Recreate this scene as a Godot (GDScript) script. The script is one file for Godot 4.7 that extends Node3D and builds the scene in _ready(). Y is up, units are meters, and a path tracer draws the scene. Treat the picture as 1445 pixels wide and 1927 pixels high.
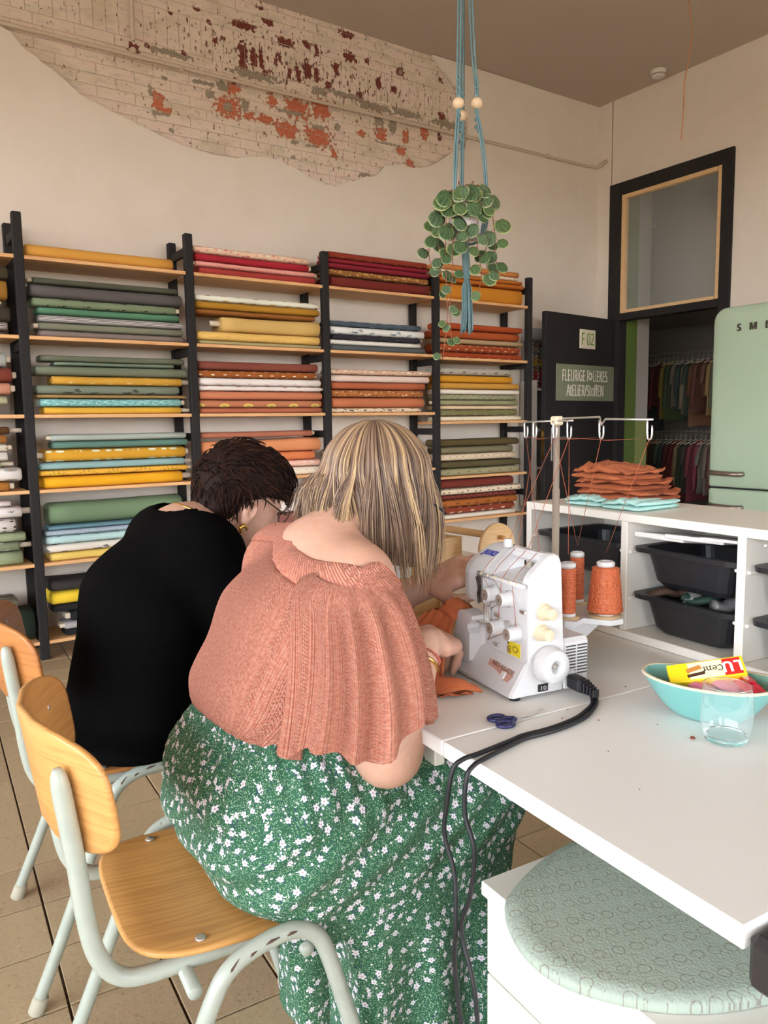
extends Node3D
# A fabric workshop: two people sewing at a white table, shelves of fabric bolts behind.
var M := {}
var used := {}
var rng := RandomNumberGenerator.new()
var nz := FastNoiseLite.new()

# ---------- naming and tagging ----------
func numbered(called: String) -> String:
	if not used.has(called):
		used[called] = 0
		return called
	used[called] += 1
	return "%s_%03d" % [called, used[called]]

func tag(o: Node, label: String, category: String, group := "", kind := ""):
	if label: o.set_meta("label", label)
	if category: o.set_meta("category", category)
	if group: o.set_meta("group", group)
	if kind: o.set_meta("kind", kind)
	return o

func thing(called: String, label: String, category: String, at := Vector3.ZERO, turn := 0.0, group := "") -> Node3D:
	var o := Node3D.new()
	o.name = numbered(called)
	add_child(o)
	o.position = at
	o.rotation.y = turn
	tag(o, label, category, group)
	return o

func struct(called: String, at := Vector3.ZERO) -> Node3D:
	var o := Node3D.new()
	o.name = numbered(called)
	add_child(o)
	o.position = at
	o.set_meta("kind", "structure")
	return o

func put(st: SurfaceTool, called: String, mat: Material, parent: Node, smooth := true) -> MeshInstance3D:
	var mesh: ArrayMesh
	st.generate_normals()
	mesh = st.commit()
	return put_mesh(mesh, called, mat, parent)

func put_mesh(mesh: Mesh, called: String, mat: Material, parent: Node) -> MeshInstance3D:
	var o := MeshInstance3D.new()
	o.mesh = mesh
	o.material_override = mat
	o.cast_shadow = GeometryInstance3D.SHADOW_CASTING_SETTING_ON
	if parent == self:
		o.name = numbered(called)
		add_child(o)
	else:
		o.name = called
		parent.add_child(o, true)
	return o

# ---------- mesh building ----------
func mb(smooth := false) -> SurfaceTool:
	var st := SurfaceTool.new()
	st.begin(Mesh.PRIMITIVE_TRIANGLES)
	st.set_smooth_group(0 if smooth else -1)
	return st

func tri(st: SurfaceTool, a: Vector3, b: Vector3, c: Vector3, out: Vector3, ua := Vector2.ZERO, ub := Vector2.ZERO, uc := Vector2.ZERO):
	if (a - c).cross(a - b).dot(out) < 0.0:
		var t := b; b = c; c = t
		var u := ub; ub = uc; uc = u
	st.set_uv(ua); st.add_vertex(a)
	st.set_uv(ub); st.add_vertex(b)
	st.set_uv(uc); st.add_vertex(c)

func face(st: SurfaceTool, p: Array, out: Vector3):
	for i in range(1, p.size() - 1):
		tri(st, p[0], p[i], p[i + 1], out)

# chamfered box; basis turns it about its centre
func bx(st: SurfaceTool, c: Vector3, s: Vector3, b := 0.0, bs := Basis()):
	var h := s * 0.5
	b = minf(b, minf(h.x, minf(h.y, h.z)) * 0.95)
	var f := func(v: Vector3): return c + bs * v
	if b <= 0.0:
		for a in 3:
			for sg in [-1.0, 1.0]:
				var u := (a + 1) % 3
				var w := (a + 2) % 3
				var q := []
				for k in [[-1, -1], [1, -1], [1, 1], [-1, 1]]:
					var v := Vector3.ZERO
					v[a] = h[a] * sg; v[u] = h[u] * k[0]; v[w] = h[w] * k[1]
					q.append(f.call(v))
				var o := Vector3.ZERO
				o[a] = sg
				face(st, q, bs * o)
		return
	for a in 3:
		var u := (a + 1) % 3
		var w := (a + 2) % 3
		for sg in [-1.0, 1.0]:
			var q := []
			for k in [[-1, -1], [1, -1], [1, 1], [-1, 1]]:
				var v := Vector3.ZERO
				v[a] = h[a] * sg; v[u] = (h[u] - b) * k[0]; v[w] = (h[w] - b) * k[1]
				q.append(f.call(v))
			var o := Vector3.ZERO
			o[a] = sg
			face(st, q, bs * o)
		for su in [-1.0, 1.0]:
			for sw in [-1.0, 1.0]:
				var v1 := Vector3.ZERO; var v2 := Vector3.ZERO; var v3 := Vector3.ZERO; var v4 := Vector3.ZERO
				v1[u] = h[u] * su; v1[w] = (h[w] - b) * sw; v1[a] = h[a] - b
				v2 = v1; v2[a] = -(h[a] - b)
				v4[u] = (h[u] - b) * su; v4[w] = h[w] * sw; v4[a] = h[a] - b
				v3 = v4; v3[a] = -(h[a] - b)
				var o := Vector3.ZERO
				o[u] = su; o[w] = sw
				face(st, [f.call(v1), f.call(v2), f.call(v3), f.call(v4)], bs * o)
	for sx in [-1.0, 1.0]:
		for sy in [-1.0, 1.0]:
			for sz in [-1.0, 1.0]:
				tri(st, f.call(Vector3(h.x * sx, (h.y - b) * sy, (h.z - b) * sz)), f.call(Vector3((h.x - b) * sx, h.y * sy, (h.z - b) * sz)), f.call(Vector3((h.x - b) * sx, (h.y - b) * sy, h.z * sz)), bs * Vector3(sx, sy, sz))

func box(called: String, c: Vector3, s: Vector3, mat: Material, parent: Node, b := 0.002, turn := 0.0) -> MeshInstance3D:
	var st := mb()
	bx(st, c, s, b, Basis(Vector3.UP, turn))
	return put(st, called, mat, parent)

# rings: Array of Array[Vector3], all the same count. closed: ring closes. caps: fill ends
func loft(st: SurfaceTool, rings: Array, closed := true, cap0 := true, cap1 := true, us := 1.0, vs := 1.0):
	var n: int = rings[0].size()
	var m := n if closed else n - 1
	var vlen := [0.0]
	for i in range(1, rings.size()):
		vlen.append(vlen[i - 1] + (rings[i][0] - rings[i - 1][0]).length())
	for i in rings.size() - 1:
		var A: Array = rings[i]
		var B: Array = rings[i + 1]
		for j in m:
			var k := (j + 1) % n
			var u0 := us * j / m; var u1 := us * (j + 1) / m
			var v0: float = vlen[i] * vs; var v1: float = vlen[i + 1] * vs
			_t(st, A[j], B[j], B[k], Vector2(u0, v0), Vector2(u0, v1), Vector2(u1, v1))
			_t(st, A[j], B[k], A[k], Vector2(u0, v0), Vector2(u1, v1), Vector2(u1, v0))
	if closed and cap0: _cap(st, rings[0], false)
	if closed and cap1: _cap(st, rings[-1], true)

func _t(st, a, b, c, ua := Vector2.ZERO, ub := Vector2.ZERO, uc := Vector2.ZERO):
	if a.is_equal_approx(b) or b.is_equal_approx(c) or a.is_equal_approx(c): return
	st.set_uv(ua); st.add_vertex(a)
	st.set_uv(ub); st.add_vertex(b)
	st.set_uv(uc); st.add_vertex(c)

func _cap(st, r: Array, flip: bool):
	var c := Vector3.ZERO
	for p in r: c += p
	c /= r.size()
	for j in r.size():
		var k := (j + 1) % r.size()
		if flip: _t(st, c, r[k], r[j])
		else: _t(st, c, r[j], r[k])

func lathe(st: SurfaceTool, prof: Array, seg := 24, c := Vector3.ZERO, bs := Basis(), cap := true):
	var rings := []
	for p in prof:
		var r := []
		for j in seg:
			var a := TAU * j / seg
			r.append(c + bs * Vector3(cos(a) * p[0], p[1], -sin(a) * p[0]))
		rings.append(r)
	loft(st, rings, true, cap and prof[0][0] > 0.0005, cap and prof[-1][0] > 0.0005)

func smooth_path(pts: Array, per := 6) -> Array:
	var out := []
	for i in pts.size() - 1:
		var p0: Vector3 = pts[maxi(i - 1, 0)]
		var p1: Vector3 = pts[i]
		var p2: Vector3 = pts[i + 1]
		var p3: Vector3 = pts[mini(i + 2, pts.size() - 1)]
		for k in per:
			out.append(p1.cubic_interpolate(p2, p0, p3, float(k) / per))
	out.append(pts[-1])
	return out

# rad: float or array of floats; flat scales the second cross axis
func tube(st: SurfaceTool, path: Array, rad, seg := 8, caps := true, flat := 1.0, up := Vector3.ZERO):
	var rings := []
	var t0: Vector3 = (path[1] - path[0]).normalized()
	var nrm := up if up != Vector3.ZERO else (Vector3.UP if absf(t0.y) < 0.9 else Vector3.RIGHT)
	nrm = (nrm - t0 * nrm.dot(t0)).normalized()
	for i in path.size():
		var t: Vector3 = (path[mini(i + 1, path.size() - 1)] - path[maxi(i - 1, 0)]).normalized()
		nrm = (nrm - t * nrm.dot(t)).normalized()
		var bn := t.cross(nrm)
		var r: float = rad[i] if rad is Array else rad
		var ring := []
		for j in seg:
			var a := TAU * j / seg
			ring.append(path[i] + (nrm * cos(a) * flat + bn * sin(a)) * r)
		rings.append(ring)
	loft(st, rings, true, caps, caps)

# extruded polygon: pts in the plane (ex, ey), thickness along ez from 0 to d
func prism(st: SurfaceTool, poly: PackedVector2Array, d: float, o: Vector3, ex: Vector3, ey: Vector3):
	var ez := ex.cross(ey).normalized()
	var idx := Geometry2D.triangulate_polygon(poly)
	for i in range(0, idx.size(), 3):
		var q := []
		for k in 3: q.append(o + ex * poly[idx[i + k]].x + ey * poly[idx[i + k]].y)
		tri(st, q[0] + ez * d, q[1] + ez * d, q[2] + ez * d, ez, poly[idx[i]], poly[idx[i + 1]], poly[idx[i + 2]])
		tri(st, q[0], q[1], q[2], -ez, poly[idx[i]], poly[idx[i + 1]], poly[idx[i + 2]])
	var cw := Geometry2D.is_polygon_clockwise(poly)
	for i in poly.size():
		var a := poly[i]; var b := poly[(i + 1) % poly.size()]
		var dir := b - a
		var n2 := Vector2(-dir.y, dir.x) if cw else Vector2(dir.y, -dir.x)
		var A := o + ex * a.x + ey * a.y; var B := o + ex * b.x + ey * b.y
		var out := ex * n2.x + ey * n2.y
		tri(st, A, B, B + ez * d, out, a, b, b)
		tri(st, A, B + ez * d, A + ez * d, out, a, b, a)

func text(s: String, size: float, depth: float, font := "Droid Sans", weight := 400) -> TextMesh:
	var t := TextMesh.new()
	var f := SystemFont.new()
	f.font_names = PackedStringArray([font])
	f.font_weight = weight
	t.font = f
	t.text = s
	t.font_size = 64
	t.pixel_size = size / 64.0
	t.depth = depth
	t.curve_step = 1.0
	return t

# ---------- textures and materials ----------
func c8(r, g, b) -> Color: return Color(r / 255.0, g / 255.0, b / 255.0)

func noise(freq: float, oct := 4, sd := 1) -> FastNoiseLite:
	var n := FastNoiseLite.new()
	n.seed = sd
	n.frequency = freq
	n.noise_type = FastNoiseLite.TYPE_SIMPLEX_SMOOTH
	n.fractal_octaves = oct
	return n

func ntex(freq: float, ramp: Array, w := 512, h := 512, oct := 5, sd := 1) -> NoiseTexture2D:
	var t := NoiseTexture2D.new()
	t.width = w; t.height = h; t.seamless = true
	t.noise = noise(freq, oct, sd)
	var g := Gradient.new()
	var offs := PackedFloat32Array(); var cols := PackedColorArray()
	for i in ramp.size():
		offs.append(float(i) / (ramp.size() - 1)); cols.append(ramp[i])
	g.offsets = offs; g.colors = cols
	t.color_ramp = g
	return t

func nbump(freq: float, strength := 4.0, w := 512, oct := 4, sd := 3) -> NoiseTexture2D:
	var t := NoiseTexture2D.new()
	t.width = w; t.height = w; t.seamless = true
	t.as_normal_map = true; t.bump_strength = strength
	t.noise = noise(freq, oct, sd)
	return t

func mat(col: Color, rough := 0.7, metal := 0.0) -> StandardMaterial3D:
	var m := StandardMaterial3D.new()
	m.albedo_color = col
	m.roughness = rough
	m.metallic = metal
	return m

func tmat(tex: Texture2D, rough := 0.7, tri_scale := 0.0, tint := Color.WHITE) -> StandardMaterial3D:
	var m := mat(tint, rough)
	m.albedo_texture = tex
	if tri_scale > 0.0:
		m.uv1_triplanar = true
		m.uv1_scale = Vector3.ONE * tri_scale
	return m

func bump(m: StandardMaterial3D, tex: Texture2D, amount := 1.0) -> StandardMaterial3D:
	m.normal_enabled = true
	m.normal_texture = tex
	m.normal_scale = amount
	return m

# wood: grain runs along image x
func wood_image(base: Color, dark: Color, sd: int, w := 256, h := 256, knots := 2) -> ImageTexture:
	var im := Image.create(w, h, false, Image.FORMAT_RGB8)
	var n := noise(0.02, 4, sd)
	var n2 := noise(0.3, 2, sd + 9)
	var r := RandomNumberGenerator.new()
	r.seed = sd
	var ks := []
	for k in knots: ks.append(Vector2(r.randf() * w, r.randf() * h))
	for y in h:
		for x in w:
			var fx := minf(x, w - x) * 0.35
			var fy := float(y)
			var warp := 0.0
			var kn := 0.0
			for k in ks:
				var d := Vector2((x - k.x) * 0.35, y - k.y)
				var e := exp(-d.length_squared() / 60.0)
				warp += signf(d.y) * e * 8.0
				kn += exp(-d.length_squared() / 9.0)
			var g := sin((fy - warp) * 0.55 + n.get_noise_2d(fx * 0.6, (fy - warp) * 1.6) * 9.0) * 0.5 + 0.5
			g = pow(g, 2.0) * 0.6 + n2.get_noise_2d(fx * 0.1, fy * 1.4) * 0.18
			im.set_pixel(x, y, base.lerp(dark, clampf(g * 0.75 + kn * 0.8, 0.0, 1.0)))
	return ImageTexture.create_from_image(im)

func lin_gain(c: Color, k: float) -> Color:
	var l := c.srgb_to_linear()
	l = Color(minf(l.r * k, 0.86), minf(l.g * k, 0.86), minf(l.b * k, 0.86))
	return l.linear_to_srgb()

const WZ := -4.56   # face of the back wall
const WX := 5.33    # face of the door wall
const LX := -4.6    # left wall
const FZ := 4.6     # shop front
const CH := 3.79    # ceiling height

func _ready():
	rng.seed = 7
	# camera: a seated person's eye height, turned towards the corner by the door
	var cam := Camera3D.new()
	cam.name = "camera"
	cam.fov = rad_to_deg(2.0 * atan(963.5 / 1450.0))
	cam.near = 0.05
	cam.far = 100.0
	add_child(cam)
	var yaw := deg_to_rad(34.2); var pit := deg_to_rad(6.6); var rol := deg_to_rad(0.85)
	var fw := Vector3(sin(yaw) * cos(pit), -sin(pit), -cos(yaw) * cos(pit))
	var rt := Vector3(cos(yaw), 0, sin(yaw))
	var up := rt.cross(fw)
	cam.transform = Transform3D(Basis(rt * cos(rol) - up * sin(rol), rt * sin(rol) + up * cos(rol), -fw), Vector3(0, 1.205, 0))
	cam.current = true
	# daylight from an even, overcast sky through the shop windows
	var we := WorldEnvironment.new()
	we.name = "environment"
	var e := Environment.new()
	var sm := ProceduralSkyMaterial.new()
	sm.sky_top_color = Color(0.88, 0.94, 1.0)
	sm.sky_horizon_color = Color(0.98, 0.98, 0.99)
	sm.ground_horizon_color = Color(0.62, 0.58, 0.52)
	sm.ground_bottom_color = Color(0.45, 0.41, 0.36)
	sm.sky_energy_multiplier = 1.0
	var sky := Sky.new()
	sky.sky_material = sm
	e.background_mode = Environment.BG_SKY
	e.sky = sky
	e.background_energy_multiplier = 13.0
	e.tonemap_mode = Environment.TONE_MAPPER_LINEAR
	e.tonemap_exposure = 1.5
	e.sdfgi_enabled = true
	e.ssao_enabled = true
	e.ssil_enabled = true
	we.environment = e
	add_child(we)
	make_materials()
	room()
	doorway()
	shelving()
	print("shelves done")
	table_and_cabinet()
	print("table done")
	machine()
	small_things()
	print("small done")
	chairs()
	planter()
	print("plant done")
	people()
	print("people done")

func make_materials():
	M.weave = nbump(0.35, 3.0, 256, 2, 5)
	M.bump_fine = nbump(0.05, 3.0, 256, 4, 3)
	M.plaster = bump(tmat(ntex(0.006, [c8(224, 212, 198), c8(230, 219, 206), c8(226, 215, 201)], 512, 512, 4, 4), 0.9, 0.5), M.bump_fine, 0.05)
	M.plaster.uv1_world_triplanar = true
	M.ceiling = mat(c8(192, 178, 164), 0.95)
	M.brickwall = bump(tmat(brick_paint(), 0.9), M.bump_fine, 0.35)
	M.mortar = bump(tmat(ntex(0.05, [c8(186, 170, 152), c8(214, 196, 176), c8(204, 186, 166)], 256, 256), 0.95, 2.0), M.bump_fine, 0.5)
	M.white_paint = mat(c8(222, 216, 208), 0.6)
	M.pipe = mat(c8(205, 188, 168), 0.55)
	M.black_wood = bump(tmat(ntex(0.03, [c8(24, 21, 21), c8(31, 27, 27), c8(27, 24, 24)], 256, 256, 3, 8), 0.82, 2.0), M.bump_fine, 0.15)
	M.pine = tmat(wood_image(c8(232, 182, 128), c8(196, 132, 78), 3, 256, 256, 3), 0.6, 1.0)
	M.pine.uv1_scale = Vector3(1.1, 3.2, 3.2)
	M.pale_pine = tmat(wood_image(c8(226, 190, 142), c8(205, 158, 104), 5, 256, 256, 0), 0.6, 1.0)
	M.pale_pine.uv1_scale = Vector3(2.5, 2.5, 2.5)
	M.ply = tmat(wood_image(c8(214, 158, 92), c8(176, 118, 58), 11, 256, 256, 0), 0.38, 1.0)
	M.ply.uv1_scale = Vector3(1.6, 3.0, 3.0)
	M.ply_dark = tmat(wood_image(c8(186, 122, 66), c8(146, 88, 44), 12, 256, 256, 0), 0.4, 1.0)
	M.ply_dark.uv1_scale = Vector3(2.0, 2.0, 2.0)
	M.ply_edge = mat(c8(196, 138, 84), 0.6)
	M.tube_paint = bump(tmat(ntex(0.02, [c8(160, 166, 155), c8(172, 177, 164), c8(166, 171, 160)], 256, 256), 0.3, 3.0), M.bump_fine, 0.1)
	M.chip = mat(c8(86, 58, 44), 0.8)
	M.steel = mat(c8(214, 210, 206), 0.32, 0.85)
	M.gold = mat(c8(222, 178, 96), 0.25, 1.0)
	M.tile_a = bump(tmat(ntex(0.06, [c8(137, 116, 90), c8(180, 155, 122), c8(187, 165, 131), c8(182, 160, 126), c8(174, 150, 119)], 512, 512, 5, 2), 0.5, 2.2), M.bump_fine, 0.12)
	M.tile_b = bump(tmat(ntex(0.06, [c8(128, 107, 82), c8(172, 147, 115), c8(182, 157, 126), c8(174, 150, 119), c8(163, 139, 109)], 512, 512, 5, 6), 0.52, 2.2), M.bump_fine, 0.12)
	for k in ["tile_a", "tile_b"]: M[k].uv1_world_triplanar = true
	M.grout = mat(c8(108, 92, 78), 0.95)
	M.table = bump(mat(c8(236, 233, 228), 0.42), M.bump_fine, 0.05)
	M.white_plastic = mat(c8(208, 206, 206), 0.32)
	M.cream_plastic = mat(c8(214, 198, 168), 0.4)
	M.warm_plastic = mat(c8(232, 214, 200), 0.32)
	M.cab_white = mat(c8(236, 230, 220), 0.45)
	M.black_plastic = mat(c8(34, 34, 37), 0.42)
	M.black_rubber = mat(c8(26, 26, 30), 0.5)
	M.green_paint = mat(c8(92, 112, 44), 0.55)
	M.light_green = mat(c8(142, 148, 84), 0.6)
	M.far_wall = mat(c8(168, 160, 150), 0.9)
	M.glass = mat(Color(0.85, 0.88, 0.88, 0.12), 0.03)
	M.glass.transparency = BaseMaterial3D.TRANSPARENCY_ALPHA

func brick_paint() -> ImageTexture:
	# cream paint on old brickwork; where it has flaked off the brick or the grey render shows. x 0.3..4.1, y 2.65..3.85
	var w := 1280; var h := 404
	var im := Image.create(w, h, false, Image.FORMAT_RGB8)
	var n := noise(0.012, 5, 21); var n2 := noise(0.09, 4, 33); var n3 := noise(0.05, 4, 55); var n4 := noise(0.2, 2, 77)
	var cream := c8(226, 210, 194); var yel := c8(212, 196, 174); var grey := c8(192, 184, 178); var pink := c8(228, 206, 192)
	for y in h:
		for x in w:
			var a := n.get_noise_2d(x * 0.7, y * 1.6)
			var c := cream.lerp(yel if a > 0 else pink, clampf(absf(a) * 1.8, 0.0, 1.0))
			var g := n3.get_noise_2d(x * 0.6, y * 1.8)
			if g > 0.28: c = c.lerp(grey, clampf((g - 0.28) * 3.0, 0.0, 0.55))
			c = c.lerp(c8(160, 138, 116), clampf(n4.get_noise_2d(x, y) - 0.45, 0.0, 1.0))
			# small flakes, mostly upright, over the soldier course
			var wx := 0.3 + 3.8 * x / w; var wy := 3.85 - 1.2 * y / h
			var fl := n2.get_noise_2d(x * 1.25, y * 0.5)
			var zone := exp(-pow((wx - 2.55) / 0.9, 2.0)) * exp(-pow((wy - 3.45) / 0.14, 2.0)) * 0.26 + exp(-pow((wx - 2.9) / 1.2, 2.0)) * 0.07
			if fl > 0.56 - zone:
				c = c8(112, 52, 40).lerp(c8(132, 118, 108), clampf(n3.get_noise_2d(y * 3.0, x * 3.0) * 2.0 + 0.5, 0.0, 1.0))
			im.set_pixel(x, y, c)
	for p in [["o",2.018,3.124,0.173,0.117],["o",2.411,3.067,0.167,0.097],["o",2.643,3.069,0.192,0.120],["o",1.585,3.064,0.069,0.100],["o",1.627,3.026,0.082,0.035],["o",2.492,3.212,0.177,0.117],["o",2.668,3.242,0.136,0.119],["o",2.047,3.237,0.104,0.068],["o",2.313,3.229,0.066,0.076],["o",2.261,3.105,0.110,0.051],["o",2.160,3.101,0.072,0.044],["o",2.983,3.153,0.060,0.041],["o",3.139,3.182,0.088,0.084],["o",3.313,3.098,0.073,0.057],["o",3.516,3.260,0.067,0.094],["o",2.762,2.984,0.037,0.068],["o",3.381,3.020,0.065,0.058],["o",3.351,3.194,0.055,0.093],["d",2.127,3.439,0.056,0.179],["d",2.198,3.456,0.050,0.112],["d",2.248,3.446,0.029,0.125],["d",2.576,3.466,0.055,0.104],["d",2.138,3.623,0.148,0.049],["d",2.871,3.755,0.099,0.046],["d",2.897,3.622,0.092,0.060],["d",2.577,3.620,0.062,0.039],["d",2.421,3.594,0.120,0.051],["d",2.646,3.595,0.032,0.071],["d",1.539,3.355,0.037,0.034],["d",1.753,3.361,0.045,0.041],["d",1.459,3.327,0.066,0.040],["d",2.274,3.380,0.058,0.044],["d",2.441,3.412,0.030,0.064],["d",2.506,3.424,0.035,0.077],["d",2.642,3.448,0.032,0.098],["d",3.123,3.506,0.044,0.076],["d",3.307,3.620,0.063,0.063],["d",3.256,3.491,0.054,0.049],["d",3.035,3.629,0.034,0.041],["d",2.792,3.522,0.041,0.079],["d",2.853,3.370,0.066,0.034],["d",2.971,3.388,0.068,0.054],["d",3.671,3.392,0.059,0.066],["d",3.651,3.249,0.039,0.051],["d",3.860,3.243,0.041,0.060],["d",3.664,3.644,0.039,0.036],["d",1.678,3.570,0.025,0.017],["d",1.846,3.635,0.046,0.024],["d",2.252,3.754,0.043,0.025],["d",2.303,3.682,0.073,0.044],["d",2.000,3.513,0.027,0.024],["d",1.955,3.487,0.034,0.042],["d",2.059,3.286,0.049,0.031],["d",1.919,3.581,0.027,0.030],["d",2.350,3.461,0.026,0.051],["d",2.380,3.490,0.022,0.044],["d",2.724,3.401,0.040,0.053],["g",1.668,3.349,0.253,0.035],["g",2.201,3.348,0.287,0.044],["g",2.854,3.373,0.290,0.034],["g",3.086,3.344,0.305,0.048],["g",3.354,3.357,0.230,0.050],["g",3.735,3.353,0.278,0.052],["g",1.871,3.229,0.133,0.024],["g",1.989,3.240,0.075,0.049],["g",2.651,3.353,0.119,0.046],["g",3.123,3.255,0.079,0.076],["g",3.238,3.253,0.063,0.077],["g",2.130,3.154,0.057,0.069],["g",1.543,3.127,0.025,0.064],["g",1.589,3.001,0.106,0.018],["g",2.018,3.124,0.048,0.055],["g",2.434,3.178,0.167,0.026],["g",2.645,3.129,0.088,0.026],["g",3.214,3.126,0.207,0.014],["g",3.011,2.882,0.104,0.035],["g",1.654,2.923,0.032,0.024],["g",2.466,3.003,0.054,0.026],["g",2.456,2.907,0.038,0.020],["g",2.582,3.002,0.063,0.017],["g",1.902,3.175,0.061,0.042],["g",3.312,3.621,0.036,0.028],["g",2.791,3.157,0.041,0.047],["g",1.630,3.204,0.031,0.018]]:
		var k: String = p[0]
		var cx: float = (p[1] - 0.3) / 3.8 * w; var cy: float = (3.85 - p[2]) / 1.2 * h
		var hw: float = p[3] / 3.8 * w * 0.5; var hh: float = p[4] / 1.2 * h * 0.5
		for y in range(maxi(0, int(cy - hh * 1.5 - 3)), mini(h, int(cy + hh * 1.5 + 3))):
			for x in range(maxi(0, int(cx - hw * 1.5 - 3)), mini(w, int(cx + hw * 1.5 + 3))):
				var d := pow(pow(absf(x - cx) / hw, 3.0) + pow(absf(y - cy) / hh, 3.0), 0.333)
				d += n2.get_noise_2d(x * 0.9, y * 0.9) * 0.85 + n4.get_noise_2d(x, y) * 0.06
				if d < 1.0:
					var t := n2.get_noise_2d(x * 2.0 + 300, y * 2.0)
					var c: Color
					if k == "o": c = c8(186, 96, 66).lerp(c8(206, 130, 100), clampf(t + 0.4, 0, 1))
					elif k == "d": c = c8(112, 44, 36).lerp(c8(140, 112, 104), clampf(t + 0.1, 0, 1))
					else: c = c8(140, 128, 112).lerp(c8(166, 152, 134), clampf(t + 0.5, 0, 1))
					if d > 0.9: c = c.lerp(c8(120, 100, 84), 0.6)
					im.set_pixel(x, y, c)
	return ImageTexture.create_from_image(im)

func rough_line(pts: Array, step := 0.03, amp := 0.012) -> PackedVector2Array:
	var out := PackedVector2Array()
	for i in pts.size() - 1:
		var a: Vector2 = pts[i]; var b: Vector2 = pts[i + 1]
		var n := maxi(1, int((b - a).length() / step))
		for k in n:
			var p := a.lerp(b, float(k) / n)
			var d := Vector2(nz.get_noise_2d(p.x * 900.0, p.y * 900.0), nz.get_noise_2d(p.y * 900.0 + 50.0, p.x * 900.0))
			out.append(p + d * amp)
	out.append(pts[-1])
	return out

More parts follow.
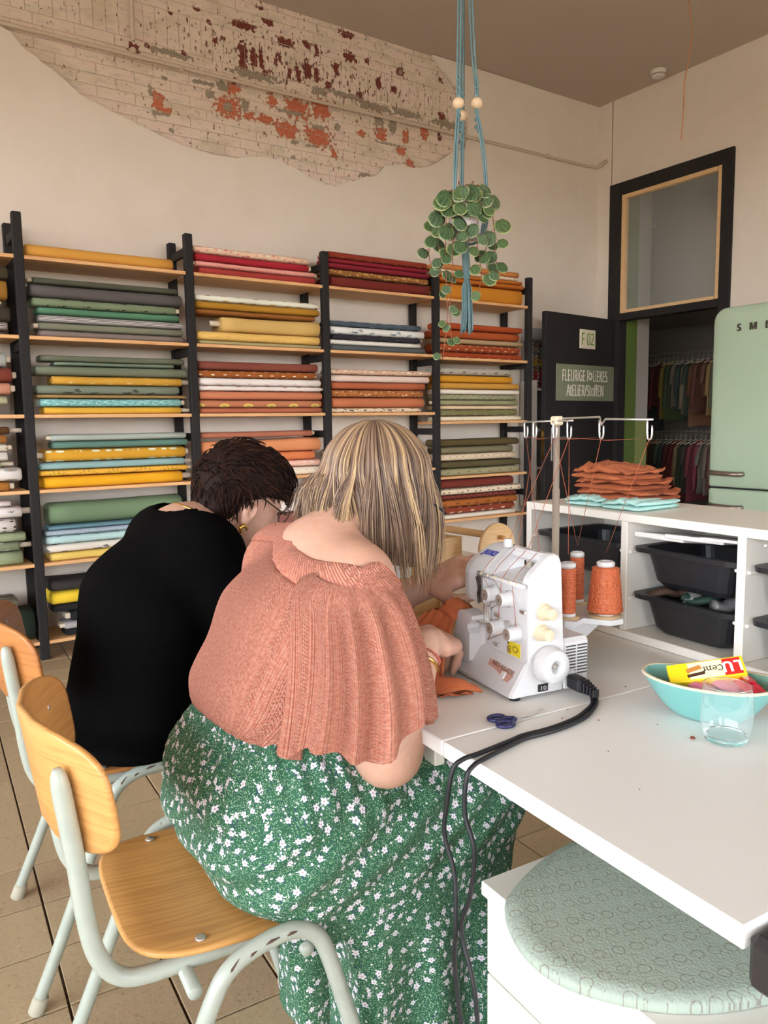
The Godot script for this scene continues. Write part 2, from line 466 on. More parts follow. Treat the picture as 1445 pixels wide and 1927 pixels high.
func room():
	# floor: single tiles where they can be told apart, one mesh beyond
	var fl := struct("floor")
	box("screed", Vector3(0.365, -0.06, 0.05), Vector3(10.3, 0.1, 9.5), M.grout, fl, 0.0)
	var turn := deg_to_rad(-3.4)
	var bs := Basis(Vector3.UP, turn)
	var rest := mb()
	var tm := []
	for v in 3:
		var st := mb()
		bx(st, Vector3(0, -0.006, 0), Vector3(0.1968, 0.014, 0.1968), 0.001)
		st.generate_normals()
		tm.append(st.commit())
	var org := Vector3(0.29, 0, -1.813)
	for i in range(-28, 28):
		for j in range(-17, 34):
			var p := org + bs * Vector3((i + 0.5) * 0.2025, 0, (j + 0.5) * 0.2025)
			if p.x < LX - 0.05 or p.x > 5.35 or p.z < -4.62 or p.z > FZ + 0.05: continue
			if p.x > -0.15 and p.x < 1.35 and p.z < -1.1 and p.z > -4.62:
				var o := put_mesh(tm[0], "tile", M.tile_a if rng.randf() < 0.6 else M.tile_b, fl)
				o.transform = Transform3D(bs * Basis(Vector3(rng.randf_range(-1, 1), 0, rng.randf_range(-1, 1)).normalized(), 0.003), p + Vector3(0, rng.randf_range(-0.0006, 0.0006), 0))
			else:
				bx(rest, p + Vector3(0, -0.006, 0), Vector3(0.1968, 0.014, 0.1968), 0.0, bs)
	var r := put(rest, "further_tiles", M.tile_a, fl)
	r.set_meta("kind", "stuff")
	# back wall: plaster with a torn edge over painted brickwork
	var wb := struct("wall_back")
	box("masonry", Vector3(0.365, CH / 2, WZ - 0.1345), Vector3(10.4, CH + 0.2, 0.2), M.mortar, wb, 0.0)
	var edge := [Vector2(3.577, CH), Vector2(3.577, 3.767), Vector2(3.648, 3.723), Vector2(3.82, 3.599), Vector2(3.895, 3.449), Vector2(3.905, 3.276), Vector2(3.869, 3.191), Vector2(3.743, 3.153), Vector2(3.619, 3.066), Vector2(3.45, 2.991), Vector2(3.311, 2.996), Vector2(3.153, 2.963), Vector2(3.063, 2.875), Vector2(2.998, 2.868), Vector2(2.891, 2.823), Vector2(2.744, 2.767), Vector2(2.584, 2.782), Vector2(2.469, 2.829), Vector2(2.357, 2.859), Vector2(2.21, 2.859), Vector2(2.032, 2.822), Vector2(1.895, 2.814), Vector2(1.732, 2.837), Vector2(1.576, 2.867), Vector2(1.426, 2.916), Vector2(1.282, 2.952), Vector2(1.186, 2.987), Vector2(1.092, 3.035), Vector2(1.015, 3.099), Vector2(0.889, 3.161), Vector2(0.818, 3.229), Vector2(0.769, 3.247), Vector2(0.6, 3.40), Vector2(0.42, 3.62), Vector2(0.35, CH)]
	var torn := rough_line(edge)
	var poly := PackedVector2Array([Vector2(LX, 0), Vector2(WX, 0), Vector2(WX, CH)])
	poly.append_array(torn)
	poly.append(Vector2(LX, CH))
	var st := mb()
	prism(st, poly, 0.022, Vector3(0, 0, WZ - 0.022), Vector3.RIGHT, Vector3.UP)
	put(st, "plaster", M.plaster, wb)
	var hole := torn.duplicate()
	var fit := func(a: Vector2, b: Vector2):
		return Geometry2D.is_point_in_polygon(a, hole) or Geometry2D.is_point_in_polygon(b, hole) or Geometry2D.is_point_in_polygon((a + b) / 2, hole)
	var lay := func(x0: float, y0: float, x1: float, y1: float):
		if not fit.call(Vector2(x0, y0), Vector2(x1, y1)): return
		if y1 > CH: y1 = CH
		if y1 - y0 < 0.02: return
		var s := mb()
		var z := WZ - 0.030 + rng.randf_range(-0.0015, 0.0015)
		var q := [Vector3(x0, y0, z), Vector3(x1, y0, z + rng.randf_range(-0.001, 0.001)), Vector3(x1, y1, z), Vector3(x0, y1, z)]
		var uvf := func(p: Vector3): return Vector2((p.x - 0.3) / 3.8, (3.85 - p.y) / 1.2)
		var e := 0.0035
		var inn := [q[0] + Vector3(e, e, 0), q[1] + Vector3(-e, e, 0), q[2] + Vector3(-e, -e, 0), q[3] + Vector3(e, -e, 0)]
		for k in 4: q[k].z -= 0.0014
		tri(s, inn[0], inn[1], inn[2], Vector3.BACK, uvf.call(inn[0]), uvf.call(inn[1]), uvf.call(inn[2]))
		tri(s, inn[0], inn[2], inn[3], Vector3.BACK, uvf.call(inn[0]), uvf.call(inn[2]), uvf.call(inn[3]))
		for k in 4:
			var l := (k + 1) % 4
			tri(s, q[k], q[l], inn[l], Vector3.BACK, uvf.call(q[k]), uvf.call(q[l]), uvf.call(inn[l]))
			tri(s, q[k], inn[l], inn[k], Vector3.BACK, uvf.call(q[k]), uvf.call(inn[l]), uvf.call(inn[k]))
			tri(s, q[k], q[l], q[l] - Vector3(0, 0, 0.02), Vector3.DOWN, uvf.call(q[k]), uvf.call(q[l]), uvf.call(q[l]))
			tri(s, q[k], q[l] - Vector3(0, 0, 0.02), q[k] - Vector3(0, 0, 0.02), Vector3.DOWN, uvf.call(q[k]), uvf.call(q[l]), uvf.call(q[k]))
		put(s, "brick", M.brickwall, wb)
	# stretcher courses, a soldier course, stretchers again
	var y := 2.72
	var row := 0
	while y < CH:
		if y > 3.33 and y < 3.5:
			var x := 0.35
			while x < 4.0:
				lay.call(x, y, x + 0.066, y + 0.20)
				x += 0.069
			y += 0.205
		else:
			var x := 0.3 - 0.11 * (row % 2)
			while x < 4.0:
				lay.call(x, y, x + 0.208, y + 0.056)
				x += 0.2115
			y += 0.0597
			row += 1
	# remaining walls, ceiling
	var wr := struct("wall_right")
	box("wall_panel", Vector3(WX + 0.11, CH / 2, -4.5), Vector3(0.22, CH, 0.17), M.plaster, wr, 0.0)
	box("wall_panel", Vector3(WX + 0.11, CH / 2, 0.71), Vector3(0.22, CH, 8.06), M.plaster, wr, 0.0)
	box("wall_panel", Vector3(WX + 0.11, (3.12 + CH) / 2, -3.87), Vector3(0.22, CH - 3.12, 1.10), M.plaster, wr, 0.0)
	var wl := struct("wall_left")
	for q in [[-3.9, 1.4], [4.35, 0.7]]:
		box("wall_panel", Vector3(LX - 0.1, CH / 2, q[0]), Vector3(0.2, CH, q[1]), M.plaster, wl, 0.0)
	box("wall_below_window", Vector3(LX - 0.1, 0.4, 0.4), Vector3(0.2, 0.8, 7.2), M.plaster, wl, 0.0)
	box("wall_above_window", Vector3(LX - 0.1, (3.3 + CH) / 2, 0.4), Vector3(0.2, CH - 3.3, 7.2), M.plaster, wl, 0.0)
	var w4 := struct("window_4", Vector3(LX - 0.1, 0.8, 0.4))
	box("glass", Vector3(0, 1.25, 0), Vector3(0.006, 2.5, 7.2), M.glass, w4, 0.0)
	for q in [0.03, 2.47]: box("window_frame", Vector3(0, q, 0), Vector3(0.08, 0.06, 7.2), M.white_paint, w4)
	for zz in [-3.57, -1.2, 1.2, 3.57]: box("window_frame", Vector3(0, 1.25, zz), Vector3(0.08, 2.38, 0.06), M.white_paint, w4)
	var ce := struct("ceiling")
	box("ceiling_board", Vector3(0.365, CH + 0.06, 0.05), Vector3(10.3, 0.12, 9.5), M.ceiling, ce, 0.0)
	# shop front behind the camera: two large windows
	var wf := struct("wall_front")
	var z := FZ + 0.15
	for p in [[-4.7, -3.4], [-1.6, 1.3], [4.5, 5.45]]:
		box("wall_pier", Vector3((p[0] + p[1]) / 2, CH / 2, z), Vector3(p[1] - p[0], CH, 0.3), M.plaster, wf, 0.0)
	for p in [[-3.4, -1.6], [1.3, 4.5]]:
		var cx: float = (p[0] + p[1]) / 2; var ww: float = p[1] - p[0]
		box("wall_below_window", Vector3(cx, 0.275, z), Vector3(ww, 0.55, 0.3), M.plaster, wf, 0.0)
		box("wall_above_window", Vector3(cx, (3.15 + CH) / 2, z), Vector3(ww, CH - 3.15, 0.3), M.plaster, wf, 0.0)
	for k in 2:
		var p: Array = [[-3.4, -1.6], [1.3, 4.5]][k]
		var wn := struct("window_%d" % (k + 1), Vector3((p[0] + p[1]) / 2, 0.55, z))
		var ww: float = p[1] - p[0]
		for s in [-1, 1]: box("window_frame", Vector3(s * (ww / 2 - 0.03), 1.3, 0), Vector3(0.06, 2.6, 0.08), M.white_paint, wn)
		for yy in [0.03, 2.57, 1.95]: box("window_frame", Vector3(0, yy, 0), Vector3(ww - 0.12, 0.06, 0.08), M.white_paint, wn)
		box("window_frame", Vector3(0, 1.3, 0), Vector3(0.06, 2.48, 0.08), M.white_paint, wn)
		box("glass", Vector3(0, 1.3, 0), Vector3(ww - 0.1, 2.5, 0.006), M.glass, wn, 0.0)
	# pipes on the back wall
	var t1 := mb(true)
	tube(t1, [Vector3(-4.5, 3.235, WZ + 0.013), Vector3(0.77, 3.262, WZ + 0.013), Vector3(2.64, 3.268, WZ + 0.013), Vector3(3.9, 3.285, WZ + 0.013), Vector3(4.75, 3.29, WZ + 0.013), Vector3(5.2, 3.295, WZ + 0.013), Vector3(5.29, 3.30, WZ + 0.03), Vector3(5.318, 3.34, WZ + 0.10)], 0.0115, 8)
	var pp := thing("conduit_pipe", "long cream painted conduit pipe running across the back wall", "pipe")
	put(t1, "pipe", M.pipe, pp)
	for x in [1.72, 2.9, 4.0, 4.72]:
		var cl := mb()
		bx(cl, Vector3(x, 3.268 + (x - 2.6) * 0.012, WZ + 0.013), Vector3(0.02, 0.03, 0.026), 0.004)
		put(cl, "clip", M.pipe, pp)
	var t2 := mb(true)
	tube(t2, [Vector3(1.45, CH - 0.001, WZ + 0.008), Vector3(1.448, 3.345, WZ + 0.008)], 0.0115, 8)
	var p2 := thing("drop_pipe", "short upright cream conduit pipe coming down from the ceiling", "pipe")
	put(t2, "pipe", M.pipe, p2)
	var t3 := mb(true)
	lathe(t3, [[0.013, 0.0], [0.017, 0.008], [0.017, 0.02], [0.010, 0.022]], 12, Vector3(1.448, 3.30, WZ - 0.02), Basis(Vector3.RIGHT, PI / 2))
	put(t3, "socket", M.mortar, p2)
	# smoke detector
	var sd := thing("smoke_detector", "round white smoke detector on the ceiling near the corner", "smoke detector", Vector3(5.16, CH, -3.86))
	var s1 := mb(true)
	lathe(s1, [[0.0, -0.05], [0.030, -0.050], [0.046, -0.045], [0.050, -0.032], [0.050, -0.012], [0.056, -0.010], [0.056, 0.0]], 24)
	put(s1, "housing", M.white_paint, sd)
	var s2 := mb()
	lathe(s2, [[0.047, -0.040], [0.0515, -0.036], [0.0515, -0.030]], 24)
	put(s2, "vent_ring", M.far_wall, sd)
	# bare wire hanging from the ceiling
	var w0 := mb(true)
	tube(w0, smooth_path([Vector3(3.99, CH, -2.80), Vector3(3.985, 3.5, -2.79), Vector3(4.0, 3.3, -2.78), Vector3(3.935, 3.05, -2.77), Vector3(3.93, 2.9, -2.77), Vector3(3.905, 2.74, -2.76)]), 0.0035, 6)
	tag(put(w0, "hanging_wire", mat(c8(190, 128, 96), 0.5), self), "thin copper coloured wire dangling from the ceiling", "wire")

func doorway():
	# black frame with a pine-lined transom window over the door
	var tr := struct("trim_1", Vector3(WX - 0.02, 0, 0))
	for p in [[-4.42, -4.30, 0.0, 3.124], [-3.41, -3.322, 0.0, 3.124]]:
		box("frame_post", Vector3(0.05, (p[2] + p[3]) / 2, (p[0] + p[1]) / 2), Vector3(0.10, p[3] - p[2], p[1] - p[0]), M.black_wood, tr, 0.003)
	box("frame_head", Vector3(0.05, 3.073, -3.855), Vector3(0.10, 0.102, 0.89), M.black_wood, tr, 0.003)
	box("frame_transom", Vector3(0.05, 2.048, -3.855), Vector3(0.10, 0.058, 0.89), M.black_wood, tr, 0.003)
	for z in [-4.28, -3.425]:
		box("pine_lining", Vector3(0.03, 2.55, z), Vector3(0.05, 0.944, 0.035 if z < -4 else 0.03), M.pale_pine, tr, 0.002)
	for y in [2.09, 3.006]:
		box("pine_lining", Vector3(0.03, y, -3.855), Vector3(0.05, 0.026 if y < 2.5 else 0.032, 0.82), M.pale_pine, tr, 0.002)
	box("transom_pane", Vector3(0.035, 2.55, -3.855), Vector3(0.005, 0.90, 0.83), M.glass, tr, 0.0)
	for z in [-4.315, -3.335]:
		box("green_reveal", Vector3(0.17, 1.56, z), Vector3(0.14, 3.12, 0.03), M.green_paint, tr, 0.0)
	box("green_reveal", Vector3(0.17, 3.105, -3.825), Vector3(0.14, 0.03, 0.95), M.green_paint, tr, 0.0)
	# room beyond
	var wa := struct("wall_corridor")
	box("pillar", Vector3(5.63, 2.5, -4.6), Vector3(0.16, 2.63, 0.6), M.far_wall, wa, 0.0)
	box("pillar_base", Vector3(5.63, 0.593, -4.6), Vector3(0.16, 1.186, 0.6), M.light_green, wa, 0.0)
	var wf := struct("wall_far")
	box("wall_panel", Vector3(8.1, 1.9, -4.5), Vector3(0.2, 3.8, 6.0), M.far_wall, wf, 0.0)
	box("wall_panel", Vector3(6.75, 1.9, -7.5), Vector3(2.9, 3.8, 0.2), M.far_wall, wf, 0.0)
	for q in [[6.75, 0.5, 2.9, 1.0], [6.75, 3.1, 2.9, 1.4], [5.85, 1.7, 1.1, 1.4], [7.5, 1.7, 1.4, 1.4]]:
		box("wall_panel", Vector3(q[0], q[1], -1.5), Vector3(q[2], q[3], 0.2), M.far_wall, wf, 0.0)
	var w3 := struct("window_3", Vector3(6.6, 1.7, -1.5))
	box("glass", Vector3.ZERO, Vector3(0.4, 1.4, 0.006), M.glass, w3, 0.0)
	box("window_frame", Vector3.ZERO, Vector3(0.05, 1.4, 0.06), M.white_paint, w3)
	box("wall_panel", Vector3(5.5, 1.9, -6.1), Vector3(0.12, 3.8, 2.8), M.far_wall, wf, 0.0)
	box("wall_panel", Vector3(5.6, 1.9, -2.4), Vector3(0.08, 3.8, 1.85), M.far_wall, wf, 0.0)
	box("bulkhead", Vector3(6.35, 3.0, -4.5), Vector3(0.1, 1.5, 5.9), M.far_wall, wf, 0.0)
	box("baffle", Vector3(7.2, 2.3, -4.5), Vector3(1.6, 0.08, 5.9), M.far_wall, wf, 0.0)
	var c2 := struct("ceiling_corridor")
	box("ceiling_board", Vector3(6.8, 3.85, -4.5), Vector3(2.9, 0.1, 6.2), M.far_wall, c2, 0.0)
	var f2 := struct("floor_corridor")
	box("floor_slab", Vector3(6.85, -0.05, -4.5), Vector3(2.6, 0.1, 6.0), M.grout, f2, 0.0)
	var pst := mb(true)
	tube(pst, [Vector3(6.28, 3.75, -4.72), Vector3(6.28, 2.4, -4.72)], 0.014, 8)
	var ep := thing("wall_conduit", "grey upright conduit pipe seen through the transom window", "pipe")
	put(pst, "pipe", mat(c8(150, 144, 138), 0.5), ep)
	box("pipe_clip", Vector3(6.28, 2.98, -4.72), Vector3(0.05, 0.03, 0.05), M.far_wall, ep, 0.004)
	# clothes rails
	var names := ["upper", "lower"]
	var cols := [[c8(190, 180, 150), c8(70, 90, 80), c8(170, 110, 50), c8(60, 80, 84), c8(120, 120, 112), c8(130, 40, 40), c8(120, 36, 44), c8(190, 160, 50), c8(88, 120, 70), c8(170, 160, 140), c8(60, 96, 90), c8(200, 176, 140), c8(52, 76, 62), c8(130, 70, 40), c8(110, 50, 40), c8(120, 64, 54), c8(196, 146, 80), c8(90, 96, 74), c8(84, 88, 70)],
		[c8(150, 110, 60), c8(64, 66, 54), c8(86, 78, 54), c8(176, 66, 48), c8(180, 120, 80), c8(120, 104, 84), c8(70, 90, 74), c8(60, 90, 86), c8(120, 36, 34), c8(150, 36, 40), c8(206, 170, 120), c8(40, 66, 40), c8(50, 46, 44), c8(150, 40, 60), c8(166, 44, 70), c8(130, 130, 112), c8(140, 116, 104), c8(110, 52, 50), c8(92, 90, 76)]]
	var cname := [["pale beige", "grey green", "ochre", "slate teal", "grey striped", "brick red", "dark crimson", "mustard", "leaf green", "cream", "teal", "sand", "bottle green", "rust", "chestnut", "brown", "camel", "olive", "dark olive"],
		["tan", "charcoal green", "dark khaki", "coral red", "peach brown", "taupe", "sage", "teal", "maroon", "crimson", "cream spotted", "forest green", "charcoal", "raspberry", "pink red", "pale grey", "rose beige", "wine red", "olive grey"]]
	var rl := thing("clothes_rack", "two-tier metal clothes rack in the dark room beyond the door", "clothes rack", Vector3(7.0, 0, 0))
	for k in 2:
		var y: float = [1.858, 1.061][k]
		var st := mb(true)
		tube(st, [Vector3(0, y, -5.6), Vector3(0, y, -3.2)], 0.016, 10)
		put(st, "rail", M.steel, rl)
		for z in [-5.60, -3.20]:
			if k == 0: box("upright", Vector3(0.0, 0.94, z), Vector3(0.03, 1.88, 0.03), M.black_wood, rl, 0.003)
		for i in 19:
			var z := -5.36 + i * 0.056 + rng.randf_range(-0.008, 0.008)
			var g := thing("hanging_garment", "%s garment on a hanger, number %d from the left on the %s rail" % [cname[k][i], i + 1, names[k]], "garment", Vector3(7.0, y, z), rng.randf_range(-0.16, 0.02), "clothes hanging beyond the door")
			garment(g, cols[k][i], 0.34 + rng.randf() * 0.2 + (0.12 if i % 5 == 3 else 0.0), rng.randf_range(0.13, 0.19), i)
	# the open black door
	var hinge := Vector3(WX - 0.03, 0, -4.36)
	var dl := struct("door_1", hinge)
	var dir := Vector3(4.379 - hinge.x, 0, -4.247 - hinge.z)
	var ang := atan2(-dir.z, dir.x)
	dl.rotation.y = ang
	var wd := dir.length()
	box("leaf", Vector3(wd / 2, 1.02, 0), Vector3(wd, 2.02, 0.04), M.black_wood, dl, 0.003)
	for x in [wd - 0.10]:
		box("lock_plate", Vector3(x, 1.02, -0.023), Vector3(0.05, 0.26, 0.006), M.steel, dl, 0.001)
		var hs := mb(true)
		tube(hs, smooth_path([Vector3(x, 1.07, -0.02), Vector3(x, 1.07, -0.065), Vector3(x - 0.02, 1.07, -0.075), Vector3(x - 0.12, 1.07, -0.072)], 4), 0.009, 8)
		put(hs, "handle", M.steel, dl)
	box("edge_plate", Vector3(wd + 0.001, 1.02, 0), Vector3(0.003, 0.24, 0.024), M.gold, dl, 0.0)
	# signs on the door (its visible face is local -z because the leaf is turned round)
	var sm := thing("room_number_sign", "small white sign with green room number on black door", "sign", hinge, ang)
	var cx := wd - 0.54
	box("plate", Vector3(cx, 1.848, -0.024), Vector3(0.215, 0.15, 0.006), mat(c8(238, 226, 204), 0.4), sm, 0.002)
	var t := put_mesh(text("F 02", 0.115, 0.003), "lettering", mat(c8(108, 150, 40), 0.5), sm)
	t.transform = Transform3D(Basis(Vector3.UP, PI).scaled(Vector3(0.85, 1.15, 1)), Vector3(cx, 1.848, -0.0275))
	var s2 := thing("studio_sign", "olive green sign with white handwritten lettering on black door", "sign", hinge, ang)
	cx = wd - 0.53
	box("plate", Vector3(cx, 1.50, -0.023), Vector3(0.80, 0.285, 0.006), mat(c8(132, 138, 112), 0.5), s2, 0.002)
	var wm := mat(c8(236, 228, 212), 0.5)
	for q in [["FLEURiGE F", 0.145, 0.055], ["LiEKES", -0.195, 0.055], ["AtELiER/StoffEN", 0.01, -0.062]]:
		var tt := put_mesh(text(q[0], 0.118, 0.002), "lettering", wm, s2)
		tt.transform = Transform3D(Basis(Vector3.UP, PI).scaled(Vector3(0.62, 1.05, 1)), Vector3(cx + q[1], 1.50 + q[2], -0.027))
	# the O is a little flower
	for a in 8:
		var pt := mb(true)
		var an := TAU * a / 8.0
		lathe(pt, [[0.0, 0.0], [0.010, 0.0], [0.010, 0.002], [0.0, 0.002]], 8, Vector3(cx - 0.055 + cos(an) * 0.020, 1.555 + sin(an) * 0.026, -0.026), Basis(Vector3.RIGHT, -PI / 2))
		put(pt, "petal", wm, s2)
	# mint fridge
	var fm := mat(c8(176, 198, 172), 0.22)
	fm.clearcoat_enabled = true; fm.clearcoat = 0.5; fm.clearcoat_roughness = 0.1
	var fr := thing("retro_fridge", "mint green retro fridge with rounded corners beside the doorway", "fridge", Vector3(4.65, 0, -2.70))
	var hw := 0.31
	box("body", Vector3(0.35, 0.94, 0), Vector3(0.56, 1.84, 0.60), fm, fr, 0.04)
	for dd in [[0.755, 1.905, "door"], [0.09, 0.745, "freezer_door"]]:
		var poly := PackedVector2Array()
		var top: bool = dd[2] == "door"
		for q in [[hw, dd[1], 1], [-hw, dd[1], 1], [-hw, dd[0], 0], [hw, dd[0], 0]]:
			var rr := 0.085 if (top and q[2] == 1) else 0.012
			var sx := signf(q[0]); var sy := 1.0 if q[2] == 1 else -1.0
			var a0 := atan2(sy, sx) - PI / 4
			for s in 7:
				var a := a0 + PI / 2 * s / 6.0
				poly.append(Vector2(q[0] - sx * rr + cos(a) * rr, q[1] - sy * rr + sin(a) * rr))
		var rings := []
		for L in [[0.10, 0.0], [0.02, 0.0], [0.006, 0.004], [0.0, 0.014], [-0.004, 0.05]]:
			var ring := []
			var mid: float = (dd[0] + dd[1]) / 2
			for p in poly:
				ring.append(Vector3(L[0], mid + (p.y - mid) * (1.0 - L[1] / (dd[1] - dd[0]) * 2.0), -p.x * (1.0 - L[1] / hw)))
			rings.append(ring)
		var st := mb(true)
		loft(st, rings, true, true, true)
		var door := put(st, dd[2], fm, fr)
		var hy: float = 0.850 if top else 0.635
		var hst := mb(true)
		tube(hst, smooth_path([Vector3(-0.015, hy, 0.285), Vector3(-0.05, hy, 0.24), Vector3(-0.055, hy - 0.003, 0.12), Vector3(-0.035, hy - 0.004, 0.075), Vector3(-0.0, hy - 0.004, 0.065)], 4), 0.016, 8)
		var hd := put(hst, "handle", mat(c8(150, 136, 126), 0.35, 0.8), door)
		hd.scale = Vector3(1, 1.0, -1)
	box("seal", Vector3(0.06, 0.75, 0), Vector3(0.08, 0.02, 0.60), M.black_rubber, fr, 0.0)
	for i in 4:
		var l := put_mesh(text("SMEG"[i], 0.062, 0.006, "Droid Sans", 700), "letter", mat(c8(92, 86, 78), 0.35, 0.8), fr)
		l.transform = Transform3D(Basis(Vector3.UP, -PI / 2).scaled(Vector3(1.0, 1.0, 1.0)), Vector3(-0.008, 1.768, -0.125 + i * 0.092))
	# dark basket on top of the fridge
	var bk := thing("wicker_basket", "dark woven basket with hoop handle on top of the fridge", "basket", Vector3(4.78, 1.87, -2.52))
	var bst := mb(true)
	var rings2 := []
	for i in 9:
		var v := i / 8.0
		var ring := []
		for j in 28:
			var a := TAU * j / 28.0
			var r := 0.09 + 0.035 * sin(v * 2.2) + 0.004 * (1 if (i + j) % 2 == 0 else -1)
			ring.append(Vector3(cos(a) * r * 0.8, v * 0.2, -sin(a) * r))
		rings2.append(ring)
	loft(bst, rings2, true, true, true)
	var dk := mat(c8(44, 36, 34), 0.7)
	put(bst, "body", dk, bk)
	var hst := mb(true)
	var hp := []
	for i in 17:
		var a := PI * i / 16.0
		hp.append(Vector3(0, 0.19 + sin(a) * 0.19, -cos(a) * 0.105))
	tube(hst, hp, 0.010, 8)
	put(hst, "handle", dk, bk)
	# narrow thread rack in the gap beside the door
	var tk := thing("thread_rack", "white wall rack with rows of thread between shelves and door", "rack", Vector3(4.62, 0, WZ))
	box("back_panel", Vector3(0, 1.40, 0.02), Vector3(0.36, 1.06, 0.02), mat(c8(180, 178, 176), 0.5), tk, 0.002)
	box("crown", Vector3(0, 1.885, 0.07), Vector3(0.36, 0.09, 0.10), mat(c8(168, 166, 165), 0.5), tk, 0.004)
	for y in [1.45, 1.13, 0.83]: box("shelf", Vector3(0, y, 0.10), Vector3(0.36, 0.022, 0.17), M.white_paint, tk, 0.002)
	box("side_panel", Vector3(-0.185, 1.02, 0.10), Vector3(0.012, 1.0, 0.18), M.white_paint, tk, 0.002)
	var tc := [[c8(120, 84, 60), "brown"], [c8(150, 140, 130), "grey"], [c8(110, 108, 104), "dark grey"], [c8(170, 160, 140), "beige"], [c8(190, 160, 60), "yellow"], [c8(200, 170, 50), "golden"], [c8(130, 110, 80), "khaki"], [c8(150, 80, 50), "brick"], [c8(180, 50, 50), "red"], [c8(160, 44, 50), "dark red"], [c8(176, 60, 56), "scarlet"], [c8(140, 60, 60), "maroon"]]
	for i in 12:
		for j in 3:
			var o := thing("thread_spool", "%s of the three small %s thread spools in the rack" % [["left", "middle", "right"][j], tc[i][1]], "thread spool", Vector3(4.49 + j * 0.06, 1.80 - i * 0.0295, WZ + 0.045), 0.0, "%s spools in the thread rack" % tc[i][1])
			var s := mb(true)
			lathe(s, [[0.008, 0.0], [0.012, 0.004], [0.012, 0.04], [0.008, 0.044]], 10, Vector3(0, 0, 0), Basis(Vector3.RIGHT, PI / 2 - 0.3))
			put(s, "thread", mat(lin_gain(tc[i][0], 1.3), 0.7), o)
			var s3 := mb(true)
			lathe(s3, [[0.009, 0.0], [0.009, 0.003], [0.004, 0.003], [0.0, 0.002]], 10, Vector3(0, 0.013, 0.043), Basis(Vector3.RIGHT, PI / 2 - 0.3))
			put(s3, "cap", M.white_plastic, o)

func garment(g: Node3D, col: Color, ln: float, hw: float, i: int):
	var m := bump(mat(lin_gain(col.lerp(Color(0.46, 0.42, 0.37), 0.4), 0.9), 0.9), M.weave, 0.3)
	var hs := mb(true)
	tube(hs, smooth_path([Vector3(0, -0.075, 0), Vector3(0, -0.03, 0), Vector3(0.02, -0.01, 0), Vector3(0.018, 0.018, 0), Vector3(0, 0.022, 0), Vector3(-0.015, 0.012, 0)], 3), 0.0025, 5)
	tube(hs, [Vector3(-hw * 0.9, -0.115, 0), Vector3(0, -0.07, 0), Vector3(hw * 0.9, -0.115, 0)], 0.005, 5)
	put(hs, "hanger", M.cream_plastic, g)
	var rings := []
	for k in 9:
		var v := k / 8.0
		var w := lerpf(0.35, 1.0, smoothstep(0.0, 0.12, v)) * hw * (1.0 + 0.15 * v)
		var y := -0.08 - v * ln - (0.03 * smoothstep(0.0, 0.1, v))
		var ring := []
		for j in 16:
			var a := TAU * j / 16.0
			var th := 0.016 + 0.012 * v + 0.007 * sin(a * 5.0 + i) * v
			ring.append(Vector3(cos(a) * w, y + 0.012 * sin(a * 3 + i) * v, -sin(a) * th))
		rings.append(ring)
	rings.reverse()
	var st := mb(true)
	loft(st, rings)
	put(st, "cloth", m, g)
	for s in [-1.0, 1.0]:
		var ss := mb(true)
		var sl := 0.16 + 0.12 * (i % 3)
		tube(ss, [Vector3(s * hw * 0.7, -0.12, 0), Vector3(s * hw * 1.0, -0.16, 0), Vector3(s * (hw + 0.03), -0.16 - sl * 0.5, 0.01), Vector3(s * (hw + 0.045), -0.16 - sl, 0.012)], [0.022, 0.026, 0.024, 0.020], 8, true, 0.7)
		put(ss, "sleeve", m, g)

# ---------- printed cloth ----------
func disc(im: Image, cx: float, cy: float, rx: float, ry: float, c: Color, ang := 0.0):
	var w := im.get_width(); var h := im.get_height()
	var R := int(maxf(rx, ry)) + 1
	var ca := cos(ang); var sa := sin(ang)
	for y in range(int(cy) - R, int(cy) + R + 1):
		for x in range(int(cx) - R, int(cx) + R + 1):
			var dx := x - cx; var dy := y - cy
			var u := (dx * ca + dy * sa) / rx; var v := (-dx * sa + dy * ca) / ry
			if u * u + v * v <= 1.0: im.set_pixel(posmod(x, w), posmod(y, h), c)

func stroke(im: Image, a: Vector2, b: Vector2, r: float, c: Color):
	var n := int((b - a).length() / 0.7) + 1
	for i in n + 1:
		var p := a.lerp(b, float(i) / n)
		disc(im, p.x, p.y, r, r, c)

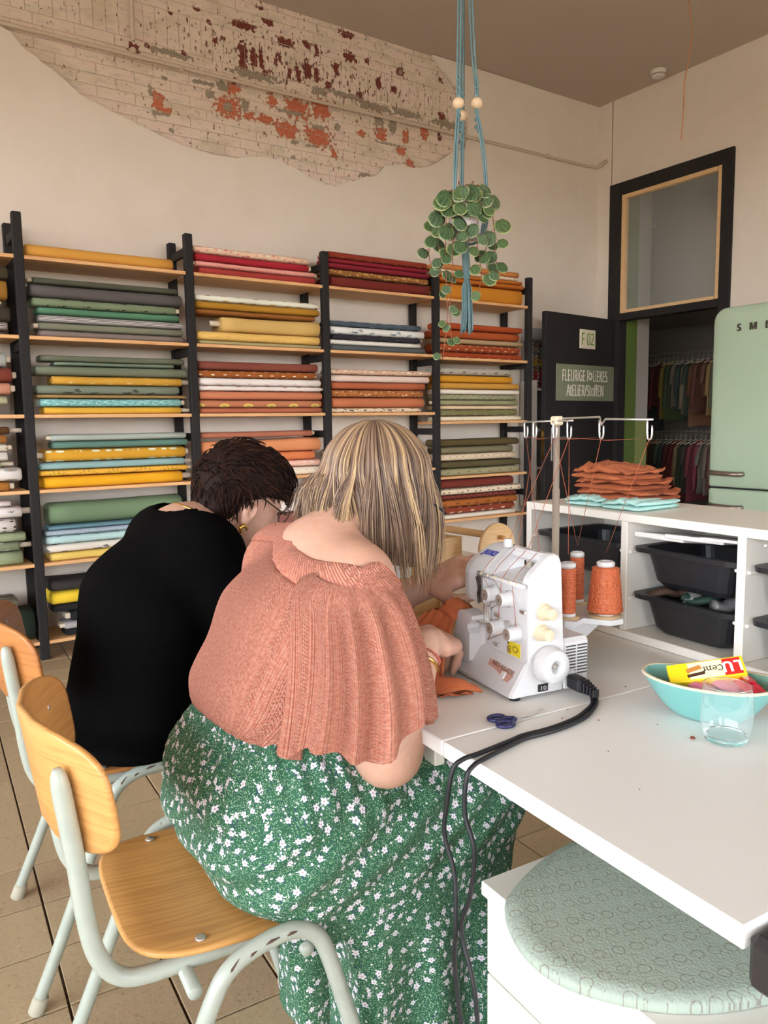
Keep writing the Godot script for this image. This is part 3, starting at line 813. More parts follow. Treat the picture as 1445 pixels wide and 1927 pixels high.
func printed(kind: String, bg: Color, f1: Color, f2: Color) -> ImageTexture:
	var key := "%s_%s_%s_%s" % [kind, bg.to_html(false), f1.to_html(false), f2.to_html(false)]
	if M.has(key): return M[key]
	var S := 160
	var im := Image.create(S, S, false, Image.FORMAT_RGB8)
	im.fill(bg)
	var r := RandomNumberGenerator.new()
	r.seed = hash(kind) % 9999
	match kind:
		"stripe":
			for y in S:
				if (y / 5) % 2 == 0:
					im.fill_rect(Rect2i(0, y, S, 1), f1)
		"moon":
			for i in 5:
				for j in 2:
					var cx := 16.0 + i * 32.0; var cy := 40.0 + j * 80.0
					disc(im, cx, cy, 12, 12, f1)
					if i % 3 != 1: disc(im, cx - 14 + i * 6, cy, 12, 13, bg)
		"sun":
			for j in 2:
				for i in 2:
					var cx := 40.0 + i * 80.0; var cy := 40.0 + j * 80.0
					for a in 14:
						var an := TAU * a / 14.0
						stroke(im, Vector2(cx + cos(an) * 22, cy + sin(an) * 22), Vector2(cx + cos(an) * 34, cy + sin(an) * 34), 1.2, f1)
					if (i + j) % 2 == 0:
						disc(im, cx, cy, 19, 19, f1); disc(im, cx, cy, 17, 17, f2)
		"leaf":
			for i in 12:
				var p := Vector2(r.randf() * S, r.randf() * S); var an := r.randf() * TAU
				var d := Vector2(cos(an), sin(an))
				stroke(im, p, p + d * 24, 0.8, f1)
				for k in 4:
					var q := p + d * (5 + k * 5.5)
					for s in [-1, 1]: disc(im, q.x - d.y * s * 4, q.y + d.x * s * 4, 4.5, 1.6, f1, an + s * 0.7)
		"wave":
			for i in 9:
				for x in S:
					var y := i * 18.0 + sin(x * TAU / S * 3.0 + i * 2.0) * 7.0
					disc(im, x, y, 1.2, 1.2, f1)
			for i in 7:
				for y in S: disc(im, i * 23.0 + sin(y * TAU / S * 4.0 + i) * 6.0, y, 1.1, 1.1, f1)
		"floral":
			for i in 60:
				var p := Vector2(r.randf() * S, r.randf() * S); var sz := r.randf_range(2.0, 4.0)
				var c := f1 if r.randf() < 0.6 else f2
				for k in 5: disc(im, p.x + cos(TAU * k / 5.0) * sz, p.y + sin(TAU * k / 5.0) * sz, sz * 0.7, sz * 0.7, c)
				disc(im, p.x, p.y, sz * 0.5, sz * 0.5, bg)
			for i in 60:
				disc(im, r.randf() * S, r.randf() * S, 3.0, 1.3, f2, r.randf() * TAU)
		"tiny":
			for i in 300: disc(im, r.randf() * S, r.randf() * S, r.randf_range(1.0, 2.4), 1.0, f1 if i % 3 else f2, r.randf() * TAU)
		"dot":
			for i in 5:
				for j in 5: disc(im, 16 + i * 32 + (16 if j % 2 else 0), 16 + j * 32, 3.2, 2.6, f1)
		"rainbow":
			for i in 4:
				for j in 5:
					var cx := 20.0 + i * 40 + (20 if j % 2 else 0); var cy := 16.0 + j * 32
					disc(im, cx, cy, 6, 6, f1); im.fill_rect(Rect2i(int(cx) - 6, int(cy) + 1, 13, 7), bg)
		"sprig":
			for i in 9:
				var p := Vector2((i % 3) * 53 + 20 + r.randf_range(-6, 6), (i / 3) * 53 + 24 + r.randf_range(-6, 6)); var an := r.randf_range(-0.6, 0.6) - PI / 2
				for s in [-0.7, 0.0, 0.7]:
					var d := Vector2(cos(an + s), sin(an + s))
					stroke(im, p, p + d * 11, 0.9, f1); disc(im, p.x + d.x * 11, p.y + d.y * 11, 2.4, 1.6, f1, an + s)
		"beast":
			for i in 9:
				var p := Vector2((i % 3) * 53 + 20 + r.randf_range(-7, 7), (i / 3) * 53 + 24 + r.randf_range(-7, 7))
				disc(im, p.x, p.y, 9, 5, f1, r.randf_range(-0.5, 0.5)); disc(im, p.x + 8, p.y - 5, 4, 3.5, f1)
				for s in [-5, -1, 4]: stroke(im, p + Vector2(s, 3), p + Vector2(s, 9), 1.1, f1)
				disc(im, p.x - 2, p.y - 1, 3.0, 2.0, f2)
		"medal":
			for i in 2:
				for j in 2:
					var cx := 40.0 + i * 80; var cy := 40.0 + j * 80
					disc(im, cx, cy, 17, 17, f1)
					for k in 5: disc(im, cx - 6 + k * 3, cy - 3 + (k % 3) * 4, 4, 1.6, f2, k * 0.8)
		"spot":
			for i in 22: disc(im, (i % 5) * 32 + r.randf_range(4, 20), (i / 5) * 32 + r.randf_range(4, 20), r.randf_range(3, 6), r.randf_range(4, 8), f1, r.randf())
		"bow":
			for i in 3:
				for j in 3:
					var cx := 26.0 + i * 53; var cy := 26.0 + j * 53
					stroke(im, Vector2(cx - 9, cy), Vector2(cx + 9, cy), 1.1, f1)
					for s in [-9, 9]: disc(im, cx + s, cy + 2, 2.2, 3.0, f1)
		"script":
			for j in 3:
				for x in S: disc(im, x, j * 53.0 + 20 + sin(x * TAU / 40.0) * 7, 1.3, 1.3, f1)
	var t := ImageTexture.create_from_image(im)
	M[key] = t
	return t

func cloth(col: Color, kind := "", f1 := Color.WHITE, f2 := Color.BLACK, gain := 1.5, rep := 1.0) -> StandardMaterial3D:
	var m := StandardMaterial3D.new()
	m.roughness = 0.92
	if kind == "":
		m.albedo_color = lin_gain(col, gain)
	else:
		m.albedo_texture = printed(kind, lin_gain(col, gain), lin_gain(f1, gain), lin_gain(f2, gain))
		m.uv1_scale = Vector3(rep, rep, 1)
	bump(m, M.weave, 0.25)
	return m

const BAYX := [-0.145, 0.73, 1.6, 2.47, 3.343, 4.225]   # centres of the upright frames
const ORD := ["topmost", "second from top", "third from top", "fourth from top", "fifth from top", "sixth from top", "seventh from top", "eighth from top", "ninth from top"]
const BAYN := ["leftmost bay", "second bay from left", "third bay from left", "fourth bay from left", "bay nearest the door"]
const BOARDN := ["top board", "second board", "third board", "fourth board", "fifth board", "bottom board"]

func bolt(x0: float, x1: float, y: float, h: float, depth: float, m: Material, label: String, core := "", lump := 0.06, zf := -4.245, dull: Material = null):
	var o := thing("fabric_bolt", label, "fabric bolt", Vector3((x0 + x1) / 2, y, zf - depth / 2), 0.0, "fabric bolts on the shelves")
	var L := x1 - x0
	var rings := []
	var ns := 15
	var nc := 18
	var sd := rng.randf() * 100.0
	var e := 0.32 if depth > h * 1.4 else 0.9
	for i in ns:
		var t := float(i) / (ns - 1)
		if i == 0: t = 0.0
		elif i == 1: t = 0.012
		elif i == ns - 2: t = 0.988
		var sc := 0.86 if (i == 0 or i == ns - 1) else 1.0
		var ring := []
		var hh := h * (1.0 - lump * 0.7 + lump * nz.get_noise_2d(t * 160.0 + sd, 3.0))
		var dz := depth * 0.04 * nz.get_noise_2d(t * 130.0 + sd, 40.0)
		for j in nc:
			var a := TAU * j / nc
			var ca := cos(a); var sa := sin(a)
			# flat-sided oval; underside stays on the shelf
			var zz := signf(ca) * pow(absf(ca), e) * depth * 0.5 * sc
			var yy := signf(sa) * pow(absf(sa), 0.75) * hh * 0.5 * sc
			zz += 0.03 * depth * nz.get_noise_3d(t * 200.0, a * 20.0, sd) * (lump / 0.06)
			ring.append(Vector3((t - 0.5) * L, hh * 0.5 + yy, -zz - dz))
		rings.append(ring)
	var st := mb(true)
	var per := 2.0 * (depth + h)
	# uv: u along the bolt, v round it
	for i in ns - 1:
		for j in nc:
			var k := (j + 1) % nc
			var A: Array = rings[i]; var B: Array = rings[i + 1]
			var ua: float = A[j].x / 0.30 + sd; var ub: float = B[j].x / 0.30 + sd
			var v0 := per * j / nc / 0.30; var v1 := per * (j + 1) / nc / 0.30
			_t(st, A[j], B[j], B[k], Vector2(ua, v0), Vector2(ub, v0), Vector2(ub, v1))
			_t(st, A[j], B[k], A[k], Vector2(ua, v0), Vector2(ub, v1), Vector2(ua, v1))
	_cap(st, rings[0], false)
	_cap(st, rings[-1], true)
	put(st, "cloth", m, o)
	for s in [-1.0, 1.0]:
		if (s < 0 and core.contains("L")) or (s > 0 and core.contains("R")):
			var cs := mb()
			bx(cs, Vector3(s * (L / 2 + 0.008), h * 0.5, depth * 0.12), Vector3(0.03, minf(h * 0.55, 0.03), depth * 0.5), 0.004)
			put(cs, "core", M.card, o)
		if (s < 0 and core.contains("l")) or (s > 0 and core.contains("r")):
			var cs := mb(true)
			tube(cs, [Vector3(s * L * 0.48, h * 0.5, depth * 0.2), Vector3(s * (L / 2 + 0.06), h * 0.5, depth * 0.2)], minf(h * 0.28, 0.016), 10)
			put(cs, "core", M.card, o)
	return o

func hx(s: String) -> Color: return Color.html(s)

func shelving():
	M.card = mat(c8(222, 206, 184), 0.8)
	var u := thing("shelving_unit", "tall black framed shelving with pine boards full of fabric bolts", "shelving")
	for i in 6:
		var x: float = BAYX[i]
		for z in [-4.255, -4.52]:
			box("post", Vector3(x, 1.13, z), Vector3(0.044, 2.26, 0.045), M.black_wood, u, 0.004)
		for y in [2.17, 1.62, 1.14, 0.66, 0.18]:
			box("rung", Vector3(x, y, -4.3875), Vector3(0.026, 0.045, 0.22), M.black_wood, u, 0.003)
	var heights := [2.055, 1.665, 1.273, 0.89, 0.51, 0.10]
	var h5 := [2.052, 1.652, 1.209, 0.82, 0.51, 0.10]
	for b in 5:
		for k in 6:
			var y: float = h5[k] if b == 4 else heights[k]
			box("shelf", Vector3((BAYX[b] + BAYX[b + 1]) / 2, y - 0.009, -4.385), Vector3(BAYX[b + 1] - BAYX[b] - 0.047, 0.018, 0.295), M.pine, u, 0.0015)
	# bolts: bay, board, from the top down: [colour, print, ink1, ink2, thickness cm, start, end, core, words]
	var d := []
	d.append([0, 1, [["47402e", "", "", "", 6.5, .1, .97, "", "dark olive"], ["9a6f2a", "", "", "", 10.0, .1, .96, "", "thick ochre"], ["ded2c6", "", "", "", 2.5, .2, .9, "R", "thin white"], ["3f372c", "", "", "", 8.0, .1, .97, "", "dark brown"], ["d8d0cc", "stripe", "2a2024", "", 4.0, .1, .95, "", "black and white striped"], ["5c5340", "", "", "", 2.5, .1, .9, "", "thin olive"]]])
	d.append([0, 2, [["b4b8b4", "tiny", "7f8f98", "d8d8d4", 8.0, .1, .93, "R", "pale blue patterned"], ["7c3a2a", "", "", "", 7.5, .1, .955, "R", "rust brown"], ["c98f74", "", "", "", 6.0, .1, .94, "R", "peach"], ["a9a98a", "", "", "", 5.0, .1, .92, "", "pale green crumpled"], ["d0bca0", "", "", "", 5.0, .1, .8, "r", "cream"]]])
	d.append([0, 3, [["5a3a1c", "dot", "a88040", "", 4.0, .1, .92, "r", "brown dotted"], ["9a642a", "", "", "", 4.5, .1, .9, "", "golden brown"], ["d8d0c0", "spot", "8a6030", "6a8a70", 4.0, .1, .9, "R", "green and white patterned"], ["d8d2ca", "beast", "8a8a88", "b08040", 4.5, .1, .9, "", "white printed"], ["8f9a74", "", "", "", 3.5, .1, .86, "r", "pale green"], ["d8d2cc", "medal", "a0a0a0", "b08030", 7.0, .1, .97, "", "thick white printed"], ["a8702a", "", "", "", 5.0, .1, .9, "R", "golden ochre"]]])
	d.append([0, 4, [["d4cac8", "", "", "", 3.0, .1, .9, "", "thin white"], ["d8d0cc", "sprig", "3c3c3a", "", 6.0, .1, .96, "r", "white sprigged"], ["d4ccc8", "spot", "3a3a38", "", 7.5, .1, .92, "", "white with dark motifs"], ["8f9878", "", "", "", 4.5, .1, .97, "", "sage"], ["7c8468", "beast", "d8d4c8", "3a3a38", 4.8, .1, .93, "r", "olive with white animals"], ["8a9674", "", "", "", 7.5, .1, .95, "", "thick sage"]]])
	d.append([0, 5, [["5a584c", "stripe", "8a8674", "", 6.0, .1, .9, "", "grey striped"], ["1c2a20", "", "", "", 18.0, .1, .99, "", "huge dark green velvet"]]])
	d.append([1, 0, [["c68e3c", "", "", "", 6.6, .01, .93, "", "ochre"]]])
	d.append([1, 1, [["4b4b3c", "", "", "", 3.4, .04, .95, "L", "thin dark olive"], ["544e4d", "", "", "", 6.8, .02, .98, "", "charcoal grey"], ["707c60", "beast", "26201f", "d8d4cc", 4.5, .03, .93, "R", "sage green panda print"], ["4e7a5e", "", "", "", 3.6, .06, .95, "", "emerald green"], ["d6d0ca", "stripe", "2a2428", "", 3.8, .06, .985, "", "black and white striped"], ["747462", "", "", "", 4.0, .06, .98, "L", "grey olive"], ["786a64", "bow", "4a4240", "", 3.6, .06, .98, "", "taupe bow print"]]])
	d.append([1, 2, [["5e6250", "", "", "", 3.6, .06, .98, "", "grey olive"], ["6a7866", "sprig", "b0a470", "", 2.0, .14, .9, "", "very thin green"], ["686e5a", "", "", "", 5.0, .02, .99, "", "sage"], ["c08f34", "sprig", "dccb9c", "", 4.8, .12, .96, "r", "mustard with pale sprigs"], ["6e7667", "leaf", "30302c", "", 4.8, .02, .93, "", "grey green leaf print"], ["967648", "", "", "", 2.1, .02, .98, "", "thin tan"], ["64a0a0", "wave", "b4d2cc", "", 4.3, .04, .94, "R", "aqua with white ripples"], ["cc9c32", "", "", "", 4.0, .06, .94, "r", "mustard yellow"]]])
	d.append([1, 3, [["98a098", "", "", "", 3.6, .09, .965, "L", "pale grey green"], ["547468", "", "", "", 3.9, .1, .98, "", "dark teal"], ["c08c24", "moon", "e4dcc8", "", 6.8, .05, .96, "lR", "mustard with white moons"], ["82a0a0", "", "", "", 4.0, .01, .95, "r", "blue grey"], ["dca43a", "sun", "5a4a20", "e8b020", 3.2, .01, .97, "R", "yellow sun print"], ["d69a12", "", "", "", 6.6, .03, .93, "r", "golden yellow"]]])
	d.append([1, 4, [["64785a", "", "", "", 12.5, .05, .92, "", "huge green"], ["5a7c86", "", "", "", 2.3, .04, .96, "", "thin petrol blue"], ["96a2ac", "tiny", "6a7a8c", "c4ccd0", 3.0, .02, .97, "", "grey blue patterned"], ["a6c0be", "sprig", "3c4444", "", 4.5, .02, .95, "", "pale blue sprigged"], ["d2c8bc", "leaf", "3c3a36", "", 4.4, .02, .96, "", "cream botanical"], ["d0b25c", "", "", "", 4.5, .04, .95, "", "pale yellow"]]])
	d.append([1, 5, [["2c2826", "", "", "", 6.8, .03, .97, "", "black brown crumpled"], ["e4b82c", "", "", "", 7.2, .03, .95, "", "bright yellow"], ["141213", "", "", "", 4.0, .04, .95, "", "flat black"], ["151315", "", "", "", 5.5, .14, .95, "L", "shorter black"], ["96908e", "", "", "", 4.0, .10, .95, "L", "grey"], ["131114", "", "", "", 4.0, .11, .95, "", "lowest black"]]])
	d.append([2, 0, [["e2b89e", "floral", "c04a58", "ecd8c0", 4.2, .01, .9, "R", "cream and pink floral"], ["a01c2c", "", "", "", 4.2, .02, .9, "R", "deep red"], ["d8948a", "dot", "f0e0d4", "", 3.0, .02, .95, "LR", "pink and white patterned"], ["9c3430", "", "", "", 4.2, .05, .96, "", "brick red"]]])
	d.append([2, 1, [["e6dccc", "beast", "b08a40", "8a6a30", 3.8, .01, .98, "", "white with mustard animals"], ["a5761e", "", "", "", 4.4, .01, .985, "R", "mustard brown"], ["8c5620", "", "", "", 3.0, .01, .95, "R", "rust brown"], ["c2a05e", "", "", "", 9.2, .2, .985, "l", "thick tan roll"], ["d8b062", "tiny", "a8843c", "d8b062", 5.4, .01, .98, "", "pale yellow speckled"], ["a09268", "", "", "", 2.4, .02, .97, "R", "thin linen"]]])
	d.append([2, 2, [["7c4032", "", "", "", 5.2, .01, .965, "", "brown plum"], ["96521e", "rainbow", "e4dccc", "", 4.3, .01, .95, "", "rust with white arches"], ["dcd2cc", "sprig", "a87868", "", 4.5, .01, .98, "", "white with rose motifs"], ["dad0ca", "beast", "b06a58", "e0d8d0", 3.2, .01, .985, "R", "white with pink cars"], ["b97252", "", "", "", 5.0, .01, .99, "", "terracotta"], ["b07050", "medal", "d4bc60", "5a5a30", 4.6, .01, .985, "", "dusty terracotta with yellow discs"], ["a45e42", "", "", "", 3.4, .01, .985, "", "dark terracotta"]]])
	d.append([2, 3, [["a4644c", "", "", "", 3.8, .01, .9, "R", "rose brown"], ["cc8458", "", "", "", 9.0, .01, .97, "", "large draped peach"], ["cc7446", "", "", "", 5.4, .1, .92, "", "orange"], ["dcae9c", "floral", "d08a78", "e8ccbc", 4.2, .05, .97, "", "pink floral"], ["dccebc", "dot", "8a9a80", "", 5.4, .05, .98, "", "white dotted"]]])
	d.append([2, 4, [["d4c8c0", "", "", "", 8.0, .1, .96, "", "thick white"], ["84524a", "", "", "", 8.0, .1, .96, "", "mauve brown"], ["4a4440", "", "", "", 7.0, .1, .96, "", "dark grey"]]])
	d.append([3, 0, [["86301e", "sprig", "b08838", "", 4.0, .01, .955, "L", "red and gold floral"], ["841828", "", "", "", 3.0, .0, .955, "", "crimson"], ["80182a", "", "", "", 3.2, .0, .97, "", "dark crimson"], ["8a5a2c", "floral", "dcb87c", "c89a5c", 4.2, .01, .97, "L", "golden floral"], ["6a2018", "", "", "", 7.4, .03, .97, "r", "thick maroon"]]])
	d.append([3, 1, [["44525c", "bow", "d4d4d0", "", 3.6, .01, .885, "", "slate bird print"], ["d6d4d0", "leaf", "6a7a86", "", 5.2, .01, .915, "", "white with blue leaves"], ["28242e", "leaf", "5a5660", "", 3.0, .03, .87, "R", "navy black"], ["ded6cc", "bow", "4a4644", "", 3.4, .01, .88, "", "white bow print"], ["505658", "", "", "", 3.8, .01, .92, "", "slate grey"]]])
	d.append([3, 2, [["ccaa90", "floral", "9a5a40", "e4d4c0", 3.6, .01, .98, "", "cream and rust floral"], ["d6c0b4", "tiny", "b08478", "e4d8d0", 4.8, .01, .965, "", "pink speckled"], ["a85a3a", "", "", "", 4.6, .01, .91, "", "terracotta"], ["a46636", "floral", "dcb896", "7a4424", 5.0, .01, .9, "", "rust floral"], ["b46a46", "", "", "", 6.8, .01, .905, "R", "thick terracotta"], ["d8c4a8", "floral", "7a3a2a", "3a3230", 3.2, .01, .885, "", "cream with dark floral"]]])
	d.append([3, 3, [["dcd0c0", "sprig", "a08058", "", 5.2, .01, .94, "", "white sprigged"], ["ac9674", "", "", "", 4.4, .01, .9, "", "tan"], ["6a6048", "", "", "", 6.0, .01, .9, "", "olive brown"]]])
	d.append([4, 0, [["bc7a3e", "script", "96582a", "", 4.4, .0, .93, "", "tan stitched"], ["d8c8b0", "floral", "c88a40", "e8e0d0", 2.6, .0, .9, "", "thin cream and orange floral"], ["b8681c", "", "", "", 2.6, .0, .95, "", "burnt orange"], ["b06018", "", "", "", 3.2, .0, .97, "", "dark orange"], ["bc781c", "", "", "", 11.5, .0, .96, "", "thick mustard"]]])
	d.append([4, 1, [["a2441a", "", "", "", 4.6, .0, .95, "", "rust"], ["a24a20", "", "", "", 5.8, .0, .93, "", "lighter rust"], ["a48a68", "", "", "", 3.8, .0, .97, "", "sand"], ["923e18", "rainbow", "dcc8a4", "", 5.8, .0, .93, "R", "rust with cream hearts"], ["963a14", "sprig", "dcc8a4", "", 4.2, .0, .95, "", "rust leaf print"]]])
	d.append([4, 2, [["a49e92", "beast", "5c5048", "b08a5a", 5.2, .0, .84, "", "grey animal print"], ["c4881a", "", "", "", 5.4, .0, .85, "", "bright mustard"], ["be8c38", "", "", "", 4.4, .0, .92, "", "pale mustard"], ["dcd2c4", "", "", "", 3.8, .0, .94, "", "white"], ["8c886a", "dot", "e0dccc", "", 4.0, .0, .91, "", "sage with white hearts"], ["8c8a68", "", "", "", 3.7, .0, .91, "l", "plain sage"], ["d8bc9a", "", "", "", 3.1, .0, .91, "", "thin blush"], ["726e48", "sprig", "dcd0a0", "", 4.4, .0, .89, "R", "olive with pale motifs"], ["d8cab0", "dot", "a88a60", "", 3.8, .0, .95, "", "cream dotted"]]])
	d.append([4, 3, [["544626", "", "", "", 5.4, .0, .93, "", "dark olive"], ["726a50", "", "", "", 5.0, .0, .84, "", "grey olive"], ["ccb89c", "dot", "5a4a3a", "", 5.2, .0, .89, "", "cream dotted"], ["544a2e", "", "", "", 5.2, .0, .95, "", "deep olive"], ["968e6c", "sprig", "4a4430", "", 5.6, .0, .92, "R", "grey sage"]]])
	d.append([4, 4, [["6e2a20", "", "", "", 6.6, .0, .86, "", "maroon"], ["dac8ac", "spot", "5a3018", "", 4.8, .0, .96, "", "cream with brown spots"], ["6e2820", "dot", "d8b8a0", "", 3.0, .0, .9, "", "thin maroon dotted"], ["a05a22", "beast", "6a3a18", "8a4a1c", 5.6, .0, .9, "", "golden brown bear print"], ["863a22", "beast", "dcc8a4", "dcc8a4", 5.2, .0, .88, "R", "rust dinosaur print"], ["d8ccbe", "", "", "", 3.6, .0, .89, "", "white"]]])
	for s in d:
		var b: int = s[0]; var k: int = s[1]; var list: Array = s[2]
		var y: float = h5[k] if b == 4 else heights[k]
		var xl: float = BAYX[b] + 0.026; var xr: float = BAYX[b + 1] - 0.026
		var total := 0.0
		for it in list: total += it[4]
		for i in range(list.size() - 1, -1, -1):
			var it: Array = list[i]
			var h: float = it[4] * 0.01
			var m := cloth(hx(it[0]), it[1], hx(it[2]) if it[2] else Color.WHITE, hx(it[3]) if it[3] else Color.BLACK, 1.2, 1.0)
			var depth := clampf(h * 3.2, 0.15, 0.24) if h < 0.085 else maxf(0.17, h * 1.25)
			var lump := 0.05 + 0.05 * rng.randf()
			if it[8].contains("crumpled") or it[8].contains("draped"): lump = 0.22
			bolt(lerpf(xl, xr, it[5]), lerpf(xl, xr, it[6]), y, h, depth, m, "%s bolt, %s on %s, %s" % [it[8], ORD[i], BOARDN[k], BAYN[b]], it[7], lump, -4.242 - rng.randf() * 0.02)
			y += h * 1.0

const TH := 0.73   # height of the table tops

func table_and_cabinet():
	var a := deg_to_rad(-4.2)
	var org := Vector3(0.690, 0, -0.869)
	for k in 2:
		var t := thing("work_table", ["long white work table carrying the sewing machine", "white table leaf with bowl and glass, nearest the camera"][k], "table", org, a, "white work tables")
		var z0: float = [-1.62, 0.0015][k]; var z1: float = [-0.0015, 0.500][k]
		box("table_top", Vector3(0.52, TH - 0.0125, (z0 + z1) / 2), Vector3(1.04, 0.025, z1 - z0), M.table, t, 0.002)
		if k == 0:
			for p in [[0.06, -1.55], [0.98, -1.55], [0.98, -0.06]]:
				box("leg", Vector3(p[0], (TH - 0.025) / 2, p[1]), Vector3(0.05, TH - 0.026, 0.05), M.cab_white, t, 0.003)
			for x in [0.06, 0.98]: box("apron", Vector3(x, TH - 0.06, -0.81), Vector3(0.02, 0.06, 1.43), M.cab_white, t, 0.002)
		else:
			for p in [[0.98, 0.06], [0.98, 0.45]]:
				box("leg", Vector3(p[0], (TH - 0.025) / 2, p[1]), Vector3(0.05, TH - 0.026, 0.05), M.cab_white, t, 0.003)
			box("bracket", Vector3(0.4, TH - 0.032, 0.25), Vector3(0.5, 0.014, 0.4), M.cab_white, t, 0.002)
	# dark table end next to it
	var dt := thing("dark_bench", "black edged bench end butting against the white table", "bench", org + Basis(Vector3.UP, a) * Vector3(0.0, 0, 0.5015), a)
	box("top", Vector3(0.5, TH - 0.034, 0.24), Vector3(0.998, 0.056, 0.48), mat(c8(44, 40, 40), 0.4), dt, 0.008)
	for p in [[0.06, 0.42], [0.94, 0.42], [0.94, 0.06]]:
		box("leg", Vector3(p[0], (TH - 0.062) / 2, p[1]), Vector3(0.05, TH - 0.062, 0.05), M.black_wood, dt, 0.003)
	# drawer pedestal under the table
	var pd := thing("drawer_pedestal", "white drawer pedestal under the table with a cushion on top", "drawer unit", Vector3(0.723, 0, -0.806), a)
	var ph := 0.53
	box("body", Vector3(0.27, (ph - 0.022) / 2, 0.24), Vector3(0.50, ph - 0.022, 0.474), M.cab_white, pd, 0.001)
	box("top_board", Vector3(0.26, ph - 0.011, 0.24), Vector3(0.54, 0.022, 0.484), M.cab_white, pd, 0.0015)
	var dy := [[0.503, 0.384], [0.380, 0.20], [0.196, 0.02]]
	for q in dy:
		box("drawer", Vector3(0.008, (q[0] + q[1]) / 2, 0.24), Vector3(0.018, q[0] - q[1], 0.478), M.cab_white, pd, 0.0015)
	# ironing pad lying on the pedestal, with a fine line print
	var im := Image.create(512, 512, false, Image.FORMAT_RGB8)
	im.fill(c8(168, 180, 166))
	var lc := c8(138, 132, 120)
	var r := RandomNumberGenerator.new()
	r.seed = 5
	for j in 12:
		for i in 16:
			var cx := i * 32.0 + (16.0 if j % 2 else 0.0) + r.randf_range(-3, 3); var cy := j * 42.7 + r.randf_range(-4, 4)
			for s in 22:
				var t := TAU * s / 22.0
				stroke(im, Vector2(cx + cos(t) * 10, cy + sin(t) * 9), Vector2(cx + cos(t + 0.3) * 10, cy + sin(t + 0.3) * 9), 0.7, lc)
			for sx in [0]:
				for s in 14:
					var t := TAU * s / 14.0
					disc(im, cx + sx * 5.5 + cos(t) * 3.6, cy - 21 + sin(t) * 13, 0.8, 0.8, lc)
	var pm := bump(tmat(ImageTexture.create_from_image(im), 0.85), M.weave, 0.2)
	var ol := [Vector2(0.715, -0.748), Vector2(0.680, -0.722), Vector2(0.652, -0.675), Vector2(0.640, -0.63), Vector2(0.645, -0.585), Vector2(0.668, -0.54), Vector2(0.705, -0.495), Vector2(0.76, -0.455), Vector2(0.84, -0.423), Vector2(0.95, -0.402), Vector2(1.08, -0.41), Vector2(1.17, -0.46), Vector2(1.2, -0.57), Vector2(1.17, -0.70), Vector2(1.06, -0.765), Vector2(0.94, -0.785), Vector2(0.82, -0.78)]
	var pc := Curve2D.new()
	var op := PackedVector2Array()
	for i in ol.size():
		for s in 3:
			op.append(ol[i].cubic_interpolate(ol[(i + 1) % ol.size()], ol[posmod(i - 1, ol.size())], ol[(i + 2) % ol.size()], s / 3.0))
	var ctr := Vector2(0.9, -0.6)
	var st := mb(true)
	var rings := []
	for L in [[0.988, 0.531], [1.0, 0.535], [1.0, 0.542], [0.988, 0.547], [0.9, 0.549], [0.5, 0.549], [0.0, 0.549]]:
		var ring := []
		for p in op:
			var q: Vector2 = ctr.lerp(p, L[0])
			ring.append(Vector3(q.x, L[1], q.y))
		rings.append(ring)
	for i in rings.size() - 1:
		for j in op.size():
			var k := (j + 1) % op.size()
			var v := [rings[i][j], rings[i + 1][j], rings[i + 1][k], rings[i][k]]
			var uv := []
			for p in v: uv.append(Vector2((p.x + p.z * 0.35) * 2.3, (p.z - p.x * 0.35) * 2.3))
			if i == rings.size() - 2:
				tri(st, v[0], v[1], v[3], Vector3.UP, uv[0], uv[1], uv[3])
			else:
				tri(st, v[0], v[1], v[2], Vector3.UP if i > 1 else (v[0] - Vector3(0.9, 0.54, -0.6)), uv[0], uv[1], uv[2])
				tri(st, v[0], v[2], v[3], Vector3.UP if i > 1 else (v[0] - Vector3(0.9, 0.54, -0.6)), uv[0], uv[2], uv[3])
	var pad := thing("ironing_pad", "pale green rounded ironing pad with outline print on the pedestal", "ironing pad")
	put(st, "cover", pm, pad)
	var bst := mb()
	var bot := PackedVector2Array()
	for p in op: bot.append(ctr.lerp(p, 0.985))
	prism(bst, bot, -0.001, Vector3(0, 0.532, 0), Vector3.RIGHT, Vector3.BACK)
	put(bst, "backing", M.card, pad)
	# low white cabinet with plastic bins at the back of the table
	var cb := thing("bin_cabinet", "low white open cabinet holding black bins on the table", "cabinet", Vector3(1.37, TH, -1.383), a)
	var H := 0.275; var D := 0.26; var L := 0.99
	box("top_panel", Vector3(D / 2, H - 0.009, L / 2), Vector3(D, 0.018, L), M.cab_white, cb, 0.0015)
	box("bottom_panel", Vector3(D / 2, 0.010, L / 2), Vector3(D, 0.018, L), M.cab_white, cb, 0.0015)
	box("back_panel", Vector3(D - 0.004, H / 2, L / 2), Vector3(0.006, H - 0.038, L - 0.02), M.cab_white, cb, 0.0)
	for z in [0.009, 0.318, 0.598, 0.981]:
		box("side_panel", Vector3(D / 2, H / 2 + 0.001, z), Vector3(D, H - 0.037, 0.018), M.cab_white, cb, 0.0015)
	for q in [[0.018, 0.309], [0.327, 0.589], [0.607, 0.972]]:
		for y in [0.196, 0.096]:
			for s in 2: box("runner", Vector3(D / 2 - 0.02, y - 0.004, q[s] + (0.004 if s == 0 else -0.004)), Vector3(D - 0.05, 0.006, 0.007), M.cab_white, cb, 0.001)
	var bl := ["black bin in the left bay of the white cabinet", "upper black bin under papers in the cabinet's middle bay", "lower black bin holding zips and packets in the middle bay", "upper black bin at the right edge of the cabinet", "lower black bin at the right edge of the cabinet"]
	var bi := 0
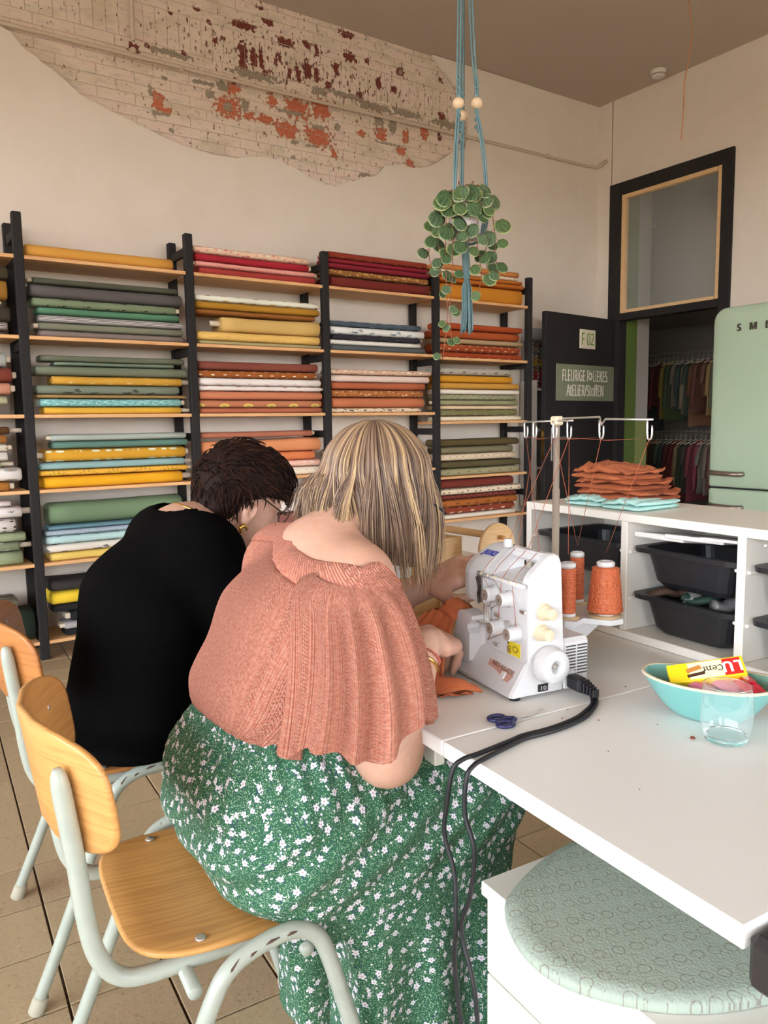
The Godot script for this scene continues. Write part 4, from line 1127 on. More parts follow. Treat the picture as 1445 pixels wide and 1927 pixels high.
	for q in [[0.018, 0.309, 0.205], [0.327, 0.589, 0.205], [0.327, 0.589, 0.105], [0.607, 0.972, 0.205], [0.607, 0.972, 0.105]]:
		var w: float = q[1] - q[0]
		var b := thing("storage_bin", bl[bi], "bin", cb.position + Basis(Vector3.UP, a) * Vector3(0.0, 0, (q[0] + q[1]) / 2), a, "black bins in the white cabinet")
		bin(b, w, D - 0.03, q[2], 0.082)
		bi += 1
	# papers and packets in the bins
	var place := func(lx: float, ly: float, lz: float): return cb.position + Basis(Vector3.UP, a) * Vector3(lx, ly, lz)
	var pl := ["white envelope lying on the upper middle bin", "folded pattern sheet on the upper middle bin", "printed instruction sheet on the upper middle bin"]
	for i in 3:
		var p := mb()
		bx(p, Vector3.ZERO, Vector3(0.15, 0.012 - i * 0.003, 0.12), 0.002, Basis(Vector3.FORWARD, 0.12) * Basis(Vector3.UP, 0.2 * i))
		var o := put(p, "paper_sheet", mat(c8(228, 224, 218), 0.8), self)
		o.position = place.call(0.095, 0.222 + i * 0.005, 0.385 + i * 0.07)
		tag(o, pl[i], "paper", "papers on the upper bin")
	var zp := [["brown rolled leather patch in the lower middle bin", c8(84, 60, 48)], ["clear zip packet in the lower middle bin", c8(150, 148, 146)], ["dark green thread card in the lower middle bin", c8(34, 62, 50)], ["silver foil packet in the lower middle bin", c8(120, 118, 118)]]
	for i in 4:
		var p := mb(true)
		var ring := []
		tube(p, smooth_path([Vector3(-0.035, 0, -0.02), Vector3(-0.01, 0.012, 0.0), Vector3(0.02, 0.004, 0.01), Vector3(0.04, 0.01, 0.025)], 4), 0.014 + 0.004 * (i % 2), 8, true, 0.6)
		var o := put(p, "packet", mat(zp[i][1], 0.3 if i % 2 else 0.7), self)
		o.position = place.call(0.07 + 0.02 * (i % 2), 0.096, 0.375 + i * 0.05)
		o.rotation.y = i * 1.1
		tag(o, zp[i][0], "packet", "odds and ends in the lower bin")
	# folded clothes on the cabinet
	var rust := [c8(178, 98, 58), c8(170, 90, 52), c8(174, 94, 56)]
	var fn := ["top", "middle", "lowest"]
	var y := 1.003 + 0.022
	for i in 2:
		var g := thing("folded_garment", ["mint green folded shirt peeking out left under the rust pile", "mint green folded shirt peeking out right under the rust pile"][i], "folded clothes", place.call(0.10, 0.2755, 0.155 + i * 0.118), a + 0.1, "folded clothes on the cabinet")
		folded(g, 0.15, 0.115, 0.020, cloth(c8(158, 196, 190), "", Color.WHITE, Color.BLACK, 1.25), 40 + i, 0.5)
	for i in range(2, -1, -1):
		var g := thing("folded_garment", "%s of the three folded rust brown garments on the white cabinet" % fn[i], "folded clothes", Vector3(1.475 + (i - 1) * 0.008, y - 0.006, -1.178 + (i - 1) * 0.010), a + 0.12 * (i - 1), "folded clothes on the cabinet")
		folded(g, 0.15, 0.205 - 0.015 * (2 - i), 0.030, cloth(rust[i], "", Color.WHITE, Color.BLACK, 0.95), i * 7, 1.0)
		y += 0.024

func bin(b: Node3D, w: float, d: float, rim: float, h: float):
	var st := mb()
	# hollow tapered trough: outside, lip, inside
	var prof := [[0.052, 0.0], [0.040, 0.012], [0.028, h - 0.02], [0.026, h - 0.012], [0.004, h - 0.010], [0.003, h], [0.022, h], [0.036, h - 0.01], [0.048, 0.012]]
	var rings := []
	for p in prof:
		var ring := []
		var hx2: float = d / 2 - p[0] * 0.75; var hz: float = w / 2 - p[0]
		for q in [[1, 1], [1, -1], [-1, -1], [-1, 1]]:
			var rr := 0.025
			var cx: float = q[0] * (hx2 - rr); var cz: float = q[1] * (hz - rr)
			var a0 := atan2(-q[1], q[0]) - PI / 4
			for s in 5:
				var an := a0 + PI / 2 * s / 4.0
				ring.append(Vector3(cx + cos(an) * rr + d / 2 + 0.004, rim - h + p[1], cz - sin(an) * rr))
		# order the corners round the trough
		ring.sort_custom(func(u, v): return atan2(-u.z, u.x - d / 2 - 0.004) < atan2(-v.z, v.x - d / 2 - 0.004))
		rings.append(ring)
	loft(st, rings, true, true, true)
	put(st, "trough", M.black_plastic, b)
	for s in [-1, 1]:
		box("grip", Vector3(d / 2, rim - 0.016, s * (w / 2 - 0.02)), Vector3(0.07, 0.014, 0.02), M.black_plastic, b, 0.004)

# a soft folded garment: thin slab with rolled folds at the front and slack creases
func folded(g: Node3D, dx: float, dz: float, h: float, m: Material, sd: int, slack: float):
	var nx := 16; var nzz := 20
	for layer in 2:
		var st := mb(true)
		var rings := []
		for i in nzz + 1:
			var t := float(i) / nzz
			var ring := []
			for j in 22:
				var an := TAU * j / 22.0
				var u := 2.0 * t - 1.0
				var rnd := sqrt(maxf(0.0, 1.0 - pow(absf(u), 7.0)))
				var ex := signf(cos(an)) * pow(absf(cos(an)), 0.4) * dx * 0.5 * (0.72 + 0.28 * rnd)
				var yy := signf(sin(an)) * pow(absf(sin(an)), 0.7) * h * 0.27 * maxf(rnd, 0.12)
				var x := ex + 0.016 * slack * nz.get_noise_3d(t * 110.0, layer * 40.0, sd)
				var wob := 0.022 * slack * nz.get_noise_3d(x * 520.0, t * 210.0, sd + layer * 9.0) + 0.016 * slack * nz.get_noise_3d(x * 1500.0 + 60.0, t * 520.0, sd)
				ring.append(Vector3(x, maxf(h * (0.27 + 0.5 * layer) + yy + wob * (0.25 + 0.75 * layer) * (0.6 + 0.4 * sin(an)), 0.0005), u * 0.5 * dz + 0.012 * slack * nz.get_noise_3d(x * 300.0, layer * 30.0 + an * 12.0, sd)))
			rings.append(ring)
		loft(st, rings)
		put(st, "fold", m, g)

func machine():
	var mc := thing("overlock_machine", "white overlock sewing machine with four dials on the table", "sewing machine", Vector3(0.883, TH, -0.926), deg_to_rad(-98.5))
	var wp: Material = M.white_plastic
	# profile of the body seen from the side: (z towards the front, y)
	var full := [[-0.036, 0.064], [-0.036, 0.198], [-0.039, 0.208], [-0.046, 0.217], [-0.076, 0.242], [-0.084, 0.247], [-0.092, 0.248], [-0.100, 0.244], [-0.105, 0.232], [-0.112, 0.10], [-0.114, 0.012], [-0.036, 0.012]]
	var low := [[-0.036, 0.064], [-0.036, 0.192], [-0.038, 0.197], [-0.042, 0.200], [-0.060, 0.203], [-0.075, 0.205], [-0.090, 0.207], [-0.101, 0.208], [-0.1055, 0.205], [-0.112, 0.10], [-0.114, 0.012], [-0.036, 0.012]]
	var sec := func(prof: Array, xs: Array, name: String, m: Material):
		var rings := []
		for x in xs:
			var ring := []
			for p in prof:
				var c := Vector2(-0.075, 0.14)
				var q := Vector2(p[0], p[1])
				var dd := q - c
				q -= dd.normalized() * x[1]
				ring.append(Vector3(x[0], q.y, q.x))
			rings.append(ring)
		var st := mb()
		loft(st, rings)
		return put(st, name, m, mc)
	sec.call(full, [[-0.132, 0.0], [-0.108, 0.0]], "body", wp)
	sec.call(low, [[-0.110, 0.0], [-0.014, 0.0]], "body", wp)
	sec.call(full, [[-0.018, 0.0], [-0.005, 0.0], [-0.001, 0.0015], [0.001, 0.005]], "side_housing", wp)
	# carrying handle bar above the opening
	var hb := mb()
	bx(hb, Vector3(-0.062, 0.236, -0.090), Vector3(0.10, 0.020, 0.026), 0.006)
	put(hb, "carry_handle", wp, mc)
	# head overhanging the needle
	var head := [[-0.030, 0.142], [-0.028, 0.15], [-0.028, 0.192], [-0.031, 0.204], [-0.046, 0.219], [-0.076, 0.242], [-0.084, 0.247], [-0.092, 0.248], [-0.100, 0.244], [-0.105, 0.232], [-0.107, 0.15], [-0.105, 0.142]]
	var rings := []
	for x in [[-0.205, 0.05, 0.020], [-0.203, 0.035, 0.010], [-0.195, 0.018, 0.004], [-0.176, 0.004, 0.0], [-0.160, 0.0, 0.0], [-0.126, 0.0, 0.0]]:
		var ring := []
		for p in head:
			var yy: float = minf(p[1], 0.248 - x[1])
			ring.append(Vector3(x[0], maxf(yy, 0.142), p[0] - x[2]))
		rings.append(ring)
	var hst := mb()
	loft(hst, rings)
	put(hst, "head", wp, mc)
	# recess and metal of the needle bar
	box("needle_plate", Vector3(-0.137, 0.172, -0.0275), Vector3(0.016, 0.058, 0.003), mat(c8(122, 112, 104), 0.4, 0.6), mc, 0.001)
	for q in [[-0.140, 0.180, 0.4], [-0.135, 0.165, -0.3], [-0.138, 0.152, 0.2]]:
		var l := mb()
		bx(l, Vector3(q[0], q[1], -0.0245), Vector3(0.004, 0.022, 0.003), 0.0005, Basis(Vector3.BACK, q[2]))
		put(l, "linkage", mat(c8(64, 58, 54), 0.4, 0.5), mc)
	var ft := mb()
	for q in [[-0.126, 0.128, 0.010], [-0.118, 0.124, 0.006], [-0.112, 0.122, 0.005]]:
		bx(ft, Vector3(q[0], q[1], -0.034), Vector3(q[2], 0.034, 0.008), 0.001)
	bx(ft, Vector3(-0.120, 0.110, -0.030), Vector3(0.026, 0.004, 0.03), 0.001)
	put(ft, "presser_foot", M.steel, mc)
	# cloth plate and looper cover
	box("cloth_plate", Vector3(-0.170, 0.055, -0.07), Vector3(0.075, 0.09, 0.08), wp, mc, 0.006)
	var cv := mb()
	prism(cv, PackedVector2Array([Vector2(-0.200, 0.030), Vector2(-0.146, 0.030), Vector2(-0.140, 0.034), Vector2(-0.139, 0.085), Vector2(-0.147, 0.093), Vector2(-0.146, 0.100), Vector2(-0.132, 0.112), Vector2(-0.131, 0.120), Vector2(-0.160, 0.126), Vector2(-0.172, 0.124), Vector2(-0.180, 0.118), Vector2(-0.186, 0.10), Vector2(-0.198, 0.06)]), 0.03, Vector3(0, 0, -0.036), Vector3.RIGHT, Vector3.UP)
	put(cv, "looper_cover", wp, mc)
	# skirt: sloping front of the base
	var sk := [[0.0, 0.006], [0.001, 0.012], [-0.031, 0.060], [-0.036, 0.064], [-0.10, 0.066], [-0.112, 0.064], [-0.112, 0.006]]
	rings = []
	for x in [[-0.236, 0.006], [-0.230, 0.0], [-0.004, 0.0], [0.0015, 0.004]]:
		var ring := []
		for p in sk: ring.append(Vector3(x[0], p[1], p[0] - (x[1] if p[0] > -0.05 else -x[1])))
		rings.append(ring)
	var sst := mb()
	loft(sst, rings)
	put(sst, "base_skirt", wp, mc)
	var dirn := Vector3(0, 0.05, -0.034).normalized()   # up the slope
	var nrm := Vector3(0, 0.034, 0.05).normalized()
	# model name on its curved badge
	var bd := mb()
	prism(bd, PackedVector2Array([Vector2(-0.040, 0.011), Vector2(-0.038, -0.002), Vector2(-0.02, -0.003), Vector2(0.0, -0.007), Vector2(0.02, -0.016), Vector2(0.034, -0.015), Vector2(0.040, -0.002), Vector2(0.0, 0.005)]), 0.0006, Vector3(-0.055, 0.040, -0.0172), Vector3.RIGHT, dirn)
	put(bd, "badge", mat(c8(206, 164, 150), 0.3, 0.3), mc)
	var tx := put_mesh(text("MO-654DE", 0.0115, 0.0006), "model_lettering", mat(c8(150, 92, 78), 0.4), mc)
	tx.transform = Transform3D(Basis(Vector3(1.25, -0.07, 0.05), dirn, nrm), Vector3(-0.048, 0.0435, -0.0195) + nrm * 0.0016)
	var jk := put_mesh(text("JUKI", 0.017, 0.0008, "Droid Sans", 800), "brand_lettering", mat(c8(40, 56, 160), 0.4), mc)
	var sl := Vector3(0, 0.023, -0.030).normalized()
	var sn := Vector3(0, 0.030, 0.023).normalized()
	jk.transform = Transform3D(Basis(Vector3(1.15, 0, 0) + sl * 0.0, sl + Vector3(0.28, 0, 0), sn), Vector3(-0.150, 0.2300, -0.0595) + sn * 0.001)
	var lt := mb()
	bx(lt, Vector3(-0.040, 0.034, -0.013), Vector3(0.012, 0.014, 0.006), 0.001, Basis(Vector3.RIGHT, -0.6))
	put(lt, "latch", wp, mc)
	# yellow safety sticker
	var yk := mb()
	bx(yk, Vector3(-0.040, 0.0775, -0.0355), Vector3(0.036, 0.024, 0.001), 0.0)
	put(yk, "sticker", mat(c8(222, 196, 44), 0.5), mc)
	for i in 4: box("sticker_print", Vector3(-0.055, 0.079 - i * 0.0035, -0.0347), Vector3(0.011, 0.0014, 0.0006), mat(c8(70, 62, 30), 0.6), mc, 0.0)
	var sg := mb(true)
	for s in 16: lathe(sg, [[0.0012, 0.0], [0.0, 0.0004]], 5, Vector3(-0.036 + cos(TAU * s / 16.0) * 0.007, 0.078 + sin(TAU * s / 16.0) * 0.005, -0.0348), Basis(Vector3.RIGHT, PI / 2))
	put(sg, "sticker_print", mat(c8(70, 62, 30), 0.6), mc)
	var tr := mb()
	prism(tr, PackedVector2Array([Vector2(-0.003, -0.003), Vector2(0.003, -0.003), Vector2(0, 0.003)]), 0.0005, Vector3(-0.057, 0.0865, -0.035), Vector3.RIGHT, Vector3.UP)
	put(tr, "sticker_print", mat(c8(70, 62, 30), 0.6), mc)
	# tension dials
	for p in [[-0.098, 0.166], [-0.053, 0.165], [-0.082, 0.108], [-0.030, 0.109]]:
		var ds := mb(true)
		lathe(ds, [[0.0155, 0.0], [0.0155, 0.004], [0.0127, 0.0045], [0.0122, 0.020], [0.0112, 0.0235], [0.0100, 0.0240]], 24, Vector3(p[0], p[1], -0.036), Basis(Vector3.RIGHT, PI / 2))
		var dial := put(ds, "tension_dial", wp, mc)
		var df := mb()
		lathe(df, [[0.0102, 0.0], [0.0102, 0.0006], [0.0, 0.0006]], 20, Vector3(p[0], p[1], -0.0120), Basis(Vector3.RIGHT, PI / 2))
		put(df, "dial_face", mat(c8(168, 154, 142), 0.4, 0.4), dial)
		box("dial_mark", Vector3(p[0], p[1], -0.0111), Vector3(0.0045, 0.0055, 0.0006), mat(c8(110, 100, 92), 0.5), dial, 0.0)
	# thread guides
	var gb := mb(true)
	tube(gb, [Vector3(-0.142, 0.196, -0.027), Vector3(-0.002, 0.196, -0.029)], 0.0042, 8)
	put(gb, "thread_guide_bar", wp, mc)
	for i in 6: box("guide_tooth", Vector3(-0.128 + i * 0.022, 0.199, -0.0245), Vector3(0.003, 0.004, 0.006), M.cream_plastic, mc, 0.0008)
	for q in [[-0.012, 0.150], [-0.090, 0.128], [-0.057, 0.121], [-0.092, 0.073]]:
		box("thread_guide", Vector3(q[0], q[1], -0.034), Vector3(0.016, 0.007, 0.006), M.steel, mc, 0.001)
	var pk := mb(true)
	lathe(pk, [[0.009, 0.0], [0.0085, 0.012], [0.007, 0.015], [0.0, 0.0155]], 16, Vector3(-0.112, 0.246, -0.072))
	put(pk, "pressure_knob", wp, mc)
	# right side: stitch dials, hand wheel, switch, inlet
	for q in [[-0.068, 0.149], [-0.062, 0.114]]:
		var ks := mb(true)
		lathe(ks, [[0.0155, 0.0], [0.0155, 0.0018], [0.0150, 0.0022], [0.0136, 0.0024], [0.0133, 0.0030], [0.0131, 0.011], [0.0127, 0.0117], [0.0108, 0.0119], [0.0106, 0.0124], [0.0100, 0.0252], [0.0095, 0.0260], [0.0088, 0.0262], [0.0, 0.0264]], 24, Vector3(0.0, q[1], q[0]), Basis(Vector3.BACK, -PI / 2))
		put(ks, "stitch_dial", M.cream_plastic, mc)
	var hw := mb(true)
	lathe(hw, [[0.0315, 0.0], [0.0325, 0.004], [0.0325, 0.009], [0.031, 0.012], [0.029, 0.025], [0.0265, 0.028], [0.013, 0.0285], [0.0105, 0.0275], [0.0105, 0.015], [0.0, 0.015]], 36, Vector3(0.002, 0.058, -0.074), Basis(Vector3.BACK, -PI / 2))
	put(hw, "hand_wheel", wp, mc)
	var hu := mb(true)
	lathe(hu, [[0.0055, 0.0], [0.0045, 0.010], [0.0, 0.0105]], 16, Vector3(0.016, 0.058, -0.074), Basis(Vector3.BACK, -PI / 2))
	put(hu, "wheel_hub", M.far_wall, mc)
	box("switch", Vector3(0.002, 0.016, -0.066), Vector3(0.004, 0.013, 0.021), M.black_plastic, mc, 0.001)
	var io := put_mesh(text("I O", 0.009, 0.0004), "switch_lettering", M.white_plastic, mc)
	io.transform = Transform3D(Basis(Vector3.UP, PI / 2), Vector3(0.0045, 0.016, -0.066))
	# motor housing with vent slots
	var mh := mb()
	bx(mh, Vector3(-0.045, 0.052, -0.140), Vector3(0.09, 0.084, 0.062), 0.007)
	put(mh, "motor_housing", wp, mc)
	for i in 10:
		for s in [-1, 1]:
			box("vent_slot", Vector3(0.0005, 0.030 + i * 0.0056, -0.140 + s * 0.0125), Vector3(0.0015, 0.0022, 0.021), mat(c8(70, 66, 66), 0.7), mc, 0.0)
	box("power_inlet", Vector3(0.003, 0.022, -0.122), Vector3(0.006, 0.03, 0.024), M.white_plastic, mc, 0.001)
	for q in [[-0.01, -0.01], [-0.22, -0.01], [-0.02, -0.15], [-0.2, -0.1]]:
		var f := mb(true)
		lathe(f, [[0.010, 0.0], [0.011, 0.006]], 14, Vector3(q[0], 0.0, q[1] - 0.005))
		put(f, "rubber_foot", M.black_rubber, mc)
	# spool stand behind
	var sp := mb()
	var y0 := 0.104
	prism(sp, PackedVector2Array([Vector2(-0.28, -0.20), Vector2(-0.25, -0.17), Vector2(-0.07, -0.17), Vector2(-0.055, -0.185), Vector2(-0.07, -0.215), Vector2(-0.03, -0.245), Vector2(-0.03, -0.275), Vector2(-0.06, -0.30), Vector2(-0.12, -0.29), Vector2(-0.16, -0.32), Vector2(-0.20, -0.31), Vector2(-0.20, -0.25), Vector2(-0.27, -0.23)]), -0.010, Vector3(0, y0 - 0.010, 0), Vector3.RIGHT, Vector3.BACK)
	put(sp, "spool_stand", wp, mc)
	box("stand_arm", Vector3(-0.10, 0.06, -0.185), Vector3(0.06, 0.075, 0.035), wp, mc, 0.006)
	var br := mb()
	prism(br, PackedVector2Array([Vector2(-0.17, 0.04), Vector2(-0.17, 0.094), Vector2(-0.285, 0.094), Vector2(-0.20, 0.04)]), 0.02, Vector3(-0.085, 0, 0), Vector3.BACK, Vector3.UP)
	put(br, "stand_bracket", wp, mc)
	var spots := [[-0.089, -0.192], [-0.172, -0.283], [-0.063, -0.260]]
	for q in spots:
		var ds := mb(true)
		lathe(ds, [[0.030 if q[0] > -0.07 else 0.022, 0.0], [0.030 if q[0] > -0.07 else 0.022, 0.003]], 24, Vector3(q[0], y0, q[1]))
		put(ds, "spool_cushion", mat(c8(184, 156, 118), 0.9), mc)
	# telescopic antenna
	var an := Vector3(-0.175, 0, -0.23)
	var as1 := mb(true)
	lathe(as1, [[0.0085, y0], [0.0085, 0.20], [0.0072, 0.2005], [0.0072, 0.34], [0.006, 0.3405], [0.006, 0.47]], 14, an)
	put(as1, "antenna", M.steel, mc)
	box("antenna_clamp", an + Vector3(0, 0.474, 0), Vector3(0.022, 0.018, 0.018), M.cream_plastic, mc, 0.003)
	var lp := []
	for q in [[-0.275, 0.0], [-0.245, 0.0], [-0.155, 0.02], [-0.115, 0.018], [-0.07, -0.02], [0.055, -0.015]]:
		lp.append(Vector3(q[0], 0.462, an.z + q[1]))
	var ws := mb(true)
	for pth in [[Vector3(-0.285, 0.472, an.z), an + Vector3(0, 0.474, 0.004)], [an + Vector3(0, 0.474, 0.004), Vector3(-0.105, 0.474, an.z + 0.018)], [an + Vector3(0, 0.478, -0.004), Vector3(-0.075, 0.480, an.z - 0.02), Vector3(-0.07, 0.465, an.z - 0.02), Vector3(-0.06, 0.476, an.z - 0.02), Vector3(0.062, 0.474, an.z - 0.015)]]:
		tube(ws, pth, 0.0019, 6)
	for l in lp:
		tube(ws, smooth_path([l + Vector3(-0.006, 0.012, 0), l + Vector3(-0.005, -0.016, 0), l + Vector3(0, -0.022, 0), l + Vector3(0.005, -0.016, 0), l + Vector3(0.005, 0.002, 0)], 3), 0.0017, 5)
	put(ws, "thread_hanger", M.steel, mc)
	# threads
	var thm := mat(c8(168, 88, 58), 0.8)
	var tops := [Vector3(-0.089, 0.225, -0.192), Vector3(-0.172, 0.222, -0.283), Vector3(-0.063, 0.226, -0.260), Vector3(-0.172, 0.222, -0.283)]
	var l1 := [3, 4, 5, 2]; var l2 := [2, 1, 3, 0]
	for i in 4:
		var t := mb(true)
		var lo := Vector3(0, -0.02, 0)
		var gx := -0.135 + i * 0.032
		tube(t, [tops[i], lp[l1[i]] + lo, (lp[l1[i]] + lp[l2[i]]) / 2 + lo + Vector3(0, -0.004, 0), lp[l2[i]] + lo, Vector3(gx, 0.249, -0.088), Vector3(gx + 0.004, 0.218, -0.0445), Vector3(gx + 0.006, 0.198, -0.0255), Vector3([-0.098, -0.053, -0.082, -0.027][i], [0.166, 0.166, 0.12, 0.12][i], -0.030), Vector3(-0.12, [0.13, 0.13, 0.075, 0.075][i], -0.033)], 0.0006, 4, true)
		put(t, "thread", thm, mc)
	# thread spools and cone
	var bs := Basis(Vector3.UP, deg_to_rad(-98.5))
	var tmm := bump(tmat(ntex(0.03, [c8(196, 98, 56), c8(184, 88, 48), c8(200, 106, 64)], 128, 256, 2, 9), 0.55, 6.0), nbump(0.25, 6.0, 128, 1, 4), 0.4)
	for i in 3:
		var q: Array = spots[i]
		var cn := thing("thread_cone", ["narrow rust thread spool nearest the machine body", "narrow rust thread spool standing furthest back", "wide cone of rust coloured thread on the spool stand"][i], "thread", Vector3(0.883, TH + y0 + 0.0035, -0.926) + bs * Vector3(q[0], 0, q[1]), 0.0, "rust threads on the machine")
		var s := mb(true)
		var pr := []
		var r0: float = [0.0148, 0.0140, 0.0330][i]; var r1: float = [0.0148, 0.0140, 0.0250][i]
		pr.append([r0 * 0.92, 0.006])
		for k in 17:
			var tt := k / 16.0
			pr.append([lerpf(r0, r1, tt) + 0.0004 * sin(k * 2.4), 0.008 + tt * 0.082])
		pr.append([r1 * 0.6, 0.093])
		lathe(s, pr, 28)
		put(s, "thread_winding", tmm, cn)
		var s2 := mb(true)
		var rr: float = [0.0150, 0.0142, 0.017][i]
		lathe(s2, [[rr, 0.0], [rr, 0.006], [0.008, 0.0065], [0.008, 0.092], [rr * 0.96, 0.0925], [rr, 0.1], [rr * 0.8, 0.1025], [0.008, 0.103], [0.0065, 0.09], [0.0, 0.09]], 24)
		put(s2, "core", M.white_plastic, cn)

func pth(list: Array, y: float) -> Array:
	var out := []
	for p in list: out.append(Vector3(p[0], y, p[1]))
	return out

func small_things():
	# power lead: plug and two cables that run over the table edge to the floor
	var bs := Basis(Vector3.UP, deg_to_rad(-98.5))
	var pp := Vector3(0.883, TH, -0.926) + bs * Vector3(0.006, 0.022, -0.122)
	var cd := thing("power_cord", "black power plug and double lead hanging over the table edge", "power cord")
	var px := bs * Vector3(1, 0, 0)
	var ps := mb()
	var pb := Basis(px, Vector3.UP, px.cross(Vector3.UP))
	bx(ps, pp + px * 0.018, Vector3(0.034, 0.024, 0.022), 0.004, pb)
	put(ps, "plug", M.black_rubber, cd)
	for i in 5:
		var rb := mb()
		bx(rb, pp + px * (0.038 + i * 0.007) + Vector3(0, -0.001 * i, 0), Vector3(0.004, 0.021 - i * 0.002, 0.021 - i * 0.002), 0.001, pb)
		put(rb, "strain_relief", M.black_rubber, cd)
	var e0 := pp + px * 0.034
	for k in 2:
		var s := 1.0 if k == 0 else -1.0
		var o := 0.005 * s
		var path := [e0 + Vector3(0, 0, o * 0.5), Vector3(1.016 + o * 0.6, 0.742, -0.868), Vector3(0.990 + o, 0.7345, -0.836), Vector3(0.945, 0.7345, -0.812 + o), Vector3(0.905, 0.7345, -0.800 + o), Vector3(0.847, 0.7345, -0.796 + o), Vector3(0.796, 0.7345, -0.801 + o), Vector3(0.767, 0.7345, -0.798 + o), Vector3(0.700, 0.7345, -0.789 + o * 1.6), Vector3(0.668, 0.7335, -0.785 + o * 2.4)]
		path.append(Vector3(0.654, 0.720, -0.786 + o * 3.0))
		if k == 0: path.append_array([Vector3(0.650, 0.670, -0.770), Vector3(0.652, 0.625, -0.753), Vector3(0.652, 0.551, -0.762), Vector3(0.652, 0.492, -0.781), Vector3(0.650, 0.41, -0.748), Vector3(0.650, 0.25, -0.74)])
		else: path.append_array([Vector3(0.648, 0.670, -0.807), Vector3(0.650, 0.62, -0.815), Vector3(0.652, 0.566, -0.795), Vector3(0.645, 0.492, -0.785), Vector3(0.648, 0.424, -0.790), Vector3(0.650, 0.25, -0.765)])
		path.append_array([Vector3(0.650 + o * 3.0, 0.06, -0.755 - o), Vector3(0.655 + o * 4.0, 0.0045, -0.72), Vector3(0.64 + o * 4.0, 0.0045, -0.5), Vector3(0.5 + o * 5.0, 0.0045, -0.2)])
		var st := mb(true)
		tube(st, smooth_path(path, 5), 0.0035, 8)
		put(st, "cable", M.black_rubber, cd)
	var fc := mb(true)
	tube(fc, smooth_path([Vector3(0.68, 0.006, -1.25), Vector3(0.72, 0.006, -1.5), Vector3(0.66, 0.006, -1.62), Vector3(0.70, 0.006, -1.85), Vector3(0.85, 0.006, -2.1)], 6), 0.005, 8)
	tag(put(fc, "floor_cable", M.black_rubber, self), "black cable lying on the tiles behind the near chair", "cable")
	# scissors
	var sc := thing("scissors", "small curved embroidery scissors with navy handles beside the machine", "scissors", Vector3(0.835, TH + 0.004, -0.862), deg_to_rad(-12))
	for s in [-1.0, 1.0]:
		var hs := mb(true)
		var ring := []
		for i in 21:
			var an := TAU * i / 20.0
			ring.append(Vector3(-0.028 + cos(an) * 0.0135, 0, s * 0.0135 + sin(an) * 0.0105))
		tube(hs, ring, 0.0036, 6)
		tube(hs, [Vector3(-0.016, 0, s * 0.009), Vector3(-0.002, 0, s * 0.002)], 0.0036, 6)
		put(hs, "handle", mat(c8(40, 42, 84), 0.35), sc)
		var bl := mb()
		bx(bl, Vector3(0.014, 0.001 * s, -s * 0.0015), Vector3(0.036, 0.0016, 0.006), 0.0005, Basis(Vector3.UP, -0.12 * s))
		bx(bl, Vector3(0.042, 0.003, -0.004 - s * 0.001), Vector3(0.026, 0.0014, 0.004), 0.0005, Basis(Vector3.UP, 0.25 - 0.05 * s) * Basis(Vector3.BACK, 0.15))
		put(bl, "blade", M.steel, sc)
	# teal bowl
	var bw := thing("ceramic_bowl", "teal glazed oval bowl with cream rim on the white table", "bowl", Vector3(1.090, TH, -0.692), deg_to_rad(-62))
	var tg := mat(c8(112, 172, 166), 0.12)
	tg.clearcoat_enabled = true; tg.clearcoat = 0.6
	var bring := func(t: float, y: float, off: float):
		var r := []
		for j in 40:
			var an := TAU * j / 40.0
			var cx := signf(cos(an)) * pow(absf(cos(an)), 0.85); var sx := signf(sin(an)) * pow(absf(sin(an)), 0.85)
			var rx := 0.102 + off; var rz := 0.064 + off
			var squeeze := 1.0 + 0.10 * cx
			var lift := 0.005 * cx * cx * t
			r.append(Vector3(cx * rx * lerpf(0.42, 1.0, t), y + lift, -sx * rz * squeeze * lerpf(0.42, 1.0, t)))
		return r
	var outer := []
	for k in 9:
		var v := k / 8.0
		outer.append(bring.call(pow(v, 0.62), v * 0.062, 0.0))
	var st := mb(true)
	loft(st, outer, true, true, false)
	put(st, "outside", tg, bw)
	var inner := []
	for k in 9:
		var v := 1.0 - k / 8.0
		inner.append(bring.call(pow(v, 0.62), 0.006 + v * 0.057, -0.005))
	st = mb(true)
	loft(st, inner, true, false, true)
	put(st, "inside", tg, bw)
	st = mb(true)
	loft(st, [bring.call(1.0, 0.061, 0.0004), bring.call(1.0, 0.0645, -0.0005), bring.call(1.0, 0.0645, -0.004), bring.call(1.0, 0.062, -0.0055)], true, false, false)
	put(st, "rim", mat(c8(214, 200, 172), 0.4), bw)
	# biscuit box in the bowl, upside down to the camera
	var bb := thing("biscuit_box", "yellow biscuit box with red corner panel lying in the bowl", "box", Vector3(1.098, TH + 0.066, -0.702), 0.0)
	var ex := (Vector3(1.115, 0.016, -0.652) - Vector3(1.035, -0.010, -0.742)).normalized()
	var ez := ex.cross(Vector3.UP).normalized()
	var ey := (ez.cross(ex)).normalized()
	# lean the top face towards the camera
	var B := Basis(ex, 0.62) * Basis(ex, ey, ez)
	bb.transform.basis = B.scaled(Vector3.ONE * 0.9)
	st = mb()
	bx(st, Vector3.ZERO, Vector3(0.128, 0.030, 0.040), 0.001)
	put(st, "carton", mat(c8(240, 206, 30), 0.4), bb)
	box("red_panel", Vector3(0.044, 0.0153, 0.0), Vector3(0.030, 0.0008, 0.034), mat(c8(206, 40, 36), 0.4), bb, 0.0)
	box("cream_panel", Vector3(0.0, 0.0152, 0.0), Vector3(0.058, 0.0006, 0.034), mat(c8(240, 228, 190), 0.4), bb, 0.0)
	box("wafer_picture", Vector3(-0.020, 0.0155, -0.004), Vector3(0.026, 0.0006, 0.009), mat(c8(196, 130, 60), 0.5), bb, 0.0, 0.25)
